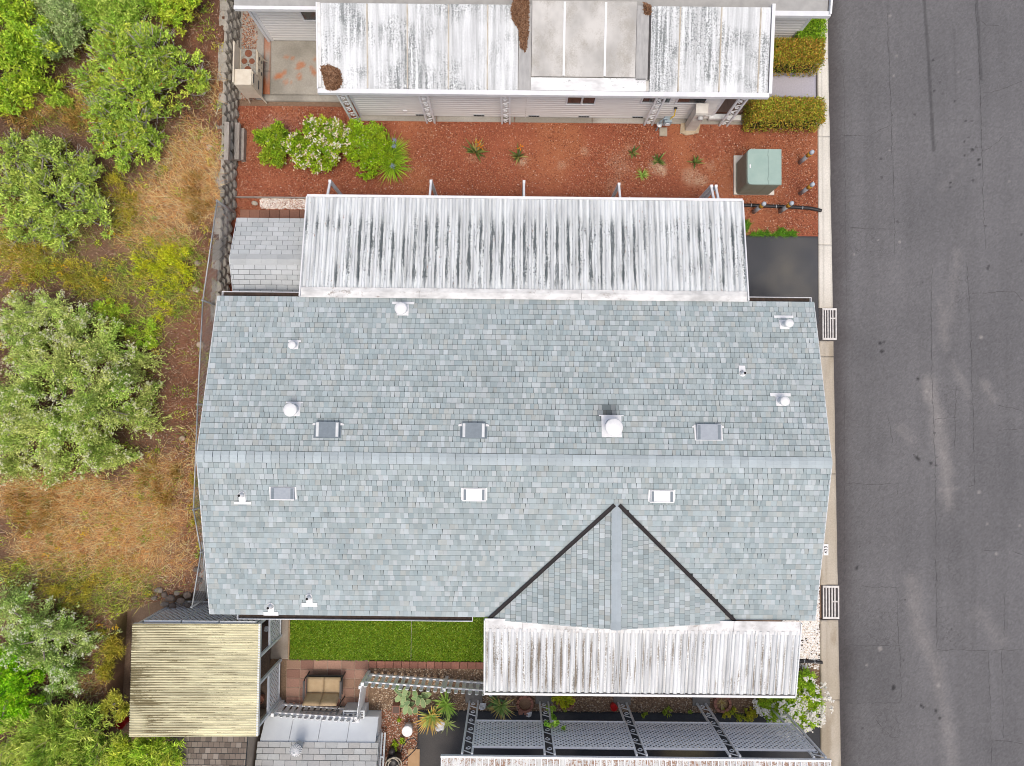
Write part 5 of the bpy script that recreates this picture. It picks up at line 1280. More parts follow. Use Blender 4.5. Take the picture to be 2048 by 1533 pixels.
# ------------------------------------------------------------------ grey shed and brown-roofed shed at the bottom
m_shw = M('pale_blue_grey_metal', (.74, .79, .82), (.68, .73, .77), 2, .5, sc=(1, 1, .3))
gsx0, gsx1, gsy, gsz = -7.22, -3.86, -9.82, 1.07
gs = thing('grey_shed', 'pale grey metal shed with grey block-pattern shingles behind the picket fence', 'shed', ((gsx0 + gsx1) / 2, gsy - 1, 0))
m = MB(); m.bx(gsx0, gsx1, -12.4, gsy, 0, gsz - .02); m.bx(gsx0 + .02, gsx1 - .02, gsy + .004, gsy + .55, 0, .55); m.build('wall', m_shw, gs)
for i in range(4):
    a = gsx0 + (gsx1 - gsx0) * i / 4; b = gsx0 + (gsx1 - gsx0) * (i + 1) / 4
    m = MB(); m.slab([(a + .006, gsy + .61, .58), (b - .006, gsy + .61, .58), (b - .006, gsy + .065, gsz - .01), (a + .006, gsy + .065, gsz - .01)], .02); m.build('lower_roof_panel', m_shw, gs)  # front panels sloped instead of upright so they catch more sky light
m = MB(); m.slab([(gsx0 - .05, gsy + .07, gsz), (gsx1 + .1, gsy + .07, gsz), (gsx1 + .1, -11.1, gsz + .45), (gsx0 - .05, -11.1, gsz + .45)], .05); m.slab([(gsx0 - .05, -12.6, gsz), (gsx1 + .1, -12.6, gsz), (gsx1 + .1, -11.1, gsz + .45), (gsx0 - .05, -11.1, gsz + .45)], .05); m.build('roof', m_under, gs)
plain_roof(gs, gsx0 - .05, gsx1 + .1, gsy + .075, gsz, -11.1, gsz + .45, .33, .155, [(.42, .44, .44), (.46, .48, .48), (.39, .40, .40), (.44, .445, .435)])
for i in range(4): bar_part('ladder_rail' if i < 2 else 'ladder_rung', m_frame, gs, *(((gsx1 + .05 + i * .09, gsy + .0, .25), (gsx1 + .05 + i * .09, gsy - 1.6, .75)) if i < 2 else ((gsx1 + .05, gsy - .3 * i, .3 + i * .1), (gsx1 + .14, gsy - .3 * i, .3 + i * .1))), .05, .03)
q = P(581, 1518, 2.0)
tv = MB(); tv.lathe((q.x, q.y, gsz + .2), [(.12, -.1), (.12, .12), (.15, .13)], 18); tvo = tv.build('turbine_vent', m_galv, gs)
for i in range(16):
    m = MB(); a0 = 2 * math.pi * i / 16; pts = []
    for j in range(6):
        t = j / 5; r = .17 * math.sin(math.pi * (.12 + .83 * t)); an = a0 + t * .9; pts.append((q.x + r * math.cos(an), q.y + r * math.sin(an), gsz + .33 + .26 * t))
    m.tube(pts, .016, 4); m.build('fin', m_bright, tvo)
m = MB(); m.lathe((q.x, q.y, gsz + .58), [(.05, 0), (.03, .02), (.0005, .03)], 12); m.build('top_cap', m_galv, tvo)
bsx0, bsx1 = P(340, 1480, 1.75).x, gsx0 - .10; bsy = P(430, 1470, 1.75).y + .1
bs = thing('brown_shed', 'shed with old brown shingle roof below the fibreglass patio cover', 'shed', ((bsx0 + bsx1) / 2, bsy - 1, 0))
m = MB(); m.bx(bsx0 + .1, bsx1 - .03, bsy - 3, bsy - .1, 0, 1.65); m.build('wall', M('tan_wall', (.36, .3, .24), (.3, .25, .2), 4, .8), bs)
m = MB(); m.slab([(bsx0, bsy, 1.72), (bsx1, bsy, 1.72), (bsx1, bsy - 3.2, 2.3), (bsx0, bsy - 3.2, 2.3)], .06); m.build('roof', m_under, bs)
plain_roof(bs, bsx0, bsx1, bsy, 1.72, bsy - 3.2, 2.3, .155, .145, [(.20, .165, .135), (.14, .115, .095), (.27, .235, .20), (.17, .14, .115), (.235, .20, .165)], nmax=300)

# ------------------------------------------------------------------ south neighbour's carport with scroll posts and lattice
CZ = 3.38; cy = -8.99; cx0, cx1 = P(883, 1512, CZ).x, P(1660, 1525, CZ).x
cp = thing('neighbour_carport', 'white ribbed carport roof with rusty leaf litter at the bottom edge', 'carport', ((cx0 + cx1) / 2, -11, 0))
m_cr = STAIN('littered_pan', (.66, .68, .67), (.26, .135, .075), (-9.45, -9.15, -8.6, -8.5), 9, 3, (.47, .60), seed=3, bm=(.2, .35), rust=0., speck=1.0)
npan = 66; pw = (cx1 - cx0) / npan
m = MB(); m.add([(0, 0, .0), (pw, 0, 0), (pw, -5, .35), (0, -5, .35)], [(0, 3, 2, 1)]); pmm = m.mesh('roof_panel', m_cr)
m = MB(); m.bar((0, 0, .015), (0, -5, .365), .022, .04); rmm = m.mesh('rib', m_white)
for i in range(npan): link('roof_panel', pmm, cp, (cx0 + i * pw, cy - .03, CZ))
for i in range(npan + 1): link('rib', rmm, cp, (cx0 + i * pw, cy - .03, CZ))
bar_part('front_gutter', m_white, cp, (cx0 - .02, cy, CZ), (cx1 + .02, cy, CZ), .05, .09)
bar_part('beam', m_white, cp, (cx0, cy - .1, CZ - .12), (cx1, cy - .1, CZ - .12), .06, .12)
posts = []
for px, py in ((948, 1397), (1088, 1400), (1244, 1402), (1402, 1404)):
    q = P(px, py, 0); posts.append(q.x)
    scroll_post('post', cp, q.x, -8.95, CZ - .05, .26, 6)
q = P(1576, 1440, 1.2); posts.append(q.x); scroll_post('post', cp, q.x, -8.95, CZ - .05, .30, 6)
m_lat = M('white_lattice', (.88, .89, .90), (.84, .85, .87), 4, .5)
for a, b in zip(posts[:-1], posts[1:]):
    lattice('lattice_panel', cp, (a + .12, -8.93, 0), (1, 0, 0), b - a - (.24 if b != posts[-1] else .1), 1.42, 2.98, m_lat, .106, .050)
for i, (px, py) in enumerate(((948, 1392), (1088, 1394), (1244, 1396), (1402, 1398))):
    q = P(px, py, 0); box_part('footing', M('grey_footing', (.20, .19, .175), (.15, .145, .135), 9, .95), cp, q.x - .26, q.x + .26, q.y - .2, q.y + .45, -.02, .03)

# ------------------------------------------------------------------ chain link fence along the hillside edge
fz0, fz1 = .62, 1.62
fpts = [(P(433, 402, fz1).x + .02, P(433, 402, fz1).y), (-8.95, 3.0), (-9.02, 0.), (-9.06, -3.0), (P(402, 1105, fz1).x, P(402, 1105, fz1).y), (P(384, 1214, fz1).x, P(384, 1214, fz1).y)]
cf = thing('chain_link_fence', 'grey chain link fence between the hillside and the left end of the house', 'fence', (-9, 0, .6))
for a, b in zip(fpts[:-1], fpts[1:]):
    A, B = Vector((*a, 0)), Vector((*b, 0)); d = (B - A); L_ = d.length; d /= L_
    m = MB(); m.tube([A + Vector((0, 0, fz1)), B + Vector((0, 0, fz1))], .02, 7); m.build('top_rail', m_galv, cf, True)
    m = MB(); m.tube([A + Vector((0, 0, .4)), A + Vector((0, 0, fz1 + .05))], .028, 8); m.build('post', m_galv, cf, True)
    m = MB(); s = -1.0; nv = Vector((-d.y, d.x, 0)); hgt = fz1 - fz0
    while s < L_:
        for dr in (1, -1):
            s0, s1 = max(0, s), min(L_, s + hgt)
            if s1 - s0 < .02: continue
            za, zb = (s0 - s, s1 - s) if dr == 1 else (hgt - (s0 - s), hgt - (s1 - s))
            m.bar(A + d * s0 + Vector((0, 0, fz0 + za)), A + d * s1 + Vector((0, 0, fz0 + zb)), .006, .004, nv)
        s += .095
    m.build('wire_mesh', m_galv, cf)['kind'] = 'stuff'
m = MB(); b = Vector((*fpts[-1], 0)); m.tube([b + Vector((0, 0, .3)), b + Vector((0, 0, fz1 + .06))], .03, 8); m.build('post', m_galv, cf, True)
a5 = Vector((*fpts[-2], 0)); m = MB(); m.tube([a5 + Vector((.02, .3, fz1)), b + Vector((.05, 0, .75))], .02, 7); m.build('brace', m_galv, cf, True)

# ------------------------------------------------------------------ vegetation
def unit(v): return v / (np.linalg.norm(v, axis=-1, keepdims=True) + 1e-9)
def leaf_mesh(name, parent, Pn, D, length, width, C, mat=None, flat=.6):
    n = len(Pn); upv = np.array([0, 0, 1.]) + RNG.normal(0, flat, (n, 3))
    D = unit(D); Sd = unit(np.cross(D, upv)); l = np.asarray(length).reshape(-1, 1) * np.ones((n, 1)); w_ = np.asarray(width).reshape(-1, 1) * np.ones((n, 1)) / 2
    N_ = np.cross(Sd, D)
    V = np.stack([Pn, Pn + D * l * .5 + Sd * w_ + N_ * l * .06, Pn + D * l, Pn + D * l * .5 - Sd * w_ + N_ * l * .06], 1).reshape(-1, 3)
    o = np_mesh(name, V, np.arange(4 * n).reshape(n, 4), mat or m_leaf, parent, np.repeat(C, 4, 0)); o['kind'] = 'stuff'; return o
def rand_dir(n, zmin=-.15):
    z = RNG.uniform(zmin, 1, n); a = RNG.uniform(0, 2 * np.pi, n); r = np.sqrt(1 - z * z); return np.stack([r * np.cos(a), r * np.sin(a), z], -1)
def palette(pal, prob, n, jit=(.8, 1.2), gain=np.array((2.6, 2.4, 1.5)), lim=.66):
    c = np.asarray(pal)[RNG.choice(len(pal), n, p=prob)] * np.asarray(gain); c = c * np.minimum(1, lim / c.max(1, keepdims=True)); return np.clip(c * RNG.uniform(*jit, (n, 1)), 0, .88)
def bush(name, label, cat, base, lobes, nspray, nleaf, slen, llen, lwid, pal, prob=None, upb=.3, flowers=None, twigs=0, twig_col=(.42, .39, .36), group=None, spread=.35, mat=None, droop=0., drift=(0, 0, 0), trunk=True, leaf_spread=.9, twig_len=.5, gain=(3.4, 3.1, 1.75), lim=.76, tight=.12, axis_w=.045):
    """lobes: (x, y, z_centre, r, rz) in metres, world"""
    base = Vector(base); t = thing(name, label, cat, base, group)
    lb = np.array(lobes, float); w_ = lb[:, 3] ** 2; w_ /= w_.sum(); li = RNG.choice(len(lb), nspray, p=w_)
    # sprays gather in clumps with gaps between them, like real branch ends
    per = 9; ncl = max(3, nspray // per); cl = RNG.choice(len(lb), ncl, p=w_); cd = rand_dir(ncl, .0)
    cr = np.where(RNG.random(ncl) < .25, RNG.uniform(.45, .75, ncl), RNG.uniform(.8, 1.18, ncl)); ctone = palette(pal, prob, ncl, (.8, 1.2), gain, lim)
    ci = RNG.integers(0, ncl, nspray); li = cl[ci]; R = np.stack([lb[li, 3], lb[li, 3], lb[li, 4]], -1)
    d = unit(cd[ci] + RNG.normal(0, tight, (nspray, 3))); rad = (cr[ci] * RNG.uniform(.8, 1.06, nspray))[:, None]
    tip = lb[li, :3] + d * R * rad
    keep = tip[:, 2] > base.z + .02; tip, d, ci = tip[keep], d[keep], ci[keep]; ns = len(tip)
    sd_ = unit(d + np.array([0, 0, upb]) + RNG.normal(0, spread, (ns, 3)) + np.array(drift))
    SL = RNG.uniform(.6, 1.3, ns) * slen
    tt = RNG.random((ns, nleaf)); pos = tip[:, None] - sd_[:, None] * (tt * SL[:, None])[..., None] + RNG.normal(0, slen * axis_w, (ns, nleaf, 3))
    ld = sd_[:, None] * .7 + RNG.normal(0, leaf_spread * .6, (ns, nleaf, 3)) + np.array([0, 0, .25 - droop])
    Cs = .45 * palette(pal, prob, ns, (.75, 1.25), gain, lim) + .55 * ctone[ci]; C = (Cs[:, None] * RNG.uniform(.6, 1.35, (ns, nleaf, 1))).reshape(-1, 3)
    n = ns * nleaf
    leaf_mesh('foliage', t, pos.reshape(-1, 3), ld.reshape(-1, 3), RNG.uniform(.75, 1.5, n) * llen, RNG.uniform(.75, 1.5, n) * lwid, C, mat)
    if trunk:
        m = MB()
        for l in lobes[:10]:
            p0 = Vector((base.x + random.uniform(-.1, .1), base.y + random.uniform(-.1, .1), base.z - .05)); p1 = Vector((l[0], l[1], l[2] + l[4] * .5)); mid = p0.lerp(p1, .5) + Vector((random.uniform(-.15, .15), random.uniform(-.15, .15), .15))
            m.tube([p0, mid, p1], [.05, .035, .012], 6)
        m.build('trunk', m_bark, t, True)
    if twigs:
        m = MB()
        for i in range(twigs):
            k = random.randrange(ns); p1 = Vector(tip[k]) + Vector(sd_[k]) * .12; dd2 = Vector(sd_[k]); p0 = p1 - dd2 * twig_len + Vector((random.uniform(-.15, .15), random.uniform(-.15, .15), -.1))
            mid = p0.lerp(p1, .55) + Vector((random.uniform(-.07, .07), random.uniform(-.07, .07), .04)); m.tube([p0, mid, p1], [.014, .010, .005], 4, None, False)
            for _ in range(2): m.tube([mid, mid + (dd2 + Vector((random.uniform(-.9, .9), random.uniform(-.9, .9), random.uniform(-.2, .4)))) * .22], [.007, .004], 4, None, False)
        m.build('bare_twigs', M('grey_twigs', twig_col, tuple(q * .75 for q in twig_col), 9, .9), t)['kind'] = 'stuff'
    if flowers:
        nf, fs, fcol, per = flowers; k = RNG.integers(0, ns, nf); c0 = tip[k] + sd_[k] * slen * .06
        pos = (c0[:, None] + RNG.normal(0, fs * .5, (nf, per, 3))).reshape(-1, 3); dr = RNG.normal(0, 1, (nf * per, 3)); dr[:, 2] = np.abs(dr[:, 2]) * .4
        leaf_mesh('flowers', t, pos, dr, fs, fs * .8, palette(fcol, None, nf * per, (.9, 1.08), 1.05, .86), mat, .3)
    return t
def L(px, py, rp, zc, rz=None, hill_=True):
    """lobe surveyed on the photo: centre pixel, radius in pixels, centre height above ground"""
    g = HP(px, py).z if hill_ else 0.; q = P(px, py, g + zc); r = rp * (CAM_H - g - zc) / FPX; return (q.x, q.y, q.z, r, rz if rz else r * .8)
G1, G2, G3, G4 = (.10, .19, .035), (.17, .28, .05), (.26, .36, .07), (.055, .115, .022)
SAGE = [(.36, .44, .24), (.45, .52, .32), (.24, .34, .14), (.55, .60, .42), (.15, .25, .08)]
GYEL = [(.30, .40, .06), (.20, .32, .045), (.40, .48, .10), (.11, .21, .03)]
GOLV = [(.19, .30, .06), (.28, .38, .085), (.12, .21, .045), (.36, .42, .10), (.085, .15, .035)]
GG = 'shrubs on the hillside'
bush('hillside_shrub', 'leafy green shrub with yellow-green tips in the top left corner', 'shrub', HP(60, 100), [L(30, 30, 60, .5, .8), L(80, 90, 55, .6, .8), L(25, 120, 60, .5, .8), L(70, 170, 45, .3, .6), L(20, 200, 40, .2, .5)], 1900, 11, .30, .085, .038, [(.24, .34, .05), (.15, .25, .04), (.34, .42, .08), (.07, .13, .025)], [.3, .3, .2, .2], group=GG)
bush('hillside_shrub', 'pale silvery shrub standing between two greener shrubs at the top', 'shrub', HP(140, 60), [L(115, 20, 40, .5, .9), L(150, 50, 48, .6, 1.), L(125, 95, 40, .5, .8)], 850, 14, .45, .07, .028, SAGE, [.3, .22, .22, .06, .2], group=GG, gain=(2.0, 1.95, 1.6), lim=.64)
bush('hillside_shrub', 'feathery mid-green shrub at the top edge', 'shrub', HP(225, 50), [L(200, 30, 50, .5, .9), L(245, 60, 52, .5, .9), L(265, 15, 45, .5, .8)], 1100, 13, .42, .085, .022, [(.20, .33, .08), (.28, .40, .12), (.11, .20, .05), (.36, .45, .17)], [.35, .25, .25, .15], group=GG)
bush('hillside_shrub', 'bright yellow-green shrub at the top nearest the block wall', 'shrub', HP(355, 30), [L(330, 20, 40, .4, .7), L(368, 30, 42, .4, .7), L(385, 5, 32, .4, .6), L(350, -25, 50, .4, .7)], 900, 11, .26, .07, .034, GYEL, [.35, .25, .25, .15], group=GG)
bush('hillside_shrub', 'large green shrub with bare grey twigs showing, near the old stove', 'shrub', HP(280, 190), [L(235, 110, 55, .7, .8), L(300, 110, 60, .8, .8), L(365, 140, 48, .5, .7), L(395, 165, 36, .35, .5), L(205, 165, 50, .5, .7), L(270, 180, 60, .9, .8), L(330, 190, 50, .6, .7), L(225, 235, 50, .5, .7), L(285, 250, 52, .6, .7), L(250, 300, 45, .3, .5), L(300, 290, 38, .3, .5), L(205, 280, 30, .3, .4)],
     3300, 10, .28, .085, .032, [(.19, .29, .07), (.28, .37, .10), (.11, .19, .05), (.35, .38, .09), (.08, .13, .04)], [.33, .25, .22, .1, .1], twigs=260, twig_col=(.50, .46, .44), group=GG, flowers=(40, .05, [(.6, .12, .05), (.55, .2, .1)], 3))
bush('hillside_shrub', 'small loose green shrub in the brown gap on the upper slope', 'shrub', HP(115, 195), [L(105, 185, 28, .2, .35), L(130, 200, 24, .2, .3)], 260, 10, .22, .075, .034, GOLV, None, group=GG)
bush('hillside_shrub', 'dusty green shrub with grey twigs at the left edge', 'shrub', HP(100, 390), [L(30, 310, 45, .4, .6), L(100, 320, 50, .5, .6), L(40, 390, 55, .5, .7), L(110, 400, 58, .6, .7), L(165, 350, 48, .4, .6), L(185, 420, 45, .4, .5), L(120, 460, 48, .4, .5), L(50, 455, 42, .3, .5), L(210, 455, 26, .2, .3)],
     2400, 10, .28, .08, .034, [(.20, .29, .10), (.28, .36, .13), (.13, .20, .07), (.34, .40, .14), (.09, .13, .05)], [.33, .25, .22, .1, .1], twigs=170, twig_col=(.42, .40, .38), group=GG)
WF = [(.76, .75, .54), (.70, .71, .48)]
bush('coyote_shrub', 'silver-green plumed shrub on the middle slope, upper left of the largest one', 'shrub', HP(110, 640), [L(60, 630, 45, .5, .8), L(110, 620, 45, .6, .9), L(150, 655, 42, .6, .8), L(60, 690, 48, .5, .8), L(20, 650, 30, .4, .6)], 560, 42, 1.0, .055, .026, SAGE, [.3, .25, .25, .06, .14], upb=-.05, flowers=(1600, .03, WF, 2), group=GG, spread=.2, leaf_spread=.6, gain=(2.2, 2.1, 1.15), lim=.70, axis_w=.028, tight=.09)
bush('coyote_shrub', 'largest pale silver-green plumed shrub dotted with white flowers', 'shrub', HP(150, 820), [L(200, 700, 60, .7, 1.), L(255, 750, 50, .5, .9), L(130, 740, 70, .8, 1.1), L(60, 780, 70, .8, 1.), L(200, 800, 75, .9, 1.2), L(270, 830, 50, .5, .8), L(120, 850, 80, .9, 1.2), L(40, 870, 70, .7, 1.), L(200, 890, 70, .7, 1.), L(120, 930, 60, .5, .8), L(30, 930, 40, .5, .7), L(240, 920, 45, .4, .6), L(5, 800, 50, .6, .9), L(300, 790, 34, .3, .6), L(310, 850, 30, .3, .5), L(285, 720, 30, .3, .6)],
     2000, 42, 1.0, .058, .027, [(.36, .45, .24), (.46, .53, .33), (.22, .33, .12), (.58, .62, .45), (.10, .19, .05)], [.3, .24, .24, .08, .14], upb=-.05, flowers=(5200, .028, WF, 2), group=GG, spread=.2, leaf_spread=.6, gain=(2.3, 2.15, 1.15), lim=.72, axis_w=.028, tight=.09)
bush('hillside_weed', 'low bright green weed clump right of the silver plumed shrub', 'weed', HP(260, 660), [L(240, 640, 35, .1, .3), L(285, 665, 35, .1, .25), L(310, 680, 20, .05, .2), L(215, 615, 30, .1, .25)], 420, 10, .25, .08, .02, [(.20, .33, .05), (.30, .38, .07), (.12, .22, .03)], None, group='weeds on the hillside', trunk=False)
bush('hillside_weed', 'yellow-green flowering weed mat beside the fence', 'weed', HP(335, 545), [L(310, 520, 45, .1, .25), L(350, 530, 45, .1, .3), L(370, 500, 30, .0, .2), L(330, 590, 45, .0, .25), L(360, 580, 35, .0, .25), L(290, 560, 35, .0, .2), L(320, 620, 25, .0, .2)], 900, 11, .35, .10, .016, [(.46, .46, .04), (.36, .40, .04), (.25, .30, .03), (.52, .48, .08)], None, group='weeds on the hillside', trunk=False, upb=.6, gain=(3.2, 3.2, 1.6), lim=.80)
bush('coyote_shrub', 'silver-green plumed shrub with white flowers at the lower left', 'shrub', HP(110, 1270), [L(40, 1210, 50, .6, .9), L(95, 1245, 50, .6, 1.), L(140, 1260, 45, .5, .8), L(110, 1310, 50, .5, .9), L(150, 1340, 42, .4, .7), L(60, 1280, 45, .6, .8), L(175, 1290, 30, .3, .5), L(115, 1380, 36, .3, .5)], 680, 44, 1.1, .056, .025, [(.34, .44, .26), (.46, .54, .38), (.22, .34, .14), (.12, .23, .07)], [.34, .26, .26, .14], upb=.05, flowers=(1700, .028, [(.72, .74, .58)], 2), group=GG, spread=.2, leaf_spread=.6, drift=(.35, 0, 0), gain=(2.2, 2.1, 1.2), lim=.70, axis_w=.026, tight=.09)
bush('hillside_shrub', 'vivid green leafy shrub at the lower left edge', 'shrub', HP(35, 1360), [L(20, 1310, 45, .6, .7), L(55, 1345, 42, .5, .6), L(15, 1385, 48, .6, .7), L(50, 1400, 36, .4, .5), L(85, 1330, 26, .3, .4), L(15, 1430, 30, .3, .4)], 1100, 11, .25, .09, .030, [(.20, .42, .02), (.13, .31, .015), (.33, .50, .04), (.06, .16, .01)], [.35, .3, .2, .15], group=GG)
bush('willowy_shrub', 'feathery grey-green willowy shrub in the bottom left corner', 'shrub', HP(120, 1490), [L(60, 1470, 50, .6, .9), L(120, 1460, 55, .7, 1.), L(180, 1450, 50, .6, .9), L(100, 1520, 60, .7, 1.), L(180, 1515, 55, .6, .9), L(30, 1530, 45, .5, .8), L(225, 1500, 40, .4, .7)], 1700, 15, .5, .14, .024, [(.26, .34, .12), (.17, .27, .07), (.36, .42, .17), (.09, .16, .04)], [.35, .3, .2, .15], upb=.1, group=GG, leaf_spread=.6, twigs=40, twig_col=(.45, .38, .25))
bush('willowy_shrub', 'feathery green willowy shrub overhanging the brown shingle roof', 'shrub', HP(285, 1505), [L(265, 1500, 36, .7, .8), L(310, 1495, 38, .9, .8), L(345, 1505, 28, 1.1, .5), L(290, 1535, 45, .8, .8)], 800, 14, .45, .14, .024, [(.27, .38, .07), (.18, .29, .05), (.38, .44, .11), (.08, .15, .03)], [.35, .3, .2, .15], upb=.1, group=GG, leaf_spread=.6)
bush('hillside_weed', 'thin yellowish willowy sprout left of the patio cover', 'weed', HP(235, 1410), [L(215, 1420, 20, .3, .5), L(240, 1400, 22, .4, .5), L(250, 1420, 16, .3, .4)], 150, 12, .4, .11, .016, [(.40, .42, .12), (.28, .34, .08)], None, group='weeds on the hillside')


WG = 'weeds on the hillside'
DRYP = [(.30, .20, .085), (.36, .26, .12), (.24, .14, .05), (.20, .17, .05)]
YELP = [(.36, .34, .05), (.28, .29, .045), (.42, .35, .08), (.18, .20, .035)]
for lab, px, py, lobes, nsp, pal_, up_ in (
    ('tangle of tan dry brush in the gap left of the twiggy shrub', 150, 225, ((120, 215, 34), (160, 235, 40), (185, 250, 30)), 300, DRYP, .3),
    ('dry brush mat at the left edge above the dusty shrub', 40, 235, ((20, 225, 36), (60, 245, 34)), 240, DRYP, .3),
    ('golden weed mound right of the dusty shrub', 245, 400, ((230, 380, 34), (260, 410, 36), (250, 440, 26)), 300, YELP, .5),
    ('yellow-green weed bank at the left edge below the dusty shrub', 50, 520, ((25, 500, 40), (70, 515, 42), (40, 545, 36), (95, 545, 30)), 420, YELP, .5),
    ('olive weed bank above the upper silver shrub', 160, 550, ((140, 545, 34), (180, 560, 36), (215, 575, 30)), 330, YELP, .5),
    ('golden grass mound beside the block wall', 400, 390, ((385, 370, 30), (410, 400, 26), (395, 425, 26)), 300, DRYP, .6),
    ('orange-brown brush below the largest silver shrub', 315, 975, ((300, 960, 34), (330, 985, 32), (345, 950, 24)), 300, DRYP, .4),
    ('yellow-green weeds beside the fence left of the roof ridge', 393, 985, ((392, 960, 13), (394, 1000, 13), (396, 1040, 11)), 130, YELP, .5),
    ('olive grass bank above the lower left silver shrub', 150, 1175, ((110, 1165, 36), (160, 1180, 38), (205, 1170, 34)), 360, YELP, .5),
    ('olive weeds between the lower left silver shrub and the patio cover', 225, 1300, ((215, 1270, 26), (230, 1300, 26), (215, 1335, 24)), 260, YELP, .5),
    ('pale straw tangle at the left edge below the largest silver shrub', 60, 1015, ((40, 1000, 42), (95, 1020, 42), (50, 1045, 34)), 380, DRYP, .4)):
    bush('hillside_weed', lab, 'weed', HP(px, py), [L(a, b, r, .03, .22) for a, b, r in lobes], nsp, 11, .32, .12, .013, pal_, None, group=WG, trunk=False, upb=up_, gain=(2.1, 1.95, 1.4), lim=.66, tight=.2)

# grasses and litter on the slope
GAIN = 1.75
def scatter_hill(n, mask, pxr=(0, 440, -10, 1545)):
    X = RNG.uniform(-16.3, -8.9, n); Y = RNG.uniform(-11.5, 12.9, n); ok = (X < wall_x(Y) - .04) & (RNG.random(n) < mask(X, Y)); X, Y = X[ok], Y[ok]; return X, Y, hill_z(X, Y)
X, Y, Z = scatter_hill(170000, lambda X, Y: dry_mask(X, Y) * (.35 + .8 * fbm(X, Y, 2.4, 5)))
tag(blades('dry_grass', X, Y, Z, (.14, .50), (.007, .014), [(.53, .35, .16), (.59, .43, .22), (.47, .27, .10), (.61, .49, .30), (.43, .21, .07)], .75 + .35, m_grassb, [.3, .25, .2, .1, .15], (.75, 1.2), origin=(-12, 0, 1)), 'dry straw-coloured grass matted over the hillside', 'dry grass', kind='stuff')
X, Y, Z = scatter_hill(120000, lambda X, Y: np.maximum(green_mask(X, Y) * .8, .10 * (fbm(X, Y, .9, 66) > .52)))
tag(blades('green_grass', X, Y, Z, (.12, .40), (.008, .016), [(.34, .36, .07), (.22, .29, .05), (.42, .40, .10), (.14, .22, .035)], .95, m_grassb, None, (.75, 1.2), origin=(-12, 0, 1)), 'yellow-green weedy grass on the hillside', 'grass', kind='stuff')
nw = 330; X, Y, Z = scatter_hill(nw * 6, lambda X, Y: .16 + .5 * green_mask(X, Y) + .25 * (wall_x(Y) - X > 1.5)); nw = len(X)
per = 46; rr = RNG.uniform(.08, .26, (nw, 1)); an = RNG.uniform(0, 2 * np.pi, (nw, per)); rd = rr * np.sqrt(RNG.random((nw, per)))
pos = np.stack([X[:, None] + rd * np.cos(an), Y[:, None] + rd * np.sin(an), Z[:, None] + .02 + (rr - rd) * RNG.random((nw, per)) * 1.1], -1)
Cw = palette([(.20, .26, .045), (.13, .20, .035), (.28, .28, .06), (.34, .28, .10), (.10, .15, .04)], [.28, .25, .2, .15, .12], nw)[:, None] * RNG.uniform(.6, 1.35, (nw, per, 1))
Dw = RNG.normal(0, .7, (nw * per, 3)); Dw[:, 2] = np.abs(Dw[:, 2]) + .2
o = leaf_mesh('low_weeds', None, pos.reshape(-1, 3), Dw, RNG.uniform(.05, .13, nw * per), RNG.uniform(.012, .03, nw * per), Cw.reshape(-1, 3)); tag(o, 'low weeds scattered among the dry grass on the hillside', 'weeds')
X, Y, Z = scatter_hill(36000, lambda X, Y: .35 + .5 * fbm(X, Y, 1.1, 44))
tag(blades('straw_litter', X, Y, Z, (.10, .35), (.006, .010), [(.27, .18, .115), (.20, .125, .08), (.38, .29, .21)], 1.25, m_grassb, None, (.7, 1.2), origin=(-12, 0, 1)), 'scattered dead stalks lying on bare hillside soil', 'litter', kind='stuff')
o = chips('hillside_chips', 90000, (-16.2, -8.9, -11.5, 12.9), hill_z, (.02, .07), (.008, .022), [(.27, .11, .06), (.36, .17, .10), (.17, .07, .045), (.50, .36, .27), (.62, .5, .42)], 'brown bark mulch along the foot of the hillside by the fence', 'bark chips', lambda X, Y: (X < wall_x(Y) - .03) * (.18 + .82 * sstep(3.0, .3, wall_x(Y) - X)) * (.35 + .65 * (fbm(X, Y, 1., 3) > .42)), .4, [.32, .28, .25, .1, .05])
chips('leaf_litter', 2600, (-8.62, -8.15, 9.6, 13.2), .01, (.03, .09), (.012, .03), [(.36, .15, .08), (.48, .24, .14), (.24, .09, .05), (.6, .42, .3)], 'drift of reddish dead leaves between the block wall and the concrete', 'leaf litter', None, .5)
n = 0
for px, py in ((316, 372), (321, 365), (205, 552), (201, 545), (232, 530), (236, 545), (240, 560), (225, 608), (229, 612), (115, 533), (120, 548), (135, 535), (58, 568), (30, 592), (124, 1092), (66, 1183), (205, 1245), (225, 1262), (172, 1120)):
    n += 1
fl_ = [HP(px + dx, py + dy) for px, py in ((232, 470), (228, 468), (115, 533), (128, 548), (135, 534), (215, 555), (218, 562), (225, 607), (58, 569), (30, 591), (124, 1094), (100, 1106), (66, 1184), (205, 1245), (238, 1250), (172, 1065)) for dx, dy in ((0, 0), (4, 3), (-4, 2))]
Pf = np.array([(p.x, p.y, p.z + .18) for p in fl_]); Pf = np.repeat(Pf, 6, 0) + RNG.normal(0, .02, (len(fl_) * 6, 3))
tag(leaf_mesh('yellow_flowers', None, Pf, RNG.normal(0, 1, Pf.shape) * np.array([1, 1, .3]), .035, .028, palette([(.75, .50, .01), (.70, .42, .01)], None, len(Pf), (.9, 1.1), 1., .86), None, .2), 'tiny yellow wildflowers scattered over the slope', 'flowers', kind='stuff')
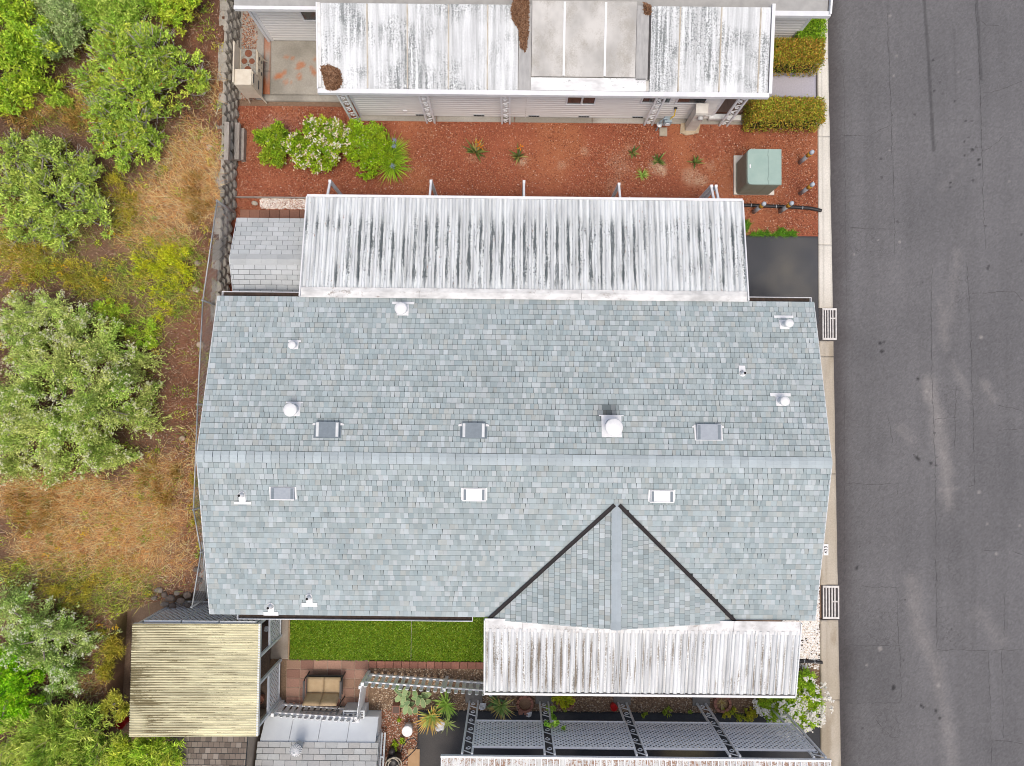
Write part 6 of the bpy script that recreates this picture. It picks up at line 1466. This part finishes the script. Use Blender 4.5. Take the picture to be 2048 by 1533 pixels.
# rocks
def rock(label, px, py, r, zf=None, colr=(.40, .34, .28), flat=.6, grp='rocks on the slope', z=None):
    q = HP(px, py) if z is None else P(px, py, z); rr = r / 66.; m = MB(); vv = []; ff = []; nu, nv_ = 10, 6; sd_ = random.uniform(0, 99)
    for j in range(nv_ + 1):
        for i in range(nu):
            a, b = 2 * math.pi * i / nu, math.pi * j / nv_; k = 1 + .32 * (float(vnoise(math.cos(a) * 1.2 + sd_, math.sin(a) * 1.2 + b)) - .5) * 2
            vv.append((q.x + rr * k * math.sin(b) * math.cos(a), q.y + rr * .8 * k * math.sin(b) * math.sin(a), q.z + rr * .15 + rr * flat * math.cos(b) * k))
    for j in range(nv_):
        for i in range(nu): ff.append((j * nu + i, (j + 1) * nu + i, (j + 1) * nu + (i + 1) % nu, j * nu + (i + 1) % nu))
    v = random.uniform(.85, 1.15); m.add(vv, ff, tuple(c * v for c in colr)); o = m.build('rock', m_stone, None, True, origin=(q.x, q.y, q.z)); tag(o, label, 'rock', grp)
rock('pale tan rock on the dry slope beside the block wall', 419, 295, 8, colr=(.52, .40, .29)); rock('grey-brown rock beside the fence, right of the yellow weeds', 397, 528, 8, colr=(.36, .29, .25))
rock('pale flat stone on the bare path near the fence', 393, 580, 9, flat=.3, colr=(.50, .42, .35)); rock('long pale stone beside the fence left of the roof', 402, 690, 9, colr=(.45, .36, .28)); rock('small grey stone in the bare brown strip left of the roof', 365, 878, 7, colr=(.42, .33, .26), flat=.35)
rock('grey stone on white pebbles north of the shed', 510, 407, 6, z=.02, colr=(.45, .41, .34), grp=None)
pile = ((318, 1180, 9), (330, 1190, 8), (341, 1196, 10), (355, 1186, 8), (362, 1202, 9), (346, 1212, 8), (330, 1208, 9), (376, 1212, 8), (375, 1190, 9), (309, 1196, 7), (395, 1140, 8), (398, 1160, 9))
for i, (x, y, r) in enumerate(pile): rock('rounded brown-grey rock in the rock pile above the patio cover', x, y, r * .85, colr=(.17, .14, .12) if i % 3 else (.27, .24, .21), grp='rock pile above the patio cover')

# ------------------------------------------------------------------ shrubs in the red bark bed
BG = 'shrubs in the red bark bed'; BGN = (1.9, 1.9, 1.3)
L0 = lambda px, py, rp, zc, rz=None: L(px, py, rp, zc, rz, False)
bush('bed_shrub', 'olive green shrub at the left end of the shrub row in red bark', 'shrub', P(550, 292, 0), [L0(532, 280, 24, .35, .4), L0(558, 275, 26, .4, .45), L0(548, 310, 26, .35, .4), L0(570, 300, 22, .35, .4)], 900, 10, .22, .075, .030, [(.26, .36, .03), (.16, .27, .025), (.36, .42, .05), (.09, .17, .02)], [.35, .3, .2, .15], flowers=(14, .05, [(.7, .68, .5)], 4), group=BG, gain=BGN, lim=.58)
bush('bed_shrub', 'yellow-green shrub with clusters of cream flowers in red bark', 'shrub', P(632, 290, 0), [L0(600, 295, 30, .45, .5), L0(640, 268, 32, .5, .5), L0(672, 272, 28, .45, .45), L0(645, 312, 32, .45, .5), L0(612, 318, 25, .35, .4), L0(676, 302, 25, .4, .4)], 1900, 10, .2, .075, .036, [(.34, .47, .03), (.22, .36, .025), (.48, .56, .06), (.10, .19, .02)], [.36, .28, .2, .16], flowers=(280, .065, [(.80, .74, .56), (.82, .80, .70), (.72, .55, .38)], 6), group=BG, gain=BGN, lim=.58)
bush('bed_shrub', 'lime green dense shrub right of the cream-flowered one', 'shrub', P(735, 300, 0), [L0(715, 272, 28, .4, .45), L0(748, 275, 30, .45, .45), L0(720, 308, 30, .4, .45), L0(750, 310, 30, .4, .45), L0(735, 345, 22, .25, .35), L0(765, 290, 24, .35, .4), L0(772, 318, 18, .3, .35)], 1900, 10, .17, .06, .032, [(.36, .52, .03), (.25, .42, .025), (.48, .60, .06), (.13, .25, .02)], [.38, .3, .2, .12], flowers=(130, .025, [(.75, .70, .6)], 2), group=BG, gain=BGN, lim=.58)
def rosette(name, label, cat, base, nb_, ln, wd, cols, lean=(.3, 1.3), group=None, parent=None, tipcol=None, curl=.5, edge=None, z0=0.):
    """long curved leaf blades from one crown; each blade is a part when large"""
    t = parent or thing(name, label, cat, base, group); b = Vector(base); m = MB()
    for i in range(nb_):
        a = random.uniform(0, 2 * math.pi); le = random.uniform(*lean); l = ln * random.uniform(.7, 1.15); c = random.choice(cols); k = random.uniform(.8, 1.2)
        dx = Vector((math.cos(a), math.sin(a), 0)); sd_ = Vector((-math.sin(a), math.cos(a), 0)); pts = []; p = b + dx * random.uniform(0, .04) + Vector((0, 0, z0)); n_ = 5
        for j in range(n_ + 1):
            u_ = j / n_; ang = min(1.75, le + curl * u_); wv = wd * (1 - u_ ** 1.6) * (.75 + .5 * min(u_ * 3, 1) * .5); dirv = dx * math.sin(ang) + Vector((0, 0, math.cos(ang))); up = dirv.cross(sd_)
            cc = tuple(min(.8, q * k * 1.55) for q in (c if not tipcol or u_ < .65 else [c[h] * .4 + tipcol[h] * .6 for h in range(3)]))
            pts.append((p + sd_ * wv / 2 + up * wv * .12, p.copy(), p - sd_ * wv / 2 + up * wv * .12, cc)); p = p + dirv * (l / n_)
        for A, B in zip(pts[:-1], pts[1:]): m.add([A[0], A[1], B[1], B[0]], [(0, 1, 2, 3)], B[3]); m.add([A[1], A[2], B[2], B[1]], [(0, 1, 2, 3)], B[3])
        if wd >= .05: m.build('leaf', m_leaf, t); m = MB()
    if m.v: m.build('leaves', m_leaf, t)['kind'] = 'stuff'
    return t
ag = rosette('agapanthus', 'dark green strappy agapanthus with blue flower heads beside the lime shrub', 'plant', P(782, 312, 0), 190, .74, .042, [(.21, .34, .02), (.30, .43, .03), (.13, .23, .015)], (.2, 1.2), curl=.9)
b2 = P(785, 335, 0); rosette('', '', '', b2, 150, .66, .042, [(.21, .34, .02), (.30, .43, .03), (.13, .23, .015)], (.2, 1.2), parent=ag, curl=.9)
for px, py in ((789, 281), (788, 293), (785, 332)):
    q = P(px, py, .8); m = MB(); m.tube([(q.x, q.y - .1, .1), (q.x, q.y, .8)], .01, 5); st_ = m.build('flower_stalk', M('stalk_green', (.15, .28, .05), None, 5), ag); pp = np.array(q) + RNG.normal(0, .03, (60, 3)); leaf_mesh('flower_head', st_, pp, RNG.normal(0, 1, (60, 3)), .032, .015, palette([(.28, .33, .62), (.36, .42, .70)], None, 60, (.9, 1.1), 1., .86), None, .3)
BPG = 'strelitzia clumps in the red bark'
for i, (px, py, k, s, orange, lab) in enumerate(((952, 306, 15, .48, 2, 'largest strelitzia clump with orange flowers in the open red bark'), (1037, 313, 9, .40, 1, 'second strelitzia clump with one orange flower in the open red bark'), (1265, 307, 8, .26, 0, 'small dark green strelitzia clump nearest the scroll post in the red bark'), (1315, 323, 8, .34, 0, 'upright strelitzia clump on a bare tan patch in the red bark'), (1390, 326, 9, .32, 0, 'spreading strelitzia clump left of the transformer'))):
    q = P(px, py, 0); t = rosette('strelitzia', lab, 'plant', q, k * 2, s * 1.1, .07, [(.10, .15, .035), (.17, .22, .06), (.26, .24, .08), (.06, .10, .025)], (.15, .95), BPG, curl=.25)
    for j in range(orange):
        f = q + Vector((.06 + .08 * j, .14 - .1 * j, .42)); m = MB(); m.tube([q + Vector((0, 0, .02)), f], .009, 5); sk_ = m.build('flower_stalk', m_bark, t); pp = np.array(f) + RNG.normal(0, .025, (14, 3)); leaf_mesh('flower', sk_, pp, RNG.normal(0, 1, (14, 3)), .12, .03, palette([(.75, .22, .02), (.70, .30, .03)], None, 14, (.9, 1.1), 1., .86), None, .3)
rosette('grass_tuft', 'light green grassy tuft in the red bark near the carport posts', 'plant', P(1284, 351, 0), 46, .26, .022, [(.22, .36, .06), (.30, .42, .10), (.14, .26, .04)], (.3, 1.3), None, curl=.6)
X = RNG.uniform(P(1490, 470, 0).x, P(1592, 455, 0).x, 5200); Y = RNG.uniform(Yg(1540, 473), Yg(1540, 440), 5200); c_ = fbm(X, Y, 2.2, 8); ok = (c_ > .30) & (Y < Yg(1540, 452) + 1.2 * (c_ - .5)); X, Y = X[ok], Y[ok]
tag(blades('grass_patch', X, Y, np.zeros(len(X)), (.06, .2), (.008, .014), [(.11, .26, .02), (.17, .34, .035), (.07, .18, .015)], .8, m_grassb, None, origin=(8, 5.6, 0)), 'ragged bright green grass patch at the edge of the driveway', 'grass', kind='stuff')

# hedges by the neighbour's entry
def hedge(label, x0, x1, y0, y1, h, n, pal, prob, llen=.07):
    t = thing('clipped_hedge', label, 'hedge', ((x0 + x1) / 2, (y0 + y1) / 2, 0), 'clipped hedges by the neighbour entry')
    X = RNG.uniform(x0, x1, n); Y = RNG.uniform(y0, y1, n); Z = RNG.uniform(.1, 1, n); f = RNG.integers(0, 5, n)
    X = np.where(f == 1, x0, np.where(f == 2, x1, X)); Y = np.where(f == 3, y0, np.where(f == 4, y1, Y)); Z = np.where(f < 1, 1., Z); top = RNG.random(n) < .55; Z = np.where(top, 1., Z); X = np.where(top, RNG.uniform(x0, x1, n), X); Y = np.where(top, RNG.uniform(y0, y1, n), Y)
    ed = np.minimum(np.minimum(X - x0, x1 - X), np.minimum(Y - y0, y1 - Y)); Z = np.where(top, h * (.93 + .07 * sstep(0, .2, ed)), Z * h * .93) + .12 * (fbm(X, Y, 2.5, 3) - .5)
    pos = np.stack([X + RNG.normal(0, .035, n), Y + RNG.normal(0, .035, n), Z + RNG.normal(0, .03, n)], -1); D = RNG.normal(0, .8, (n, 3)); D[:, 2] = np.abs(D[:, 2]) + .35
    C = palette(pal, prob, n, (.55, 1.35), np.array((1.75, 1.75, 1.3)), .55); leaf_mesh('foliage', t, pos, D, RNG.uniform(.7, 1.3, n) * llen, llen * .45, C)
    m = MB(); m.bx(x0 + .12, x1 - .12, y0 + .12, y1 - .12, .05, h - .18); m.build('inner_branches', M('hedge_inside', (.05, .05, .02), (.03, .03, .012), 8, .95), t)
    for xx in np.linspace(x0 + .2, x1 - .2, 4): m = MB(); m.tube([(xx, (y0 + y1) / 2, -.02), (xx, (y0 + y1) / 2, .2)], .025, 6); m.build('stem', m_bark, t)
HB = [(.34, .27, .05), (.40, .22, .05), (.24, .28, .035), (.12, .17, .02), (.46, .33, .10)]
hh_ = .95
a, b = P(1503, 244, hh_), P(1652, 196, hh_); hedge('bronze-green clipped hedge below the lavender concrete slab', a.x + .05, b.x - .04, a.y + .05, b.y, hh_, 10500, HB, [.3, .2, .27, .15, .08])
a, b = P(1541, 127, hh_), P(1650, 78, hh_); hedge('bronze-green clipped hedge above the lavender concrete slab', a.x, b.x - .03, a.y + .03, b.y, hh_, 9000, HB, [.33, .26, .18, .13, .10])
a, b = P(1588, 80, hh_), P(1652, 20, hh_); hedge('bright green clipped hedge by the corner of the neighbour house', a.x + .15, b.x - .03, a.y + .03, b.y + .6, hh_, 8500, [(.22, .36, .025), (.14, .27, .02), (.32, .45, .05), (.08, .16, .015)], [.38, .3, .2, .12])
q = P(1635, 128, .1); box_part('garden_sign', m_bright, None, q.x - .04, q.x + .05, q.y - .05, q.y + .04, 0, .12); sgn = bpy.data.objects['garden_sign']; tag(sgn, 'small white block by the gutter below the upper bronze hedge', 'block')
wf = bush('flower_shrub', 'round green shrub covered in white flower heads at the gutter corner', 'shrub', P(1585, 1400, 0), [L0(1550, 1400, 36, .35, .4), L0(1590, 1385, 40, .4, .45), L0(1620, 1400, 28, .3, .4), L0(1575, 1420, 34, .3, .35), L0(1610, 1430, 24, .2, .3), L0(1610, 1365, 24, .3, .35), L0(1535, 1425, 20, .2, .25)], 2400, 12, .26, .085, .018, [(.17, .30, .035), (.25, .38, .05), (.10, .20, .02), (.34, .44, .08)], None)
nf = 150; c0 = []
lobs = [L0(1550, 1400, 38, .35, .4), L0(1590, 1385, 44, .4, .45), L0(1620, 1400, 34, .3, .4), L0(1575, 1425, 38, .3, .35), L0(1610, 1430, 28, .2, .3)]
for i in range(nf):
    l = lobs[i % 5]; d = rand_dir(1, .0)[0]; c0.append((l[0] + d[0] * l[3] * 1.18, l[1] + d[1] * l[3] * 1.18, l[2] + d[2] * l[4] * 1.3 + .05))
c0 = np.array(c0)
for grp in range(1): pp = np.repeat(c0, 14, 0) + RNG.normal(0, .028, (nf * 14, 3)); leaf_mesh('flowers', wf, pp, RNG.normal(0, 1, pp.shape) * np.array([1, 1, .4]), .065, .05, palette([(.84, .83, .80), (.80, .78, .70)], None, len(pp), (.95, 1.04), 1., .86), None, .3)

# ------------------------------------------------------------------ planting bed: pots, aloes, cacti, odds and ends
ALO = [(.24, .34, .10), (.32, .40, .14), (.17, .27, .07)]
rosette('aloe_plant', 'green aloe rosette in gravel between the carport post and the terracotta ring', 'aloe', P(1003, 1412, .2), 44, .52, .06, ALO, (.35, 1.25), 'aloes in the gravel bed', tipcol=(.5, .3, .12), curl=.35)
rosette('aloe_plant', 'dark green aloe half hidden under the porch roof edge', 'aloe', P(990, 1400, 0), 26, .42, .06, [(.10, .2, .08), (.16, .27, .1)], (.3, 1.2), 'aloes in the gravel bed', curl=.35)
rosette('aloe_plant', 'aloe with orange-tipped leaves spilling over the driveway corner', 'aloe', P(862, 1432, .3), 60, .55, .06, [(.30, .38, .10), (.40, .42, .12), (.22, .32, .08), (.48, .38, .10)], (.35, 1.3), 'aloes in the gravel bed', tipcol=(.62, .30, .08), curl=.4)
rosette('aloe_plant', 'bright green aloe below the picket fence, right of the cactus', 'aloe', P(893, 1408, .2), 56, .50, .055, [(.22, .36, .06), (.30, .43, .09), (.15, .27, .04)], (.35, 1.3), 'aloes in the gravel bed', curl=.4)
rosette('aloe_plant', 'small pale aloe trailing over the asphalt near the white cloth', 'aloe', P(895, 1447, .1), 30, .36, .045, [(.30, .40, .12), (.38, .44, .16)], (.5, 1.4), 'aloes in the gravel bed', curl=.5)
ca = thing('agave_cactus', 'broad-leaved blue-green agave with pale leaf edges below the picket fence', 'cactus', P(830, 1398, 0))
for i in range(22):
    a = random.uniform(0, 2 * math.pi); b0 = P(815 + random.uniform(-22, 30), 1395 + random.uniform(-14, 20), random.uniform(.1, .45)); l = random.uniform(.22, .36); dv = Vector((math.cos(a), math.sin(a), random.uniform(-.2, .5))).normalized(); sd_ = dv.cross(Vector((0, 0, 1))).normalized(); up = sd_.cross(dv); m = MB()
    outl = [(0, .03), (.25, .07), (.6, .085), (.85, .06), (1, .004)]; k = random.uniform(.8, 1.2); c = tuple(q * k * 1.4 for q in random.choice([(.16, .25, .10), (.21, .30, .13), (.12, .20, .08)])); e = (.46, .50, .24)
    for (u0, w0), (u1, w1) in zip(outl[:-1], outl[1:]):
        A = b0 + dv * l * u0 - up * .08 * u0 * u0; B = b0 + dv * l * u1 - up * .08 * u1 * u1
        m.add([A - sd_ * w0 * .78, A + sd_ * w0 * .78, B + sd_ * w1 * .78, B - sd_ * w1 * .78], [(0, 1, 2, 3)], c)
        for s in (-1, 1): m.add([A + sd_ * s * w0 * .78, A + sd_ * s * w0, B + sd_ * s * w1, B + sd_ * s * w1 * .78], [(0, 1, 2, 3)], e)
    m.build('leaf', m_leaf, ca)
q = P(795, 1412, 0); tp = thing('terracotta_pot', 'square pinkish terracotta pot among the agave leaves', 'pot', q); m = MB(); m.bx(q.x - .12, q.x + .12, q.y - .12, q.y + .12, 0, .3); m.build('body', m_terra, tp); box_part('soil', m_brown, tp, q.x - .1, q.x + .1, q.y - .1, q.y + .1, .302, .306)
def ring_planter(label, px, py, r, plant=None):
    q = P(px, py, 0); t = thing('ring_planter', label, 'planter', q, 'round brick planters')
    for i in range(10):
        a0, a1 = 2 * math.pi * i / 10 + .04, 2 * math.pi * (i + 1) / 10 - .04; m = MB(); poly = [(q.x + rr * math.cos(a), q.y + rr * math.sin(a)) for rr, aa in ((r, (a0, (a0 + a1) / 2, a1)), (r * .72, (a1, (a0 + a1) / 2, a0))) for a in aa]
        m.prism(poly, 0, .14 + random.uniform(-.01, .01)); m.build('edging_brick', m_terra, t)
    m = MB(); m.lathe((q.x, q.y, 0), [(r * .7, 0), (r * .7, .05)], 16); m.build('fill', M('planter_bark', (.36, .24, .15), (.22, .13, .08), 40, .95), t)
    return t
ring_planter('terracotta brick ring planter with bark between two carport posts', 1050, 1406, .26); ring_planter('terracotta brick ring planter with dry grass left of the white-flowered shrub', 1443, 1405, .27)
t = ring_planter('terracotta brick ring planter filled by a yellow-green shrub', 1132, 1400, .27)
bush('bed_shrub', 'yellow-green mound shrub in the brick ring planter below the porch roof', 'shrub', P(1128, 1400, .05), [L0(1120, 1398, 18, .15, .22), L0(1138, 1396, 16, .15, .2), L0(1128, 1406, 15, .12, .18)], 420, 9, .12, .045, .022, [(.38, .40, .05), (.28, .32, .04), (.17, .22, .03)], None, group=None, trunk=False)
rosette('dry_grass_tuft', 'tuft of dry yellow grass inside the right brick ring', 'grass tuft', P(1443, 1405, .05), 40, .22, .014, [(.5, .42, .2), (.42, .34, .14)], (.2, 1.2), None, curl=.5)
bush('creeper_plant', 'trailing ivy on the second scroll post from the left', 'ivy', P(1100, 1415, 0), [L0(1108, 1428, 9, .3, .3), L0(1100, 1415, 9, .3, .3), L(1095, 1448, 8, 1.8, .2, False), L(1106, 1447, 8, 1.9, .2, False), L(1090, 1440, 7, 1.6, .2, False), L(1126, 1456, 6, 2.0, .1, False)], 120, 5, .12, .07, .055, [(.14, .27, .06), (.20, .34, .08), (.30, .42, .14)], None, trunk=False)
bush('bed_weed', 'low mossy weeds along the driveway edge left of the white-flowered shrub', 'weed', P(1480, 1428, 0), [L0(1450, 1424, 14, .03, .12), L0(1475, 1428, 16, .04, .14), L0(1500, 1430, 18, .04, .16), L0(1520, 1420, 16, .05, .16)], 420, 8, .14, .05, .014, [(.22, .24, .035), (.14, .19, .025), (.30, .28, .06)], None, trunk=False)
bush('bed_weed', 'sparse dark weeds along the driveway edge between the middle carport posts', 'weed', P(1330, 1420, 0), [L0(1285, 1428, 8, .02, .08), L0(1335, 1422, 10, .03, .1), L0(1385, 1422, 9, .03, .1)], 110, 7, .12, .05, .016, [(.10, .15, .03), (.15, .20, .04)], None, trunk=False)
bush('bed_weed', 'light green weeds beside the pump and grey shed', 'weed', P(795, 1495, 0), [L0(790, 1492, 10, .05, .15), L0(805, 1480, 8, .05, .12), L0(800, 1440, 8, .03, .1)], 130, 8, .14, .05, .02, [(.26, .36, .05), (.18, .28, .04)], None, trunk=False)
# bucket, red pot, cloth, board, pump
q = P(818, 1452, 0); t = thing('white_bucket', 'white plastic bucket with lid on the driveway beside the agave', 'bucket', q); m = MB(); m.lathe(q, [(.125, 0), (.15, .36)], 20); m.build('body', m_white, t, True); m = MB(); m.lathe(q + Vector((0, 0, .361)), [(.16, 0), (.16, .025), (.15, .03)], 20); m.build('lid', m_bright, t)
q = P(1226, 1410, 0); t = thing('red_pot', 'bright red plastic pot beside the third scroll post', 'pot', q); m = MB(); m.lathe(q, [(.085, 0), (.105, .2), (.112, .2), (.112, .22), (.095, .22), (.09, .18)], 8); m.build('body', M('red_plastic', (.62, .02, .02), (.55, .015, .015), 5, .4), t)
q = P(251, 1440, .4); t = thing('red_pot', 'red plastic pot half hidden at the left edge of the patio cover', 'pot', q); m = MB(); m.lathe(q, [(.12, 0), (.15, .3), (.13, .3), (.12, .2)], 14); m.build('body', M('red_plastic_b', (.55, .02, .03), (.48, .015, .02), 5, .4), t)
def cloth(name, label, px, py, r, z, mat):
    q = P(px, py, z); m = MB(); n_ = 8; vv = []
    for i in range(n_):
        for j in range(n_):
            u_, v_ = i / (n_ - 1) - .5, j / (n_ - 1) - .5; vv.append((q.x + r * (u_ * 1.6 + .3 * v_), q.y + r * v_ * 1.8 * (1 - .4 * abs(u_)), z + .12 * r / .15 * float(vnoise(u_ * 5 + px, v_ * 5)) - .05 * abs(u_)))
    m.add(vv, [(i * n_ + j, (i + 1) * n_ + j, (i + 1) * n_ + j + 1, i * n_ + j + 1) for i in range(n_ - 1) for j in range(n_ - 1)]); o = m.build(name, mat, None, True, origin=q); tag(o, label, 'cloth')
cloth('white_rag', 'crumpled white rag lying on the orange-tipped aloe', 880, 1452, .16, .32, m_white); cloth('grey_rag', 'pale grey rag beside the first scroll post', 965, 1412, .12, .12, m_fascia); cloth('white_rag', 'small white crumpled wrapper by the stones below the brick ring', 1058, 1428, .10, .05, m_white)
for px, py, lab in ((1041, 1423, 'left of two loose terracotta bricks below the brick ring'), (1053, 1424, 'right of two loose terracotta bricks below the brick ring')):
    q = P(px, py, 0); m = MB(); m.box(q + Vector((0, 0, .04)), (.13, .15, .08), Matrix.Rotation(random.uniform(-.3, .3), 3, 'Z')); o = m.build('loose_brick', m_terra, None, origin=q); tag(o, lab, 'brick', 'loose bricks')
q = P(828, 1516, .02); m = MB(); m.bx(q.x - .18, q.x + .17, q.y - .5, q.y + .26, .02, .035); o = m.build('cardboard_sheet', M('cardboard', (.50, .33, .19), (.44, .28, .15), 4, .9), None, origin=q); tag(o, 'flat tan cardboard sheet lying on the driveway at the bottom', 'cardboard')
q = P(790, 1514, 0); t = thing('pump_unit', 'dark pool pump with coiled hoses beside the grey shed', 'pump', q)
m = MB(); m.lathe(q, [(.2, 0), (.22, .1), (.22, .32), (.16, .42), (.05, .44)], 18); m.build('body', m_black, t, True)
m_hose = M('beige_hose', (.48, .44, .36), (.38, .34, .27), 8, .5)
for k, (r, zz, ph) in enumerate(((.20, .46, 0), (.15, .50, 2), (.22, .40, 4))):
    m = MB(); m.tube([(q.x + r * math.cos(ph + i * .4) + .03 * k, q.y - .02 + r * 1.1 * math.sin(ph + i * .4), zz + .01 * i) for i in range(13)], .022, 7); m.build('hose', m_hose, t, True)
m = MB(); m.lathe((q.x - .05, q.y + .28, 0), [(.09, 0), (.09, .3), (.05, .34)], 14); m.build('filter_canister', m_dark, t, True)
m = MB(); m.tube([P(800, 1527, .35), P(815, 1515, .35), P(830, 1500, .38), P(836, 1485, .4), P(828, 1476, .42), P(815, 1480, .42), P(806, 1492, .4), P(802, 1505, .36)], .016, 7); m.build('power_cord', m_black, t, True)
t = thing('air_vent_grille', 'low grey metal grille lying beside the picket fence corner', 'grille', P(706, 1440, .6))
a, b = P(684, 1446, .7), P(728, 1424, .7); m = MB(); m.bx(a.x, b.x, a.y, b.y, .0, .62); m.build('cabinet', m_frame, t)
for i in range(6): yy = a.y + .03 + (b.y - a.y - .06) * i / 6; box_part('louvre', m_dark, t, a.x + .04, b.x - .04, yy, yy + (b.y - a.y) / 16, .621, .628)
t = thing('orchid_pot', 'potted plant with cream blossoms behind the east lattice of the patio cover', 'plant', P(526, 1400, .2)); q = P(526, 1400, .2); m = MB(); m.lathe((q.x - .1, q.y, 0), [(.1, 0), (.13, .22), (.11, .22), (.1, .15)], 14); m.build('pot', m_terra, t)
pp = np.array((q.x - .02, q.y + .2, .9)) + RNG.normal(0, (.05, .16, .1), (60, 3)); leaf_mesh('blossoms', t, pp, RNG.normal(0, 1, (60, 3)), .07, .05, palette([(.72, .62, .45), (.75, .7, .6)], None, 60, (.9, 1.1), 1., .86), None, .3)
m = MB(); [m.tube([(q.x - .1, q.y, .2), (q.x - .06 + .02 * k, q.y + .1 * k, .9)], .008, 5) for k in range(3)]; m.build('stem', m_bark, t)
q = P(532, 1262, .3); t = thing('patio_chair', 'brown wicker stool with a white cloth inside the patio cover', 'stool', (q.x, q.y, 0)); m = MB(); m.bx(q.x - .2, q.x + .2, q.y - .2, q.y + .2, .38, .43); m.build('seat', m_brown, t)
for sx in (-1, 1):
    for sy in (-1, 1): bar_part('leg', m_brown, t, (q.x + sx * .17, q.y + sy * .17, 0), (q.x + sx * .17, q.y + sy * .17, .38), .035, .035)
q2 = P(534, 1258, .46); cloth('white_cloth', 'folded white cloth lying on the wicker stool in the patio cover', 534, 1258, .09, .46, m_white)
